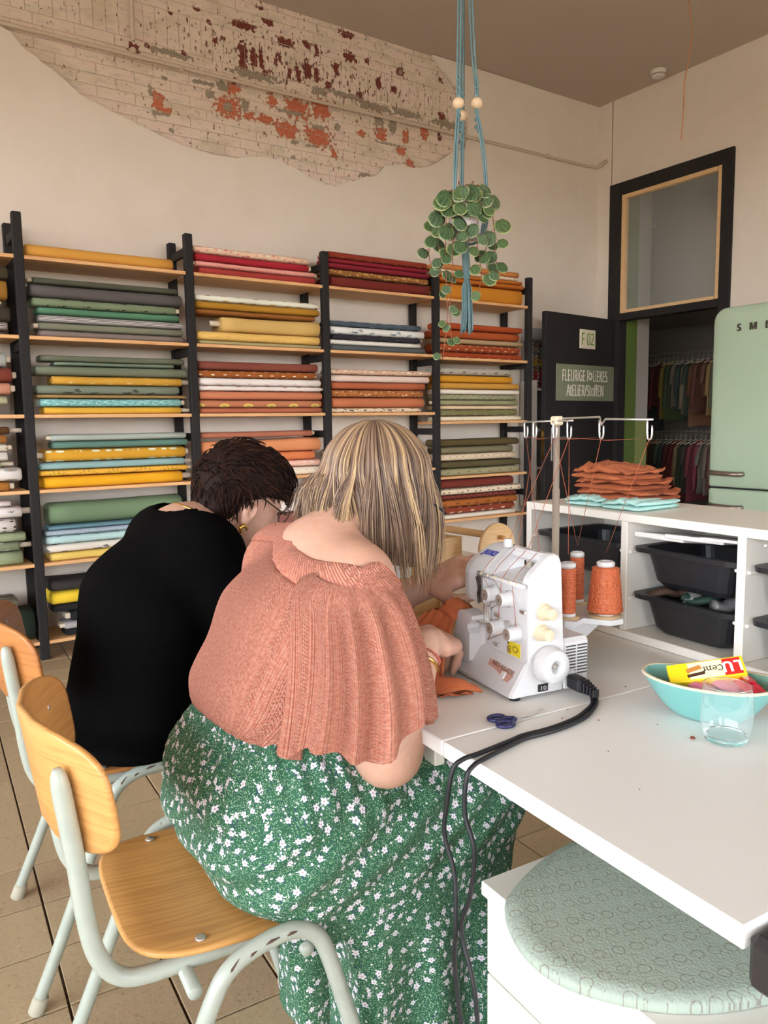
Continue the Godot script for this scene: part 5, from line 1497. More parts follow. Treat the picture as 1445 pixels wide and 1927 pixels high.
	box("wafer_picture", Vector3(-0.018, 0.0157, 0.008), Vector3(0.030, 0.0006, 0.006), mat(c8(70, 40, 26), 0.5), bb, 0.0, 0.12)
	for q in [["LU", 0.030, 0.044, 800, c8(245, 240, 235), "Droid Sans"], ["Cent", 0.0165, 0.012, 400, c8(40, 34, 34), "Droid Serif"]]:
		var t := put_mesh(text(q[0], q[1], 0.0006, q[5], q[3]), "lettering", mat(q[4], 0.5), bb)
		t.transform = Transform3D(Basis(Vector3(-1, 0, 0), Vector3(0, 0, 1), Vector3(0, 1, 0)), Vector3(q[2], 0.0162, 0.0))
	# wrapped wafers
	var wl := ["pink wrapped wafer lying flat in the bowl", "red wrapped biscuit at the right end of the bowl", "pink wrapped wafer tucked under the biscuit box"]
	for i in 3:
		var w := thing("wrapped_wafer", wl[i], "snack", [Vector3(1.100, TH + 0.057, -0.672), Vector3(1.116, TH + 0.062, -0.645), Vector3(1.082, TH + 0.052, -0.712)][i], [1.1, 0.9, 1.15][i], "wrapped wafers in the bowl")
		var rr := []
		for k in 9:
			var t := k / 8.0
			var ring := []
			var fat := sin(PI * clampf(t * 1.2 - 0.1, 0.0, 1.0))
			for j in 12:
				var an := TAU * j / 12.0
				ring.append(Vector3((t - 0.5) * 0.085, (0.001 + 0.008 * sqrt(maxf(fat, 0.0))) * sin(an) + 0.001 * sin(j * 2.6 + k), -0.016 * cos(an)))
			rr.append(ring)
		rr.reverse()
		st = mb()
		loft(st, rr)
		put(st, "wrapper", mat([c8(214, 130, 150), c8(206, 44, 62), c8(206, 120, 146)][i], 0.25), w)
		if i == 1:
			box("label_panel", Vector3(0.0, 0.0095, 0.0), Vector3(0.034, 0.001, 0.016), mat(c8(196, 30, 48), 0.3), w, 0.0)
			var t := put_mesh(text("Lo", 0.011, 0.0004, "Droid Serif"), "lettering", mat(c8(240, 225, 225), 0.4), w)
			t.transform = Transform3D(Basis(Vector3(-1, 0, 0), Vector3(0, 0, 1), Vector3(0, 1, 0)), Vector3(0, 0.0103, 0))
	# drinking glass
	var gl := thing("drinking_glass", "empty clear drinking glass standing in front of the teal bowl", "glass", Vector3(1.030, TH + 0.0005, -0.624))
	st = mb(true)
	lathe(st, [[0.0310, 0.006], [0.0335, 0.014], [0.0365, 0.032], [0.0370, 0.050], [0.0355, 0.070], [0.0333, 0.0845]], 44, Vector3.ZERO, Basis(), false)
	var gm := mat(Color(0.90, 0.96, 0.95, 0.10), 0.02)
	gm.transparency = BaseMaterial3D.TRANSPARENCY_ALPHA
	put(st, "wall", gm, gl)
	st = mb(true)
	var lip := []
	for i in 45: lip.append(Vector3(cos(TAU * i / 44.0) * 0.0333, 0.0845, sin(TAU * i / 44.0) * 0.0333))
	tube(st, lip, 0.0007, 6, false)
	var gs := mat(Color(0.94, 0.985, 0.975, 0.0), 0.02)
	gs.refraction_enabled = true
	gs.refraction_scale = 0.05
	put(st, "lip", gs, gl)
	st = mb(true)
	lathe(st, [[0.0, 0.0], [0.026, 0.0], [0.0295, 0.002], [0.0308, 0.006], [0.0285, 0.0105], [0.024, 0.0085], [0.0, 0.0075]], 44)
	put(st, "foot", gs, gl)
	# crumbs on the table
	for q in [[0.995, -0.655, 0.004, "reddish crumb lying beside the drinking glass"], [0.94, -0.785, 0.0015, "tiny dark speck in front of the power lead's bend"], [0.90, -0.825, 0.0015, "tiny dark speck between the scissors tip and the lead"], [0.935, -0.845, 0.0012, "tiny dark speck right below the machine's switch"], [1.10, -0.86, 0.0015, "tiny dark speck between the plug and the cabinet"], [0.86, -0.70, 0.001, "tiny dark speck on the table in front of the lead"], [1.0, -0.72, 0.001, "tiny dark speck left of the teal bowl"], [0.80, -0.60, 0.001, "tiny dark speck alone on the empty table front"]]:
		var cs := mb(true)
		lathe(cs, [[0.0, 0.0], [q[2], q[2] * 0.3], [q[2] * 0.8, q[2] * 0.9], [0.0, q[2]]], 6, Vector3(q[0], TH, q[1]))
		tag(put(cs, "crumb", mat(c8(120, 60, 44), 0.9), self), q[3], "crumb", "crumbs on the table")
	# rust fabric being sewn
	var fb := thing("sewing_fabric", "rust jersey piece hanging from the sewer's hand onto the table", "fabric")
	var fm := cloth(c8(184, 98, 58), "", Color.WHITE, Color.BLACK, 0.95)
	# one length hangs from the hand to the table, its end folded over; a gathered edge lies at the needle
	st = mb(true)
	sheet(st, [[Vector3(0.872, 0.842, -1.150), Vector3(0.900, 0.850, -1.135), Vector3(0.928, 0.845, -1.115)], [Vector3(0.835, 0.815, -1.150), Vector3(0.865, 0.812, -1.125), Vector3(0.895, 0.810, -1.100)], [Vector3(0.805, 0.785, -1.130), Vector3(0.835, 0.775, -1.100), Vector3(0.860, 0.765, -1.075)], [Vector3(0.785, 0.752, -1.105), Vector3(0.812, 0.746, -1.070), Vector3(0.838, 0.744, -1.045)], [Vector3(0.772, 0.7375, -1.075), Vector3(0.800, 0.738, -1.030), Vector3(0.848, 0.7375, -1.005)], [Vector3(0.772, 0.7345, -1.030), Vector3(0.800, 0.7345, -1.005), Vector3(0.852, 0.7345, -0.985)]], 0.003, 0.004, 9.0)
	put(st, "hanging_length", fm, fb)
	st = mb(true)
	sheet(st, [[Vector3(0.776, 0.742, -1.060), Vector3(0.812, 0.760, -1.030), Vector3(0.846, 0.748, -1.010)], [Vector3(0.788, 0.744, -1.030), Vector3(0.830, 0.758, -1.000), Vector3(0.858, 0.744, -0.985)], [Vector3(0.792, 0.741, -1.008), Vector3(0.832, 0.748, -0.986), Vector3(0.862, 0.7395, -0.974)]], 0.004, 0.002, 7.0)
	put(st, "folded_end", fm, fb)
	st = mb(true)
	sheet(st, [[Vector3(0.895, 0.848, -1.135), Vector3(0.920, 0.868, -1.124), Vector3(0.948, 0.852, -1.112)], [Vector3(0.902, 0.844, -1.120), Vector3(0.926, 0.858, -1.110), Vector3(0.952, 0.844, -1.100)], [Vector3(0.910, 0.832, -1.112), Vector3(0.930, 0.842, -1.102), Vector3(0.954, 0.834, -1.094)]], 0.003, 0.005, 14.0)
	put(st, "gathered_edge", fm, fb)
	# bamboo tray
	var bt := thing("bamboo_tray", "open bamboo tray on the table behind the sewer's hands", "tray", Vector3(1.0, TH, -1.345), deg_to_rad(-8))
	box("base", Vector3(0, 0.004, 0), Vector3(0.20, 0.006, 0.14), M.pale_pine, bt, 0.001)
	for s in [-1, 1]:
		box("side", Vector3(0, 0.035, s * 0.067), Vector3(0.20, 0.066, 0.008), M.pale_pine, bt, 0.001)
		box("end", Vector3(s * 0.097, 0.035, 0), Vector3(0.008, 0.066, 0.125), M.pale_pine, bt, 0.001)
	# wooden organiser with haberdashery
	var og := thing("wooden_organiser", "wooden compartment box full of sewing notions behind the machine", "organiser", Vector3(1.42, TH, -2.0), deg_to_rad(4))
	box("base", Vector3(0, 0.005, 0), Vector3(0.30, 0.008, 0.26), M.pale_pine, og, 0.001)
	for s in [-1, 1]:
		box("end", Vector3(s * 0.146, 0.06, 0), Vector3(0.008, 0.10, 0.26), M.pale_pine, og, 0.001)
		box("side", Vector3(0, 0.06, s * 0.126), Vector3(0.284, 0.10, 0.008), M.pale_pine, og, 0.001)
	box("divider", Vector3(0, 0.055, 0.02), Vector3(0.284, 0.09, 0.006), M.pale_pine, og, 0.001)
	box("lid", Vector3(0.05, 0.15, -0.14), Vector3(0.2, 0.09, 0.008), M.pale_pine, og, 0.001)
	var nn := [["grey fabric clip in the organiser", c8(84, 78, 72)], ["dark tape measure in the organiser", c8(56, 48, 44)], ["silver bobbin case in the organiser", c8(190, 188, 186)], ["purple packet in the organiser", c8(160, 90, 140)], ["mauve card of pins in the organiser", c8(150, 120, 130)], ["clear bag of buttons in the organiser", c8(170, 160, 150)]]
	for i in 6:
		var o := mb()
		bx(o, Vector3.ZERO, Vector3(0.05, 0.016 + 0.02 * (i % 2), 0.03), 0.006, Basis(Vector3.UP, i * 0.8) * Basis(Vector3.RIGHT, 0.2))
		var m := put(o, "sewing_notion", mat(nn[i][1], 0.35, 0.6 if i == 2 else 0.0), self)
		m.position = Vector3(1.335 + (i % 3) * 0.085, TH + 0.095, -1.94 - (i / 3) * 0.11)
		tag(m, nn[i][0], "sewing notion", "notions in the organiser")
	# wooden reel: two discs joined by a rod, with a peg
	var rl := thing("wooden_reel", "large pale wooden reel with round end discs behind the machine", "reel", Vector3(1.645, TH + 0.0785, -1.775), deg_to_rad(3))
	for k in 2:
		st = mb(true)
		lathe(st, [[0.076, 0.0], [0.078, 0.002], [0.078, 0.010], [0.076, 0.012]], 44, Vector3(-0.0, 0, -0.02 - k * 0.34), Basis(Vector3.RIGHT, PI / 2))
		put(st, "disc", M.pale_pine, rl)
	st = mb(true)
	tube(st, [Vector3(0, 0.036, -0.02), Vector3(0, 0.036, -0.36)], 0.012, 14)
	put(st, "rod", M.pale_pine, rl)
	st = mb(true)
	tube(st, [Vector3(0.004, 0.034, -0.012), Vector3(0.004, 0.034, 0.014)], 0.0065, 12)
	put(st, "peg", M.ply, rl)
	# the other sewer's white machine, mostly hidden
	var sm := thing("domestic_sewing_machine", "white sewing machine half hidden behind the blonde hair", "sewing machine", Vector3(1.12, TH, -1.80), deg_to_rad(-96))
	box("bed", Vector3(0, 0.035, 0), Vector3(0.40, 0.065, 0.17), M.white_plastic, sm, 0.012)
	box("column", Vector3(0.14, 0.15, 0), Vector3(0.12, 0.17, 0.15), M.white_plastic, sm, 0.012)
	box("arm", Vector3(-0.02, 0.255, 0), Vector3(0.44, 0.09, 0.15), M.white_plastic, sm, 0.015)
	box("needle_head", Vector3(-0.185, 0.19, 0), Vector3(0.07, 0.06, 0.11), M.white_plastic, sm, 0.008)
	box("presser_foot", Vector3(-0.185, 0.115, 0), Vector3(0.012, 0.09, 0.01), M.steel, sm, 0.002)
	box("extension_table", Vector3(-0.04, 0.062, 0.17), Vector3(0.40, 0.012, 0.16), M.cream_plastic, sm, 0.004)
	st = mb(true)
	lathe(st, [[0.04, 0.0], [0.042, 0.01], [0.036, 0.02], [0.0, 0.021]], 24, Vector3(0.2, 0.16, 0), Basis(Vector3.BACK, -PI / 2))
	put(st, "hand_wheel", M.white_plastic, sm)

# soft sheet through a grid of control points, with ripples and thickness
func sheet(st: SurfaceTool, rows: Array, thick: float, amp: float, waves: float):
	var cols := []
	for r in rows: cols.append(smooth_path(r, 8))
	var nv: int = cols[0].size()
	var lines := []
	for j in nv:
		var l := []
		for i in rows.size(): l.append(cols[i][j])
		lines.append(smooth_path(l, 7))
	var nu: int = lines[0].size()
	var P := func(i: int, j: int) -> Vector3:
		var a: Vector3 = lines[j][i]
		var du: Vector3 = lines[j][mini(i + 1, nu - 1)] - lines[j][maxi(i - 1, 0)]
		var dv: Vector3 = lines[mini(j + 1, nv - 1)][i] - lines[maxi(j - 1, 0)][i]
		var n := du.cross(dv).normalized()
		if n.y < 0.0: n = -n
		return a + n * amp * (0.5 + 0.5 * sin(j * waves / nv * TAU * 0.5 + i * 0.11 + 0.8 * sin(i * 0.2)))
	var ring := []
	for i in nu:
		var r := []
		for j in nv: r.append(P.call(i, j) + Vector3(0, thick * 0.5, 0))
		for j in range(nv - 1, -1, -1): r.append(P.call(i, j) - Vector3(0, thick * 0.5, 0))
		ring.append(r)
	loft(st, ring)

func chair(called_label: String, at: Vector3, turn: float, bm: Material):
	var c := thing("school_chair", called_label, "chair", at, turn, "bent tube school chairs")
	# seat: bent plywood with dropped front
	var st := mb(true)
	var rings := []
	for L in [[0.452, 0.97], [0.454, 1.0], [0.460, 1.0], [0.4625, 0.97], [0.4625, 0.8], [0.4625, 0.6], [0.4625, 0.4], [0.4625, 0.2], [0.4625, 0.01]]:
		var ring := []
		for j in 48:
			var an := TAU * j / 48.0
			var ca := cos(an); var sa := sin(an)
			var x := signf(ca) * pow(absf(ca), 0.42) * 0.185
			var z := signf(sa) * pow(absf(sa), 0.42) * 0.185
			z *= 1.0 + 0.04 * (x / 0.185)
			x *= L[1]; z *= L[1]
			var y: float = L[0] + 0.012 * pow(x / 0.185, 2.0) * (1.0 if x < 0 else -1.2) - 0.006 * (1.0 - pow(z / 0.185, 2.0))
			ring.append(Vector3(x, y, -z))
		rings.append(ring)
	loft(st, rings, true, true, true)
	var seat := put(st, "seat", bm, c)
	for x in [-0.085, 0.09]:
		for z in [-0.157, 0.157]:
			var rv := mb(true)
			lathe(rv, [[0.0085, 0.0], [0.0075, 0.0022], [0.004, 0.0036], [0.0, 0.004]], 16, Vector3(x, 0.4625 + 0.012 * pow(x / 0.185, 2.0) * (1.0 if x < 0 else -1.2) - 0.001, z))
			put(rv, "rivet", M.steel, seat)
	# backrest: curved plywood
	st = mb(true)
	var outl := []
	for j in 56:
		var an := TAU * j / 56.0
		outl.append(Vector2(signf(cos(an)) * pow(absf(cos(an)), 0.45) * 0.205, signf(sin(an)) * pow(absf(sin(an)), 0.5) * 0.088))
	var place := func(p: Vector2, off: float):
		var k := p.x / 0.205
		var y := p.y + 0.714 + 0.006 * (1.0 - k * k)
		var x := -0.292 + 0.078 * k * k - (y - 0.64) * 0.14 + 0.02
		var nrm := Vector3(1, 0.12, -2.0 * 0.078 * k / 0.205).normalized()
		return Vector3(x, y, p.x) + nrm * off
	rings = []
	for L in [[0.0, 0.0], [0.5, 0.0], [0.97, 0.0], [1.0, 0.0018], [1.0, 0.0085], [0.97, 0.0103], [0.5, 0.0103], [0.0, 0.0103]]:
		var ring := []
		for p in outl: ring.append(place.call(p * L[0], L[1]))
		rings.append(ring)
	# seen from the back the ring runs clockwise, so reverse for outward faces
	rings.reverse()
	loft(st, rings, true, false, false)
	var back := put(st, "backrest", M.ply_dark if bm == M.ply_dark else M.ply, c)
	for z in [-0.142, 0.142]:
		for y in [0.69, 0.745]:
			var rv := mb(true)
			var q: Vector3 = place.call(Vector2(z, y - 0.714), 0.0095)
			lathe(rv, [[0.0085, 0.0], [0.0075, 0.0022], [0.004, 0.0036], [0.0, 0.004]], 14, q, Basis(Vector3.BACK, -PI / 2 + 0.1))
			put(rv, "rivet", M.steel, back)
	# steel tube frame
	for s in [-1.0, 1.0]:
		var b1: Vector3 = place.call(Vector2(s * 0.142, 0.045), -0.010)
		var b0: Vector3 = place.call(Vector2(s * 0.142, -0.08), -0.013)
		var t := mb(true)
		var p := [b1, (b0 + b1) / 2, b0, Vector3(-0.235, 0.53, s * 0.145), Vector3(-0.222, 0.475, s * 0.145), Vector3(-0.195, 0.441, s * 0.147), Vector3(-0.15, 0.432, s * 0.15), Vector3(-0.05, 0.436, s * 0.155), Vector3(0.10, 0.437, s * 0.16), Vector3(0.15, 0.436, s * 0.16)]
		var sp := smooth_path(p, 5)
		var rad := []
		for i in sp.size(): rad.append(0.0128)
		rad[0] = 0.006; rad[1] = 0.010; rad[2] = 0.012
		tube(t, sp, rad, 14)
		put(t, "back_tube", M.tube_paint, c)
		var l := mb(true)
		var q := [Vector3(-0.255, 0.012, s * 0.228), Vector3(-0.20, 0.14, s * 0.226), Vector3(-0.13, 0.31, s * 0.222), Vector3(-0.092, 0.40, s * 0.219), Vector3(-0.066, 0.441, s * 0.217), Vector3(-0.025, 0.461, s * 0.215), Vector3(0.03, 0.468, s * 0.214), Vector3(0.065, 0.455, s * 0.215), Vector3(0.087, 0.42, s * 0.217), Vector3(0.118, 0.31, s * 0.222), Vector3(0.165, 0.14, s * 0.228), Vector3(0.20, 0.012, s * 0.232)]
		tube(l, smooth_path(q, 6), 0.0128, 14)
		put(l, "leg_tube", M.tube_paint, c)
		for f in [Vector3(-0.257, 0.0, s * 0.228), Vector3(0.202, 0.0, s * 0.232)]:
			var fs := mb(true)
			lathe(fs, [[0.015, 0.0], [0.017, 0.003], [0.0165, 0.03], [0.0145, 0.036]], 16, f, Basis(Vector3.BACK, -0.38 if f.x < 0 else 0.25))
			put(fs, "foot_cap", mat(c8(176, 168, 148), 0.6), c)
		# worn paint: chips of bare brown steel on the leg bends
		for ch in [[-0.06, 0.4555, 0.030, 0.9], [-0.085, 0.425, 0.036, 1.1], [0.0, 0.475, 0.022, 0.2], [0.03, 0.4755, 0.016, 0.1], [-0.03, 0.466, 0.014, 0.5], [-0.105, 0.382, 0.02, 1.15]]:
			var k := mb(true)
			var dirc := Vector3(cos(ch[3]), sin(ch[3]), 0)
			var ctr := Vector3(ch[0], ch[1] - 0.004, s * 0.2175 + 0.0095)
			tube(k, [ctr - dirc * ch[2] * 0.5, ctr - dirc * ch[2] * 0.1 + Vector3(0, 0.001, 0), ctr + dirc * ch[2] * 0.5], [0.0004, 0.0022, 0.0004], 6)
			put(k, "paint_chip", M.chip, c)
	for x in [-0.11, 0.06]:
		var cr := mb(true)
		tube(cr, [Vector3(x, 0.425, -0.212), Vector3(x, 0.425, 0.212)], 0.0105, 10)
		put(cr, "cross_tube", M.tube_paint, c)
	return c

func chairs():
	chair("honey plywood school chair with grey tube frame under the blonde woman", Vector3(0.455, 0, -1.168), deg_to_rad(-4.5), M.ply)
	chair("darker brown plywood school chair at left under the woman in black", Vector3(0.490, 0, -1.835), deg_to_rad(-4.5), M.ply_dark)

func planter():
	var hub := Vector3(1.750, 0, -2.062)
	var mp := thing("macrame_hanger", "teal macrame cord plant hanger with wooden beads", "plant hanger", hub)
	var pot := thing("plant_pot", "white plant pot held in the teal macrame hanger", "pot", hub)
	var py := 1.815
	var cm := bump(tmat(ntex(0.05, [c8(92, 120, 126), c8(112, 140, 144), c8(100, 130, 134)], 128, 128, 3, 3), 0.9, 8.0), M.weave, 0.6)
	var st := mb(true)
	lathe(st, [[0.0, py], [0.045, py], [0.050, py + 0.004], [0.063, py + 0.115], [0.066, py + 0.12], [0.064, py + 0.122], [0.060, py + 0.118], [0.057, py + 0.10], [0.0, py + 0.098]], 36)
	put(st, "pot_wall", mat(c8(222, 214, 214), 0.35), pot)
	st = mb(true)
	lathe(st, [[0.0, py + 0.1075], [0.03, py + 0.106], [0.0575, py + 0.103]], 20)
	put(st, "soil", mat(c8(60, 46, 38), 0.95), pot)
	# cords gather under the pot and rise in three strands to a ring near the ceiling
	var apex := Vector3(0.02, CH, -0.03)
	var dirs := [deg_to_rad(200), deg_to_rad(60), deg_to_rad(320)]
	for k in 3:
		var d := Vector3(cos(dirs[k]), 0, -sin(dirs[k]))
		for s in 4:
			var off := Vector3(cos(s * TAU / 4), 0, sin(s * TAU / 4)) * 0.0042
			var beady: float = 2.245 + [0.0, -0.012, 0.01][k]
			var bead := d * 0.040 + Vector3(0.008, beady, -0.012)
			var c := mb(true)
			tube(c, smooth_path([Vector3(0, py - 0.018, 0) + off * 0.5, d * 0.050 + Vector3(0, py - 0.004, 0) + off, d * 0.068 + Vector3(0, py + 0.06, 0) + off * 1.8, d * 0.071 + Vector3(0, py + 0.13, 0) + off, d.lerp(d, 0.5) * 0.060 + Vector3(0, py + 0.28, 0) + off * 1.4, bead + Vector3(0, -0.02, 0) + off, bead + off * 0.8, bead + Vector3(0, 0.05, 0) + off * 1.3, d * 0.028 + Vector3(0.012, 2.48, -0.02) + off * 1.6, Vector3(0.018, 3.0, -0.028) + d * 0.012 + off * 1.2, apex + off], 5), 0.0034, 6)
			put(c, "cord", cm, mp)
		var b := mb(true)
		var by: float = 2.245 + [0.0, -0.012, 0.01][k]
		var ctr := d * 0.040 + Vector3(0.008, by, -0.012)
		var pr := []
		for i in 13:
			var an := PI * i / 12.0 - PI / 2
			pr.append([maxf(cos(an) * 0.0195, 0.0), sin(an) * 0.0185])
		lathe(b, pr, 22, ctr)
		put(b, "bead", mat(c8(226, 196, 158), 0.45), mp)
		# twisted knots above and below each bead
		for q in [[0.05, 1.0], [-0.055, 1.0]]:
			var kn := mb(true)
			var tw := []
			for i in 25:
				var t := i / 24.0
				tw.append(ctr + Vector3(0, q[0] + (t - 0.5) * 0.07, 0) + Vector3(cos(t * 18.0), 0, sin(t * 18.0)) * 0.0055)
			tube(kn, tw, 0.0036, 6)
			put(kn, "knot", cm, mp)
	var tail := mb(true)
	tube(tail, smooth_path([Vector3(0.0, py - 0.012, 0), Vector3(0.0, py - 0.035, 0), Vector3(0.004, py - 0.10, 0.0), Vector3(0.006, py - 0.135, 0)], 5), [0.016, 0.016, 0.015, 0.014, 0.013, 0.013, 0.013, 0.013, 0.013, 0.013, 0.013, 0.013, 0.013, 0.012, 0.010, 0.010], 12)
	put(tail, "wrapped_knot", cm, mp)
	rng.seed = 77
	for i in 26:
		var an := rng.randf() * TAU; var r := sqrt(rng.randf()) * 0.018
		var c := mb(true)
		var ln := rng.randf_range(0.15, 0.18)
		var sw := Vector3(cos(an) * r, 0, sin(an) * r)
		tube(c, smooth_path([Vector3(0.006, py - 0.13, 0) + sw * 0.35, Vector3(0.006, py - 0.16, 0) + sw, Vector3(0.008, py - 0.22, 0) + sw * 1.1, Vector3(0.007 + rng.randf_range(-0.004, 0.004), py - 0.135 - ln, 0) + sw * 1.2], 3), 0.0028, 5)
		put(c, "tassel_strand", cm, mp)
	# trailing plant: round variegated leaves on thin red-brown stems
	var pl := thing("trailing_plant", "trailing houseplant with round variegated leaves spilling from the pot", "plant", hub)
	var lim := leaf_image()
	var leafm := []
	for k in 3:
		var m := tmat(lim, 0.5, 0.0, [Color(1, 1, 1), Color(0.84, 0.9, 0.82), Color(1.0, 1.0, 0.88)][k])
		m.backlight_enabled = true
		m.backlight = Color(0.12, 0.16, 0.06)
		leafm.append(m)
	var lmesh := leaf_mesh()
	var stem_m := mat(c8(140, 84, 60), 0.7)
	var cam_right := Vector3(0.826, 0, 0.563)
	# [sideways, towards camera, start dy, length, leaves]
	var vines := [[-0.075, 0.03, 0.11, 0.24, 8], [-0.045, 0.055, 0.12, 0.12, 6], [-0.06, 0.045, 0.10, 0.50, 13], [-0.042, 0.052, 0.115, 0.46, 12], [0.045, 0.05, 0.115, 0.30, 11], [0.075, 0.03, 0.11, 0.24, 9], [0.06, -0.03, 0.11, 0.2, 6], [0.0, 0.062, 0.13, 0.05, 3], [-0.08, -0.02, 0.11, 0.2, 6], [0.02, 0.03, 0.15, 0.04, 5], [-0.02, 0.0, 0.16, 0.03, 5], [0.035, 0.055, 0.13, 0.08, 3]]
	var toc := Vector3(-0.563, 0, 0.826)
	for v in vines:
		var a: Vector3 = cam_right * v[0] + toc * v[1]
		var start: Vector3 = a * 0.5 + Vector3(0, py + 0.11, 0)
		var rim: Vector3 = a * 1.05 + Vector3(0, py + v[2] + 0.03, 0)
		var pts := [start, rim]
		var drift := cam_right * rng.randf_range(-0.02, 0.02)
		for i in 4:
			var t := (i + 1) / 4.0
			pts.append(a * 1.22 + drift * t + Vector3(rng.randf_range(-0.012, 0.012), py + v[2] - v[3] * t, rng.randf_range(-0.012, 0.012)))
		var sp := smooth_path(pts, 5)
		var sst := mb(true)
		tube(sst, sp, 0.0014, 5)
		var stem := put(sst, "stem", stem_m, pl)
		for i in v[4]:
			var t: float = (i + 0.6) / float(v[4])
			var at: Vector3 = sp[int(t * (sp.size() - 1))]
			var side := (1.0 if i % 2 else -1.0)
			var dirv: Vector3 = (cam_right * side * rng.randf_range(0.5, 1.0) + toc * rng.randf_range(0.0, 0.7) + Vector3(0, rng.randf_range(-0.5, 0.2), 0)).normalized()
			var sz: float = rng.randf_range(0.050, 0.072) * (1.0 - 0.32 * t) * (0.72 if v[3] > 0.35 and t > 0.5 else 1.0)
			var base := at + dirv * 0.012
			var face_n := (toc * 1.0 + Vector3(0, 0.45, 0) + dirv * rng.randf_range(-0.2, 0.5) + cam_right * rng.randf_range(-0.5, 0.5)).normalized()
			var down := (Vector3(0, -0.8, 0) + dirv * 0.6).normalized()
			down = (down - face_n * down.dot(face_n)).normalized()
			var lf := put_mesh(lmesh, "leaf", leafm[rng.randi() % 3], pl)
			lf.transform = Transform3D(Basis(down.cross(face_n), face_n, -down).orthonormalized().scaled(Vector3.ONE * sz), base)
			var pt := mb(true)
			tube(pt, [at, base], 0.0009, 4)
			put(pt, "leaf_stalk", stem_m, pl)

func leaf_mesh() -> ArrayMesh:
	# unit round leaf in the xz plane, base at the origin, tip at -z... cupped and slightly thick
	var st := mb(true)
	var top := []
	var outline := []
	for j in 24:
		var an := TAU * j / 24.0
		var r := 0.5 * (1.0 + 0.06 * cos(an)) 
		var p := Vector2(sin(an) * r * 0.90, cos(an) * r * (1.05 if cos(an) < 0 else 1.0))
		if absf(sin(an)) < 0.3 and cos(an) > 0: p.y -= 0.06
		outline.append(p)
	for side in [1.0, -1.0]:
		for L in 3:
			var s0 := L / 3.0; var s1 := (L + 1) / 3.0
			for j in 24:
				var k := (j + 1) % 24
				var q := []
				var uv := []
				for e in [[j, s0], [k, s0], [k, s1], [j, s1]]:
					var p: Vector2 = outline[e[0]] * e[1]
					var y: float = 0.10 * p.length_squared() * 2.0 - 0.05 * absf(p.x) + (0.015 * side * (1.0 - e[1] * e[1]) )
					q.append(Vector3(p.x, y, p.y - 0.5))
					uv.append(Vector2(p.x + 0.5, p.y + 0.5))
				tri(st, q[0], q[1], q[2], Vector3.UP * side, uv[0], uv[1], uv[2])
				tri(st, q[0], q[2], q[3], Vector3.UP * side, uv[0], uv[2], uv[3])
	st.generate_normals()
	return st.commit()

func leaf_image() -> ImageTexture:
	var S := 128
	var im := Image.create(S, S, false, Image.FORMAT_RGB8)
	var n := noise(0.06, 3, 4)
	for y in S:
		for x in S:
			var p := Vector2(x - 64, y - 64) / 64.0
			var r := p.length() + n.get_noise_2d(x, y) * 0.14
			var c := c8(60, 82, 56).lerp(c8(96, 118, 82), clampf(n.get_noise_2d(x + 200, y) + 0.4, 0, 1))
			# veins fan out from the base
			var b := p - Vector2(0, 1.0)
			var an := atan2(b.x, -b.y)
			var vein := absf(sin(an * 7.0 + absf(p.x) * 0.6))
			if vein < 0.16 and r < 0.85: c = c.lerp(c8(150, 168, 122), 0.5)
			if r > 0.88: c = c8(204, 206, 164)
			elif r > 0.78: c = c.lerp(c8(134, 156, 98), 0.6)
			im.set_pixel(x, y, c)
	return ImageTexture.create_from_image(im)

# ---------- bodies: smooth unions of tapered limbs, meshed as surface nets ----------
func cap(a: Vector3, b: Vector3, ra: float, rb: float) -> Array: return [0, a, b, ra, rb]
func ell(c: Vector3, r: Vector3, bs := Basis()) -> Array: return [1, c, r, bs.inverse()]
func rbox(c: Vector3, h: Vector3, r: float, bs := Basis()) -> Array: return [2, c, h, r, bs.inverse()]
# tapered limb that is s times as wide across z
func wide(a: Vector3, b: Vector3, ra: float, rb: float, s: float) -> Array: return [3, a, b, ra, rb, s]

func sdf(p: Vector3, prims: Array, k: float) -> float:
	var d := 1e9
	for q in prims:
		var e := 0.0
		match q[0]:
			0:
				var ab: Vector3 = q[2] - q[1]
				var t := clampf((p - q[1]).dot(ab) / ab.length_squared(), 0.0, 1.0)
				e = (p - q[1] - ab * t).length() - lerpf(q[3], q[4], t)
			1:
				var l: Vector3 = q[3] * (p - q[1])
				var r: Vector3 = q[2]
				var k0 := (l / r).length()
				var k1 := (l / (r * r)).length()
				e = k0 * (k0 - 1.0) / maxf(k1, 1e-6)
			2:
				var l: Vector3 = q[4] * (p - q[1])
				var w: Vector3 = l.abs() - q[2] + Vector3.ONE * q[3]
				e = Vector3(maxf(w.x, 0), maxf(w.y, 0), maxf(w.z, 0)).length() + minf(maxf(w.x, maxf(w.y, w.z)), 0.0) - q[3]
			3:
				var ab: Vector3 = q[2] - q[1]
				var s: float = q[5]
				var t := clampf((p - q[1]).dot(ab) / ab.length_squared(), 0.0, 1.0)
				var v: Vector3 = p - q[1] - ab * t
				v.z /= s
				e = v.length() - lerpf(q[3], q[4], t)
		if d > 1e8: d = e
		else:
			var h := maxf(k - absf(d - e), 0.0)
			d = minf(d, e) - h * h / (4.0 * k)
	return d

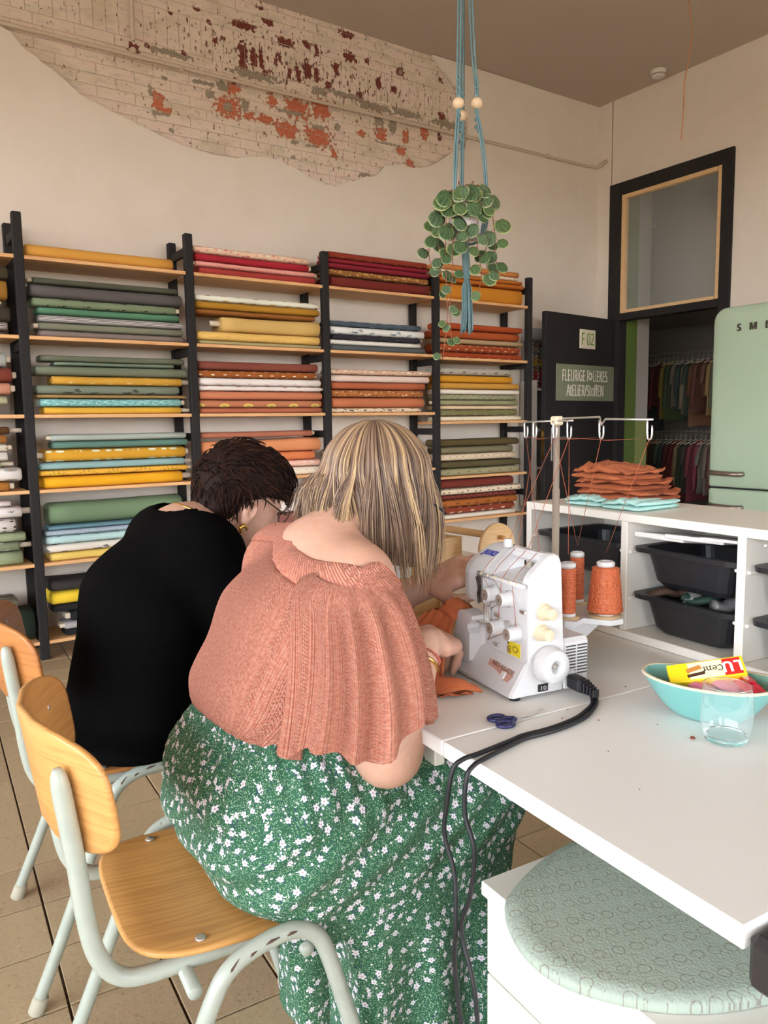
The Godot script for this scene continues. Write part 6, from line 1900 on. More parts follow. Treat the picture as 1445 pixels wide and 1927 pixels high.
func nets(f: Callable, lo: Vector3, hi: Vector3, cell: float, uvf = null) -> SurfaceTool:
	var st := mb(true)
	var n := Vector3i(((hi - lo) / cell).ceil()) + Vector3i.ONE
	var B := 4
	n = Vector3i(ceili(n.x / 4.0) * 4 + 1, ceili(n.y / 4.0) * 4 + 1, ceili(n.z / 4.0) * 4 + 1)
	var sx := n.y * n.z; var sy := n.z
	var g := PackedFloat32Array()
	g.resize(n.x * n.y * n.z)
	g.fill(1e9)
	var blocks := []
	var lim := B * cell * 0.87 * 2.1
	for bi in range(0, n.x - 1, B):
		for bj in range(0, n.y - 1, B):
			for bk in range(0, n.z - 1, B):
				var c := lo + Vector3(bi + 2, bj + 2, bk + 2) * cell
				if absf(f.call(c)) > lim: continue
				blocks.append(Vector3i(bi, bj, bk))
				for i in B + 1:
					for j in B + 1:
						for k in B + 1:
							var id := (bi + i) * sx + (bj + j) * sy + bk + k
							if g[id] > 1e8: g[id] = f.call(lo + Vector3(bi + i, bj + j, bk + k) * cell)
	var vid := {}
	for b in blocks:
		for i in B:
			for j in B:
				for k in B:
					var id: int = (b.x + i) * sx + (b.y + j) * sy + b.z + k
					var v := [g[id], g[id + 1], g[id + sy], g[id + sy + 1], g[id + sx], g[id + sx + 1], g[id + sx + sy], g[id + sx + sy + 1]]
					var neg := 0
					for q in v:
						if q < 0.0: neg += 1
					if neg == 0 or neg == 8: continue
					var acc := Vector3.ZERO; var cnt := 0
					for e in EDGES:
						var v0: float = v[e[0]]; var v1: float = v[e[1]]
						if (v0 < 0.0) != (v1 < 0.0):
							var t := v0 / (v0 - v1)
							var p0 := Vector3((e[0] >> 2) & 1, (e[0] >> 1) & 1, e[0] & 1)
							var p1 := Vector3((e[1] >> 2) & 1, (e[1] >> 1) & 1, e[1] & 1)
							acc += p0.lerp(p1, t); cnt += 1
					vid[id] = lo + (Vector3(b.x + i, b.y + j, b.z + k) + acc / cnt) * cell
	for id in vid:
		var v0: float = g[id]
		for ax in 3:
			var step: int = [sx, sy, 1][ax]
			var v1: float = g[id + step]
			if (v0 < 0.0) == (v1 < 0.0): continue
			var s1: int = [sy, 1, sx][ax]; var s2: int = [1, sx, sy][ax]
			if not (vid.has(id - s1) and vid.has(id - s2) and vid.has(id - s1 - s2)): continue
			var q := [vid[id], vid[id - s1], vid[id - s1 - s2], vid[id - s2]]
			var u := [Vector2.ZERO, Vector2.ZERO, Vector2.ZERO, Vector2.ZERO]
			if uvf != null:
				var nn: Vector3 = (q[0] - q[2]).cross(q[1] - q[3]).normalized()
				for z in 4: u[z] = uvf.call(q[z], nn)
				# keep quads that straddle the seam of an angular uv whole
				for z in range(1, 4): u[z].x -= roundf((u[z].x - u[0].x) / SEAM) * SEAM
			if v0 < 0.0:
				_t(st, q[0], q[2], q[1], u[0], u[2], u[1])
				_t(st, q[0], q[3], q[2], u[0], u[3], u[2])
			else:
				_t(st, q[0], q[1], q[2], u[0], u[1], u[2])
				_t(st, q[0], q[2], q[3], u[0], u[2], u[3])
	return st

const EDGES := [[0, 1], [2, 3], [4, 5], [6, 7], [0, 2], [1, 3], [4, 6], [5, 7], [0, 4], [1, 5], [2, 6], [3, 7]]
const SEAM := 0.96

# print mapped from the side each patch of cloth faces
func box_uv(p: Vector3, n: Vector3) -> Vector2:
	var a := n.abs()
	if a.x > a.y and a.x > a.z: return Vector2(p.z, -p.y)
	if a.y > a.z: return Vector2(p.x, p.z)
	return Vector2(p.x, -p.y)

# hand: wrist, direction to the knuckles, normal out of the back of the hand, curl of the fingers; side +1 = thumb on the +s side
func hand(w: Vector3, d: Vector3, n: Vector3, side: float, curl: Array, sc := 1.0) -> Array:
	d = d.normalized()
	n = (n - d * n.dot(d)).normalized()
	var s := d.cross(n) * side
	var pr := []
	pr.append(cap(w, w + d * 0.03 * sc, 0.0245 * sc, 0.026 * sc))
	pr.append(rbox(w + d * 0.055 * sc, Vector3(0.040, 0.0155, 0.038) * sc, 0.014 * sc, Basis(s, n, s.cross(n))))
	var offs := [0.030, 0.010, -0.010, -0.029]
	var lens := [0.043, 0.047, 0.043, 0.034]
	for i in 4:
		var p: Vector3 = w + d * (0.088 - absf(i - 1.2) * 0.004) * sc + s * offs[i] * sc
		var dir: Vector3 = (d + s * offs[i] * 3.0).normalized()
		var ang: float = curl[i]
		var r := 0.0092 * sc * (0.9 if i == 3 else 1.0)
		pr.append(cap(p - dir * 0.02 * sc, p, r * 1.15, r * 1.12))
		for j in 3:
			dir = dir.rotated(s.normalized() * side, -ang * [0.7, 1.0, 0.7][j]) if side > 0 else dir.rotated(s.normalized(), ang * [0.7, 1.0, 0.7][j])
			var q: Vector3 = p + dir * lens[i] * [1.0, 0.62, 0.5][j] * sc
			pr.append(cap(p, q, r * [1.08, 0.98, 0.9][j], r * [0.98, 0.9, 0.74][j]))
			p = q
	# thumb leaves the side of the palm
	var t0 := w + d * 0.028 * sc + s * 0.026 * sc
	var t1 := t0 + (d * 0.55 + s * 0.75 - n * 0.25).normalized() * 0.036 * sc
	var t2 := t1 + (d * 0.9 + s * 0.2 - n * 0.35).normalized() * 0.032 * sc
	var t3 := t2 + (d * 0.95 - s * 0.15 - n * 0.3).normalized() * 0.024 * sc
	pr.append(cap(t0, t1, 0.0145 * sc, 0.0115 * sc))
	pr.append(cap(t1, t2, 0.0110 * sc, 0.0100 * sc))
	pr.append(cap(t2, t3, 0.0100 * sc, 0.0080 * sc))
	return pr

func bounds_of(prims: Array, pad: float) -> Array:
	var lo := Vector3.ONE * 1e9; var hi := -Vector3.ONE * 1e9
	for q in prims:
		if q[0] == 0 or q[0] == 3:
			var r: float = maxf(q[3], q[4]) * (q[5] if q[0] == 3 else 1.0)
			for e in [q[1], q[2]]:
				lo = lo.min(e - Vector3.ONE * r); hi = hi.max(e + Vector3.ONE * r)
		else:
			var r: float = maxf(q[2].x, maxf(q[2].y, q[2].z))
			lo = lo.min(q[1] - Vector3.ONE * r); hi = hi.max(q[1] + Vector3.ONE * r)
	return [lo - Vector3.ONE * pad, hi + Vector3.ONE * pad]

func skin_mat() -> StandardMaterial3D:
	var m := tmat(ntex(0.02, [c8(196, 148, 124), c8(206, 160, 138), c8(200, 154, 132), c8(208, 166, 146)], 256, 256, 4, 12), 0.5, 4.0)
	m.subsurf_scatter_enabled = true
	m.subsurf_scatter_strength = 0.12
	bump(m, M.bump_fine, 0.1)
	return m

func floral_image() -> ImageTexture:
	# one repeat is 20 cm
	var S := 1024
	var im := Image.create(S, S, false, Image.FORMAT_RGB8)
	var n := noise(0.01, 3, 2)
	im.fill(c8(36, 92, 62))
	var r := RandomNumberGenerator.new()
	r.seed = 31
	var navy := c8(36, 52, 92); var white := c8(220, 214, 220); var cream := c8(184, 204, 176)
	var fl := []
	var tries := 0
	while fl.size() < 46 and tries < 4000:
		tries += 1
		var p := Vector2(r.randf() * S, r.randf() * S)
		var ok := true
		for q in fl:
			var dd: Vector2 = (p - q[0]).abs()
			dd = Vector2(minf(dd.x, S - dd.x), minf(dd.y, S - dd.y))
			if dd.length() < 88: ok = false
		if ok: fl.append([p, r.randf() * TAU, r.randf_range(0.8, 1.15)])
	# little pale dots filling the ground
	for i in 4300:
		var p := Vector2(r.randf() * S, r.randf() * S)
		disc(im, p.x, p.y, r.randf_range(2.4, 4.2), r.randf_range(2.0, 3.0), cream, r.randf() * TAU)
	for i in 240:
		disc(im, r.randf() * S, r.randf() * S, 9, 3.4, navy, r.randf() * TAU)
	for i in 80:
		var p := Vector2(r.randf() * S, r.randf() * S)
		for k in 5: disc(im, p.x + cos(TAU * k / 5.0) * 6.5, p.y + sin(TAU * k / 5.0) * 6.5, 4.6, 4.6, white)
		disc(im, p.x, p.y, 2.5, 2.5, c8(170, 150, 160))
	for q in fl:
		var p: Vector2 = q[0]; var a: float = q[1]; var s: float = q[2]
		disc(im, p.x + 4, p.y + 4, 34 * s, 34 * s, c8(40, 88, 76))
		for k in 4: disc(im, p.x + cos(a + k * 1.7 + 0.4) * 42 * s, p.y + sin(a + k * 1.7 + 0.4) * 42 * s, 14 * s, 5 * s, white if k % 2 else navy, a + k * 1.7 + 0.4)
		for k in 5:
			var an := a + TAU * k / 5.0
			disc(im, p.x + cos(an) * 18 * s, p.y + sin(an) * 18 * s, 15.5 * s, 12 * s, white, an)
		disc(im, p.x, p.y, 8 * s, 8 * s, c8(196, 164, 176))
		disc(im, p.x, p.y, 4 * s, 4 * s, c8(120, 96, 110))
	return ImageTexture.create_from_image(im)

func knit_image(bumpy: bool) -> Image:
	# heathered coral lace knit, columns of chevron eyelets; one repeat 10 cm wide
	var S := 512
	var im := Image.create(S, S, false, Image.FORMAT_RGB8)
	var n := noise(0.05, 4, 8); var n2 := noise(0.4, 2, 18)
	for y in S:
		for x in S:
			var col := fposmod(x / 128.0, 1.0)
			var hgt := 0.55
			# stocking stitch
			hgt += 0.10 * sin(x * TAU / 9.0) * 0.5 + 0.08 * sin((y + absf(fposmod(x, 9.0) - 4.5) * 1.2) * TAU / 7.0)
			# chevron eyelets in the middle of every column
			var cx := absf(col - 0.5) * 128.0
			var hole := 0.0
			if cx < 30.0:
				var ph := fposmod(y - cx * 0.8, 18.0)
				var band := 1.0 - smoothstep(2.0, 5.0, absf(ph - 9.0))
				var dash := 0.5 + 0.5 * cos(cx * TAU / 11.0)
				hole = band * smoothstep(0.15, 0.6, dash)
			# purl gutters beside the columns
			var gut := 1.0 - smoothstep(1.0, 4.0, absf(cx - 40.0))
			gut = maxf(gut, 1.0 - smoothstep(1.0, 3.5, absf(cx - 52.0)))
			hgt -= hole * 0.55 + gut * 0.22
			if bumpy:
				im.set_pixel(x, y, Color(hgt, hgt, hgt))
			else:
				var t := clampf(n.get_noise_2d(x * 0.6, y) * 0.8 + n2.get_noise_2d(x * 0.5, y) * 0.25 + 0.5, 0.0, 1.0)
				var c := c8(220, 132, 108).lerp(c8(238, 168, 144), t)
				im.set_pixel(x, y, c)
	return im

func people():
	M.skin = skin_mat()
	M.skirt = bump(tmat(ImageTexture.create_from_image(floral_image().get_image()), 0.8), M.weave, 0.12)
	M.skirt.uv1_scale = Vector3(6.0, 6.0, 1)
	var ki := knit_image(true)
	M.knit = tmat(ImageTexture.create_from_image(knit_image(false)), 0.95)
	M.knit.heightmap_enabled = true
	M.knit.heightmap_texture = ImageTexture.create_from_image(ki)
	M.knit.heightmap_scale = 1.3
	M.knit.uv1_scale = Vector3(6.25, 6.0, 1)
	var ri := Image.create(64, 64, false, Image.FORMAT_RGB8)
	var rb := Image.create(64, 64, false, Image.FORMAT_RGB8)
	var rn := noise(0.09, 3, 5)
	for y in 64:
		for x in 64:
			var w := 0.5 + 0.5 * sin(x * TAU / 16.0)
			rb.set_pixel(x, y, Color(w, w, w))
			ri.set_pixel(x, y, c8(216, 130, 108).lerp(c8(236, 164, 140), clampf(rn.get_noise_2d(x, y) * 0.8 + 0.5, 0, 1)))
	M.rib = tmat(ImageTexture.create_from_image(ri), 0.95)
	M.rib.heightmap_enabled = true
	M.rib.heightmap_texture = ImageTexture.create_from_image(rb)
	M.rib.heightmap_scale = 0.45
	sewer()
	print("first person done")
	helper_woman()

func sewer():
	var P := thing("person", "blonde woman in coral knit top and green floral skirt sewing", "person", Vector3(0.5, 0, -1.165))
	var O := P.position
	var add := func(st: SurfaceTool, called: String, m: Material, parent: Node): 
		var o := put(st, called, m, parent)
		if parent == P: o.position = -O
		return o
	# --- body (skin): torso, neck, head, arms, hands in one surface
	var H := Vector3(0.785, 1.080, -1.165)
	var torso := [wide(Vector3(0.54, 0.68, -1.165), Vector3(0.590, 0.86, -1.165), 0.098, 0.093, 1.42), wide(Vector3(0.590, 0.86, -1.165), Vector3(0.660, 0.952, -1.165), 0.093, 0.080, 1.72), cap(Vector3(0.655, 0.946, -1.05), Vector3(0.655, 0.946, -1.28), 0.066, 0.066)]
	var rsh := Vector3(0.640, 0.915, -1.025); var rel := Vector3(0.655, 0.690, -0.965); var rwr := Vector3(0.790, 0.822, -1.040)
	var lsh := Vector3(0.672, 0.930, -1.325); var lel := Vector3(0.815, 0.790, -1.385); var lwr := Vector3(0.948, 0.868, -1.245)
	var arms := [cap(rsh, rel, 0.052, 0.050), cap(rel, rel.lerp(rwr, 0.35), 0.047, 0.047), cap(rel.lerp(rwr, 0.35), rwr, 0.046, 0.028), cap(lsh, lel, 0.058, 0.047), cap(lel, lel.lerp(lwr, 0.35), 0.044, 0.044), cap(lel.lerp(lwr, 0.35), lwr, 0.043, 0.027)]
	var neck := [cap(Vector3(0.655, 0.985, -1.165), Vector3(0.740, 1.040, -1.165), 0.062, 0.052)]
	var tilt := Basis(Vector3.BACK, -0.75)
	var head := [ell(H, Vector3(0.090, 0.098, 0.074)), ell(H + Vector3(0.045, -0.055, 0.0), Vector3(0.058, 0.070, 0.055), tilt), cap(H + Vector3(0.090, -0.085, 0), H + Vector3(0.104, -0.060, 0), 0.012, 0.009)]
	var body: Array = torso + neck + head + arms
	var f := func(p: Vector3): return sdf(p, body, 0.035)
	var bb := bounds_of(body, 0.03)
	var st := nets(f, bb[0], bb[1], 0.0105)
	# hands on finer grids, reaching back into the wrists
	var hr := hand(rwr, Vector3(0.115, -0.022, -0.070), Vector3(-0.30, 0.80, 0.50), -1.0, [0.75, 0.7, 0.7, 0.75])
	hr.append(cap(rwr - (rwr - rel).normalized() * 0.03, rwr, 0.030, 0.0265))
	var fr := func(p: Vector3): return sdf(p, hr, 0.009)
	bb = bounds_of(hr, 0.01)
	st.append_from(nets(fr, bb[0], bb[1], 0.0032).commit(), 0, Transform3D())
	var hl := hand(lwr, Vector3(0.045, 0.045, 0.075), Vector3(-0.5, 0.75, 0.2), 1.0, [0.5, 0.55, 0.6, 0.65])
	hl.append(cap(lwr - (lwr - lel).normalized() * 0.03, lwr, 0.029, 0.026))
	var fl := func(p: Vector3): return sdf(p, hl, 0.009)
	bb = bounds_of(hl, 0.01)
	st.append_from(nets(fl, bb[0], bb[1], 0.0032).commit(), 0, Transform3D())
	var bodyn = add.call(st, "body", M.skin, P)
	# --- skirt
	var sk := [rbox(Vector3(0.553, 0.575, -1.165), Vector3(0.155, 0.135, 0.198), 0.115), wide(Vector3(0.54, 0.66, -1.165), Vector3(0.555, 0.80, -1.165), 0.103, 0.094, 1.38), cap(Vector3(0.54, 0.570, -1.068), Vector3(0.90, 0.560, -1.055), 0.114, 0.098), cap(Vector3(0.54, 0.570, -1.265), Vector3(0.90, 0.560, -1.285), 0.112, 0.098), rbox(Vector3(0.795, 0.29, -1.135), Vector3(0.172, 0.27, 0.175), 0.07), rbox(Vector3(0.800, 0.11, -1.135), Vector3(0.182, 0.10, 0.195), 0.06), rbox(Vector3(0.655, 0.385, -0.992), Vector3(0.185, 0.205, 0.028), 0.026)]
	var fs := func(p: Vector3):
		var d := sdf(p, sk, 0.075)
		var an := atan2(p.z + 1.165, p.x - 0.55)
		# gathers under the waistband, hanging folds below the seat, drag lines across the lap
		var g := smoothstep(0.50, 0.74, p.y) * 0.0055 * sin(an * 34.0 + 2.0 * nz.get_noise_2d(p.y * 120.0, an * 20.0))
		var lowf := smoothstep(0.48, 0.25, p.y) * 0.013 * sin(p.x * 52.0 + p.z * 30.0 + 2.5 * nz.get_noise_2d(p.y * 90.0, p.x * 60.0))
		var drag := smoothstep(0.42, 0.52, p.y) * smoothstep(0.70, 0.58, p.y) * 0.006 * sin((p.y * 1.4 - p.x * 0.9) * 58.0 + 3.0 * nz.get_noise_3d(p.x * 120.0, p.y * 120.0, p.z * 120.0))
		var bumpy := 0.006 * nz.get_noise_3d(p.x * 260.0, p.y * 260.0, p.z * 260.0)
		d += g + lowf + drag + bumpy
		# flat where it rests on the seat
		if p.x < 0.62 and p.z < -0.978 - 0.006 * sin(p.x * 40.0): d = maxf(d, 0.468 - p.y)
		return maxf(d, maxf(0.012 - p.y, p.y - 0.80))
	st = nets(fs, Vector3(0.30, 0.0, -1.46), Vector3(1.07, 0.84, -0.88), 0.0095, box_uv)
	add.call(st, "skirt", M.skirt, P)
	# --- knitted top
	var tp := [wide(Vector3(0.538, 0.745, -1.165), Vector3(0.590, 0.86, -1.165), 0.118, 0.106, 1.42), wide(Vector3(0.590, 0.86, -1.165), Vector3(0.662, 0.950, -1.165), 0.106, 0.090, 1.72), cap(Vector3(0.655, 0.944, -1.05), Vector3(0.655, 0.944, -1.28), 0.077, 0.077), cap(lsh, lel.lerp(lsh, 0.35), 0.085, 0.105)]
	var hc := Vector3(0.705, 1.010, -1.150)
	var ax := (Vector3(0.64, 0.96, 0) - Vector3(0.505, 0.735, 0)).normalized()
	var tuv := func(p: Vector3, _n: Vector3):
		var v := p - Vector3(0.53, 0.80, -1.165)
		var along := v.dot(ax)
		var side := v - ax * along
		return Vector2(atan2(side.z, side.x) / TAU * 0.96, -along * 0.85)
	# the neckline: height along the spine where the band starts and ends
	var edge_in := func(z: float): return minf(1.141 + 3.0 * pow(z + 1.075, 2.0), 1.20) + maxf(0.0, z + 0.995) * 3.0
	var edge_out := func(z: float): return minf(1.093 + (3.0 if z < -1.075 else 1.2) * pow(z + 1.075, 2.0), 1.152)
	var ft := func(p: Vector3):
		var d := sdf(p, tp, 0.03)
		d += 0.004 * nz.get_noise_3d(p.x * 220.0, p.y * 220.0, p.z * 220.0) + 0.004 * sin((p.y - p.x * 0.5) * 55.0 + p.z * 12.0) * smoothstep(0.88, 0.78, p.y)
		var hem := 0.738 - 0.035 * smoothstep(-1.165, -1.0, p.z) + 0.10 * maxf(0.0, 0.50 - p.x)
		d = maxf(d, hem - p.y)
		return maxf(d, p.x * 0.64 + p.y * 0.77 - edge_out.call(p.z))
	# knit uv wraps once per 1.6 units; shift the seam to the front of the body
	st = nets(ft, Vector3(0.33, 0.70, -1.50), Vector3(0.90, 1.09, -0.90), 0.0085, tuv)
	add.call(st, "knit_top", M.knit, P)
	var fn := func(p: Vector3):
		var d := sdf(p, tp, 0.03) - 0.0015
		var r := p.x * 0.64 + p.y * 0.77
		return maxf(maxf(d, edge_out.call(p.z) - 0.002 - r), r - edge_in.call(p.z))
	var nuv := func(p: Vector3, _n: Vector3):
		var v := p - hc
		return Vector2(atan2(v.z * 0.92, v.x + v.y) / TAU * 57.6, (v.length()) * 20.0)
	st = nets(fn, Vector3(0.50, 0.80, -1.40), Vector3(0.88, 1.12, -0.92), 0.0075, nuv)
	add.call(st, "neckband", M.rib, P)
	# right sleeve: gathered at the band, flaring to a wavy hem above the elbow
	st = mb(true)
	var rings := []
	var S0 := Vector3(0.624, 0.966, -1.026); var S1 := Vector3(0.596, 0.744, -0.970)
	for i in 15:
		var t := i / 14.0
		var c := S0.lerp(S1, t) + Vector3(0.0, 0.0, 0.030 * sin(t * PI * 0.8))
		var rx := lerpf(0.078, 0.120, pow(t, 0.7)); var rz := lerpf(0.070, 0.082, t)
		var ring := []
		for j in 96:
			var an := TAU * j / 96.0
			var fold := (0.0085 + 0.004 * t) * sin(an * 13.0 + 0.8 * sin(an * 3.0)) * smoothstep(0.02, 0.2, t) + 0.012 * t * sin(an * 5.0 + 1.0)
			var x := cos(an) * (rx + fold); var z := sin(an) * (rz + fold)
			var y := -0.020 * t * sin(an * 4.0 + 0.6) + (0.008 * cos(an)) * t - 0.02 * sin(an) * (1.0 - t)
			ring.append(c + Vector3(x, y, z))
		rings.append(ring)
	rings[0] = rings[0].map(func(p): return p.lerp(S0 + Vector3(0, 0.01, -0.01), 0.35))
	for i in rings.size() - 1:
		for j in 96:
			var k := (j + 1) % 96
			var A: Array = rings[i]; var Bn: Array = rings[i + 1]
			var u0 := j / 96.0 * 0.64; var u1 := (j + 1) / 96.0 * 0.64
			var v0 := i / 14.0 * 0.26; var v1 := (i + 1) / 14.0 * 0.26
			_t(st, A[j], Bn[k], Bn[j], Vector2(u0, v0), Vector2(u1, v1), Vector2(u0, v1))
			_t(st, A[j], A[k], Bn[k], Vector2(u0, v0), Vector2(u1, v0), Vector2(u1, v1))
	add.call(st, "sleeve", M.knit, P)
	# --- jewellery
	for q in [[0.80, 0.0305, 0.0035, M.gold, "gold_bangle"], [0.875, 0.0290, 0.0026, mat(c8(196, 104, 88), 0.5), "bead_bracelet"]]:
		var c: Vector3 = rel.lerp(rwr, q[0])
		var dd := (rwr - rel).normalized()
		var e1 := dd.cross(Vector3.UP).normalized(); var e2 := dd.cross(e1)
		var pp := []
		for i in 37: pp.append(c + (e1 * cos(TAU * i / 36.0) + e2 * sin(TAU * i / 36.0)) * (q[1] + 0.0035))
		st = mb(true)
		if q[4] == "gold_bangle": tube(st, pp, q[2], 8, false, 1.0)
		else:
			for i in 36: lathe(st, [[0.0, -0.0028], [0.0024, -0.0014], [0.0028, 0.0], [0.0024, 0.0014], [0.0, 0.0028]], 7, pp[i])
		add.call(st, q[4], q[3], P)
	var lc: Vector3 = lel.lerp(lwr, 0.80)
	var ld := (lwr - lel).normalized()
	var le1 := ld.cross(Vector3.UP).normalized(); var le2 := ld.cross(le1)
	st = mb(true)
	for i in 40:
		var an := TAU * i / 40.0
		lathe(st, [[0.0, -0.0026], [0.0022, 0.0], [0.0, 0.0026]], 6, lc + (le1 * cos(an) + le2 * sin(an)) * 0.0335)
	add.call(st, "chain_bracelet", M.gold, P)
	st = mb(true)
	var np := []
	for i in 25:
		var an := PI * (0.15 + 0.9 * i / 24.0)
		np.append(Vector3(0.695, 1.003, -1.165) + Vector3(cos(an) * -0.062 * 0.35, sin(an) * 0.060 * 0.6, -cos(an) * 0.0645) + Vector3(-0.02, 0.012, 0))
	tube(st, np, 0.0014, 5)
	add.call(st, "necklace", M.gold, P)
	# glasses
	var gm := mat(c8(36, 40, 58), 0.3)
	st = mb(true)
	tube(st, smooth_path([H + Vector3(-0.005, 0.005, 0.080), H + Vector3(0.06, -0.022, 0.082), H + Vector3(0.098, -0.042, 0.066)], 5), 0.0032, 6)
	for s in [-1.0, 1.0]:
		var ring := []
		for i in 21:
			var an := TAU * i / 20.0
			ring.append(H + Vector3(0.094 + sin(an) * 0.010, -0.072 + sin(an) * 0.017, s * 0.034 + cos(an) * 0.025))
		tube(st, ring, 0.0025, 6)
	add.call(st, "glasses", gm, P)
	# --- hair
	bob_hair(P, O, H)

func bob_hair(P: Node3D, O: Vector3, H: Vector3):
	var R := Vector3(0.826, 0, 0.563); var T := Vector3(-0.563, 0, 0.826); var U := Vector3.UP
	# tips of the hair round the head: [angle, along R, along U, along T]
	var tips := [[-100, 0.03, -0.100, -0.1], [-60, 0.075, -0.109, -0.075], [-30, 0.092, -0.130, -0.035], [0, 0.098, -0.134, 0.01], [30, 0.088, -0.144, 0.055], [60, 0.055, -0.143, 0.085], [90, 0.004, -0.134, 0.092], [115, -0.045, -0.101, 0.085], [140, -0.1, -0.078, 0.066], [165, -0.142, -0.060, 0.04], [190, -0.16, -0.052, 0], [215, -0.135, -0.060, -0.045], [260, -0.04, -0.090, -0.09]]
	var path := func(deg: float, sc: float, jit: Vector3, lenk: float) -> Array:
		var k := 0
		while k < tips.size() - 2 and deg > tips[k + 1][0]: k += 1
		var w := clampf((deg - tips[k][0]) / float(tips[k + 1][0] - tips[k][0]), 0.0, 1.0)
		var tp := Vector3(lerpf(tips[k][1], tips[k + 1][1], w), lerpf(tips[k][2], tips[k + 1][2], w), lerpf(tips[k][3], tips[k + 1][3], w))
		var a := deg_to_rad(deg)
		var d := R * cos(a) + T * sin(a)
		var crown := H + U * 0.030 + R * -0.010
		var out := []
		for s in [8.0, 32.0, 58.0, 82.0]:
			var b := deg_to_rad(s)
			var rr := 0.101 if cos(a) > -0.3 else 0.098
			out.append(crown + (d * sin(b) * rr + U * cos(b) * 0.098) * sc)
		var tip: Vector3 = H + (R * tp.x + U * tp.y + T * tp.z) * lerpf(1.0, sc, 0.6)
		var eq: Vector3 = out[3]
		tip = eq.lerp(tip, lenk) + jit * lerpf(0.6, 1.4, lenk)
		out.append(eq.lerp(tip, 0.5) + jit * 0.5 + d * 0.007)
		out.append(tip - d * 0.004)
		return smooth_path(out, 4)
	# shell under the strands
	var rings := []
	for i in 49:
		rings.append(path.call(-100.0 + 360.0 * i / 48.0, 0.955, Vector3.ZERO, 0.93))
	var st := mb(true)
	for i in 48:
		for j in rings[0].size() - 1:
			_t(st, rings[i][j], rings[i + 1][j], rings[i + 1][j + 1])
			_t(st, rings[i][j], rings[i + 1][j + 1], rings[i][j + 1])
	var cols := [c8(104, 82, 68), c8(140, 114, 94), c8(168, 140, 112), c8(200, 168, 126), c8(124, 98, 80)]
	var mats := []
	for c in cols:
		var m := mat(c, 0.42)
		m.anisotropy_enabled = false
		mats.append(m)
	var hb := put(st, "hair", mats[4], P)
	hb.position = -O
	var r := RandomNumberGenerator.new()
	r.seed = 11
	var bunch := []
	for k in 5: bunch.append(mb(true))
	for i in 1600:
		var deg := r.randf_range(-60.0, 225.0)
		# locks: strands of a lock share their sway
		var lock := floorf(deg / 9.0)
		var sway := Vector3(nz.get_noise_2d(lock * 37.0, 5.0), nz.get_noise_2d(lock * 37.0, 95.0) * 1.2, nz.get_noise_2d(lock * 37.0, 185.0)) * 0.030
		var jit := sway + Vector3(r.randf_range(-1, 1), r.randf_range(-1, 1), r.randf_range(-1, 1)) * 0.006
		var sc := r.randf_range(0.965, 1.03)
		var lk := r.randf_range(0.62, 1.10) if r.randf() < 0.55 else r.randf_range(0.88, 1.04)
		var pt: Array = path.call(deg, sc, jit, lk)
		var n := pt.size()
		var rad := []
		var w := r.randf_range(0.0007, 0.0018)
		for j in n:
			var t := float(j) / (n - 1)
			rad.append(w * (1.0 - 0.75 * t * t))
			pt[j] += Vector3(sin(t * 7.0 + lock), 0.0, cos(t * 6.0 + lock * 1.7)) * 0.007 * t * t
		var shade := nz.get_noise_2d(lock * 60.0, deg * 14.0) + r.randf_range(-0.3, 0.3)
		var ci := 0 if shade < -0.32 else (4 if shade < -0.08 else (1 if shade < 0.12 else (2 if shade < 0.36 else 3)))
		tube(bunch[ci], pt, rad, 4, true)
	for k in 5:
		var o := put(bunch[k], "strand", mats[k], hb)
		o.set_meta("kind", "stuff")

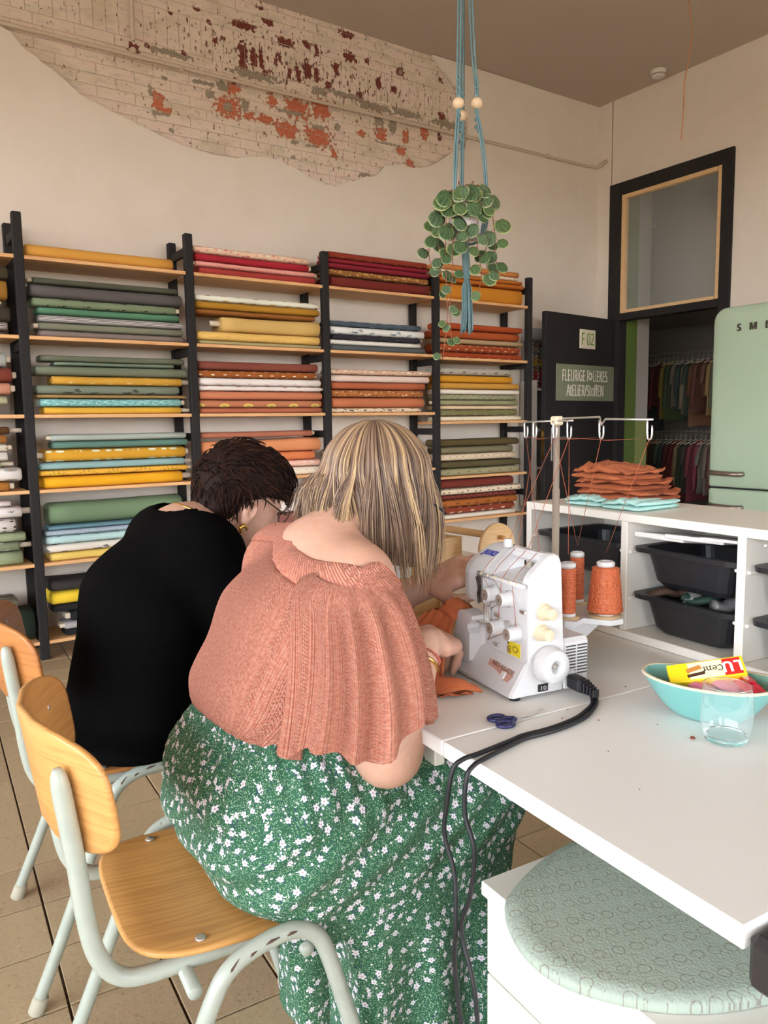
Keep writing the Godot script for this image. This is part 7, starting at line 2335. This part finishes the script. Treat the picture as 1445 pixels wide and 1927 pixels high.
func helper_woman():
	var P := thing("person", "dark-haired woman with glasses wearing a black cardigan", "person", Vector3(0.5, 0, -1.83))
	var O := P.position
	var add := func(st: SurfaceTool, called: String, m: Material, parent: Node):
		var o := put(st, called, m, parent)
		if parent == P: o.position = -O
		return o
	var H := Vector3(0.806, 1.028, -1.83)
	var Z := Vector3(0, 0, 1)
	# she looks down to the right: forward of the face
	var fwd := Vector3(0.90, -0.36, 0.06).normalized()
	var upv := (Vector3.UP - fwd * fwd.y).normalized()
	var sd := fwd.cross(upv)          # towards her right side (+z)
	var hb := Basis(fwd, upv, sd)
	var at := func(x: float, y: float, z: float): return H + hb * Vector3(x, y, z)
	var neck := [cap(Vector3(0.655, 0.945, -1.83), at.call(-0.03, -0.075, 0), 0.072, 0.056)]
	var head := [ell(H, Vector3(0.098, 0.098, 0.076), hb), ell(at.call(0.045, -0.065, 0), Vector3(0.055, 0.062, 0.056), hb), cap(at.call(0.05, -0.105, 0), at.call(0.078, -0.10, 0), 0.028, 0.020),
		cap(at.call(0.095, -0.025, 0), at.call(0.116, -0.052, 0), 0.010, 0.012), cap(at.call(0.093, -0.086, -0.014), at.call(0.093, -0.086, 0.014), 0.009, 0.009), ell(at.call(0.08, 0.0, 0.032), Vector3(0.014, 0.008, 0.02), hb)]
	var rsh := Vector3(0.645, 0.900, -1.665); var rel := Vector3(0.720, 0.700, -1.600); var rwr := Vector3(0.930, 0.800, -1.690)
	var lsh := Vector3(0.645, 0.900, -1.995); var lel := Vector3(0.735, 0.700, -2.070); var lwr := Vector3(0.940, 0.800, -1.960)
	var arms := [cap(rel.lerp(rwr, 0.6), rwr, 0.034, 0.026), cap(lel.lerp(lwr, 0.6), lwr, 0.034, 0.026)]
	var chest := [wide(Vector3(0.54, 0.76, -1.83), Vector3(0.640, 0.905, -1.83), 0.112, 0.108, 1.45)]
	var body: Array = chest + neck + head
	var f := func(p: Vector3): return sdf(p, body, 0.022)
	var bb := bounds_of(body, 0.02)
	var st := nets(f, bb[0], bb[1], 0.0075)
	for w in [[rwr, rel, -1.0], [lwr, lel, 1.0]]:
		var dd: Vector3 = (w[0] - w[1]).normalized()
		var hp := hand(w[0], Vector3(0.9, -0.2, 0.1 * w[2]), Vector3(0.1, 0.95, 0.0), w[2], [0.35, 0.4, 0.4, 0.45])
		hp.append(cap(w[0] - dd * 0.09, w[0], 0.034, 0.026))
		var fh := func(p: Vector3): return sdf(p, hp, 0.009)
		bb = bounds_of(hp, 0.01)
		st.append_from(nets(fh, bb[0], bb[1], 0.004).commit(), 0, Transform3D())
	add.call(st, "body", M.skin, P)
	# ear, standing a little off the head
	var ec: Vector3 = at.call(0.004, -0.038, 0.077)
	var er := [ell(ec, Vector3(0.019, 0.031, 0.010), hb * Basis(Vector3.RIGHT, 0.2)), ell(ec + hb * Vector3(-0.004, -0.028, 0.0), Vector3(0.010, 0.012, 0.008), hb)]
	var fe := func(p: Vector3):
		var d := sdf(p, er, 0.01)
		var l: Vector3 = hb.inverse() * (p - ec)
		# hollow of the ear
		var bowl := (Vector3(l.x - 0.003, l.y * 0.75 - 0.002, l.z - 0.011) / Vector3(0.011, 0.018, 0.008)).length() - 1.0
		return maxf(d, -bowl * 0.008)
	bb = bounds_of(er, 0.008)
	st = nets(fe, bb[0], bb[1], 0.003)
	add.call(st, "ear", M.skin, P)
	# gold hoop earring
	st = mb(true)
	var hp2 := []
	for i in 19:
		var an := TAU * i / 20.0 - 0.6
		hp2.append(ec + hb * Vector3(-0.004, -0.046, 0.006) + Vector3(cos(an) * 0.0085, sin(an) * 0.0085, 0.002))
	var hr := []
	for i in 19: hr.append(0.0016 + 0.0038 * sin(PI * i / 18.0))
	tube(st, hp2, hr, 10)
	add.call(st, "earring", M.gold, P)
	# necklace on the nape
	st = mb(true)
	var np := []
	for i in 21:
		var an := PI * (i / 20.0) - PI / 2
		np.append(Vector3(0.692, 0.982, -1.83) + Vector3(-0.062 * cos(an), 0.036 * cos(an), 0.074 * sin(an)))
	tube(st, np, 0.0026, 6)
	add.call(st, "necklace", M.gold, P)
	# glasses: temple from the ear to the lens
	st = mb(true)
	var gt := [at.call(-0.022, 0.002, 0.083), at.call(0.02, 0.004, 0.083), at.call(0.085, -0.012, 0.072), at.call(0.108, -0.016, 0.060)]
	tube(st, smooth_path(gt, 5), 0.0020, 6)
	for s in [-1.0, 1.0]:
		var ring := []
		for i in 25:
			var an := TAU * i / 24.0
			ring.append(at.call(0.114 + 0.004 * sin(an), -0.020 + sin(an) * 0.020, s * 0.033 + cos(an) * 0.026))
		tube(st, ring, 0.0016, 6)
	tube(st, [at.call(0.117, -0.014, -0.008), at.call(0.117, -0.014, 0.008)], 0.0016, 6)
	add.call(st, "glasses", mat(c8(70, 56, 44), 0.3, 0.5), P)
	# black cardigan and trousers
	var bk := bump(tmat(ntex(0.05, [c8(5, 4, 5), c8(10, 9, 9), c8(7, 6, 7)], 256, 256, 4, 6), 1.0, 4.0), M.weave, 0.5)
	bk.metallic_specular = 0.15
	var cg := [wide(Vector3(0.505, 0.56, -1.83), Vector3(0.545, 0.78, -1.83), 0.150, 0.140, 1.5), wide(Vector3(0.545, 0.78, -1.83), Vector3(0.640, 0.905, -1.83), 0.138, 0.112, 1.65), cap(Vector3(0.640, 0.915, -1.70), Vector3(0.640, 0.915, -1.96), 0.085, 0.085), cap(rsh, rel, 0.082, 0.066), cap(rel, rel.lerp(rwr, 0.75), 0.062, 0.046), cap(lsh, lel, 0.082, 0.066), cap(lel, lel.lerp(lwr, 0.75), 0.062, 0.046), ell(Vector3(0.455, 0.512, -1.80), Vector3(0.155, 0.042, 0.25), Basis(Vector3.BACK, -0.10))]
	var hc := Vector3(0.700, 1.000, -1.83)
	var fc := func(p: Vector3):
		var d := sdf(p, cg, 0.04)
		d += 0.006 * nz.get_noise_3d(p.x * 180.0, p.y * 180.0, p.z * 180.0)
		d = maxf(d, 0.476 - p.y)
		return maxf(d, 0.108 - ((p - hc) * Vector3(1, 1, 0.95)).length())
	st = nets(fc, Vector3(0.29, 0.46, -2.18), Vector3(0.92, 1.06, -1.50), 0.0115)
	add.call(st, "cardigan", bk, P)
	var tr := [cap(Vector3(0.52, 0.545, -1.74), Vector3(0.90, 0.535, -1.74), 0.080, 0.068), cap(Vector3(0.52, 0.545, -1.92), Vector3(0.90, 0.535, -1.92), 0.080, 0.068), cap(Vector3(0.90, 0.53, -1.74), Vector3(0.88, 0.10, -1.74), 0.066, 0.05), cap(Vector3(0.90, 0.53, -1.92), Vector3(0.88, 0.10, -1.92), 0.066, 0.05), cap(Vector3(0.88, 0.045, -1.74), Vector3(1.02, 0.04, -1.74), 0.042, 0.036), cap(Vector3(0.88, 0.045, -1.92), Vector3(1.02, 0.04, -1.92), 0.042, 0.036)]
	var ftr := func(p: Vector3): return maxf(sdf(p, tr, 0.02), 0.004 - p.y)
	st = nets(ftr, Vector3(0.42, 0.0, -2.02), Vector3(1.08, 0.65, -1.64), 0.014)
	add.call(st, "trousers", bk, P)
	# short dark hair: cap plus tufts swept over the crown
	var hm := [mat(c8(38, 22, 17), 0.65), mat(c8(60, 34, 24), 0.6), mat(c8(26, 15, 12), 0.7)]
	for m in hm: m.metallic_specular = 0.25
	var hh := [ell(H + hb * Vector3(-0.010, 0.030, 0), Vector3(0.118, 0.108, 0.090), hb), ell(at.call(-0.058, -0.045, 0), Vector3(0.058, 0.075, 0.068), hb), ell(at.call(0.035, 0.050, 0.0), Vector3(0.088, 0.070, 0.080), hb)]
	var fhair := func(p: Vector3):
		var d := sdf(p, hh, 0.03)
		var l: Vector3 = hb.inverse() * (p - H)
		d += 0.0035 * nz.get_noise_3d(l.x * 300.0 + l.y * 200.0, l.y * 700.0, l.z * 700.0)
		# hairline: fringe over the forehead, clear of the ear, short at the nape
		var line := -0.118
		if l.x > 0.045: line = 0.012 + (l.x - 0.045) * 0.12
		elif l.x > -0.012: line = lerpf(-0.018, 0.012, (l.x + 0.012) / 0.057)
		elif l.x > -0.030: line = lerpf(-0.10, -0.018, (l.x + 0.030) / 0.018)
		line += 0.006 * nz.get_noise_2d(l.x * 900.0, l.z * 500.0)
		return maxf(d, line - l.y)
	bb = bounds_of(hh, 0.015)
	st = nets(fhair, bb[0], bb[1], 0.0065)
	var hbn = add.call(st, "hair", hm[0], P)
	var r := RandomNumberGenerator.new()
	r.seed = 23
	var bunch := [mb(true), mb(true), mb(true)]
	for i in 1500:
		# roots all over the hair, strands combed forward and down
		var dirn := Vector3(r.randf_range(-1, 1), r.randf_range(-0.9, 1), r.randf_range(-1, 1)).normalized()
		var root := H + dirn * 0.16
		var ok := false
		for k in 14:
			var dd: float = fhair.call(root)
			if dd < 0.001:
				ok = true
				break
			root -= dirn * maxf(dd * 0.8, 0.001)
			if (root - H).length() < 0.05: break
		if not ok: continue
		var l: Vector3 = hb.inverse() * (root - H) / 0.11
		var flow := (fwd * 0.75 - upv * 0.35 + Vector3(r.randf_range(-0.4, 0.4), r.randf_range(-0.3, 0.4), r.randf_range(-0.4, 0.4)))
		if l.y < 0.1 and l.x < 0.3: flow = (-upv * 1.0 + fwd * 0.25 + Vector3(r.randf_range(-0.25, 0.25), 0, r.randf_range(-0.25, 0.25)))
		flow = (flow - dirn * flow.dot(dirn)).normalized()
		var ln := r.randf_range(0.02, 0.042)
		var pts := [root - dirn * 0.004, root + dirn * 0.004 + flow * ln * 0.3, root + dirn * 0.005 + flow * ln * 0.7 - dirn * ln * ln * 2.0, root + flow * ln - dirn * ln * ln * 4.2 + dirn * 0.004]
		tube(bunch[r.randi() % 3], smooth_path(pts, 2), [0.0016, 0.0018, 0.0017, 0.0015, 0.0012, 0.0008, 0.0004], 4)
	for k in 3:
		var o := put(bunch[k], "tuft", hm[k], hbn)
		o.set_meta("kind", "stuff")
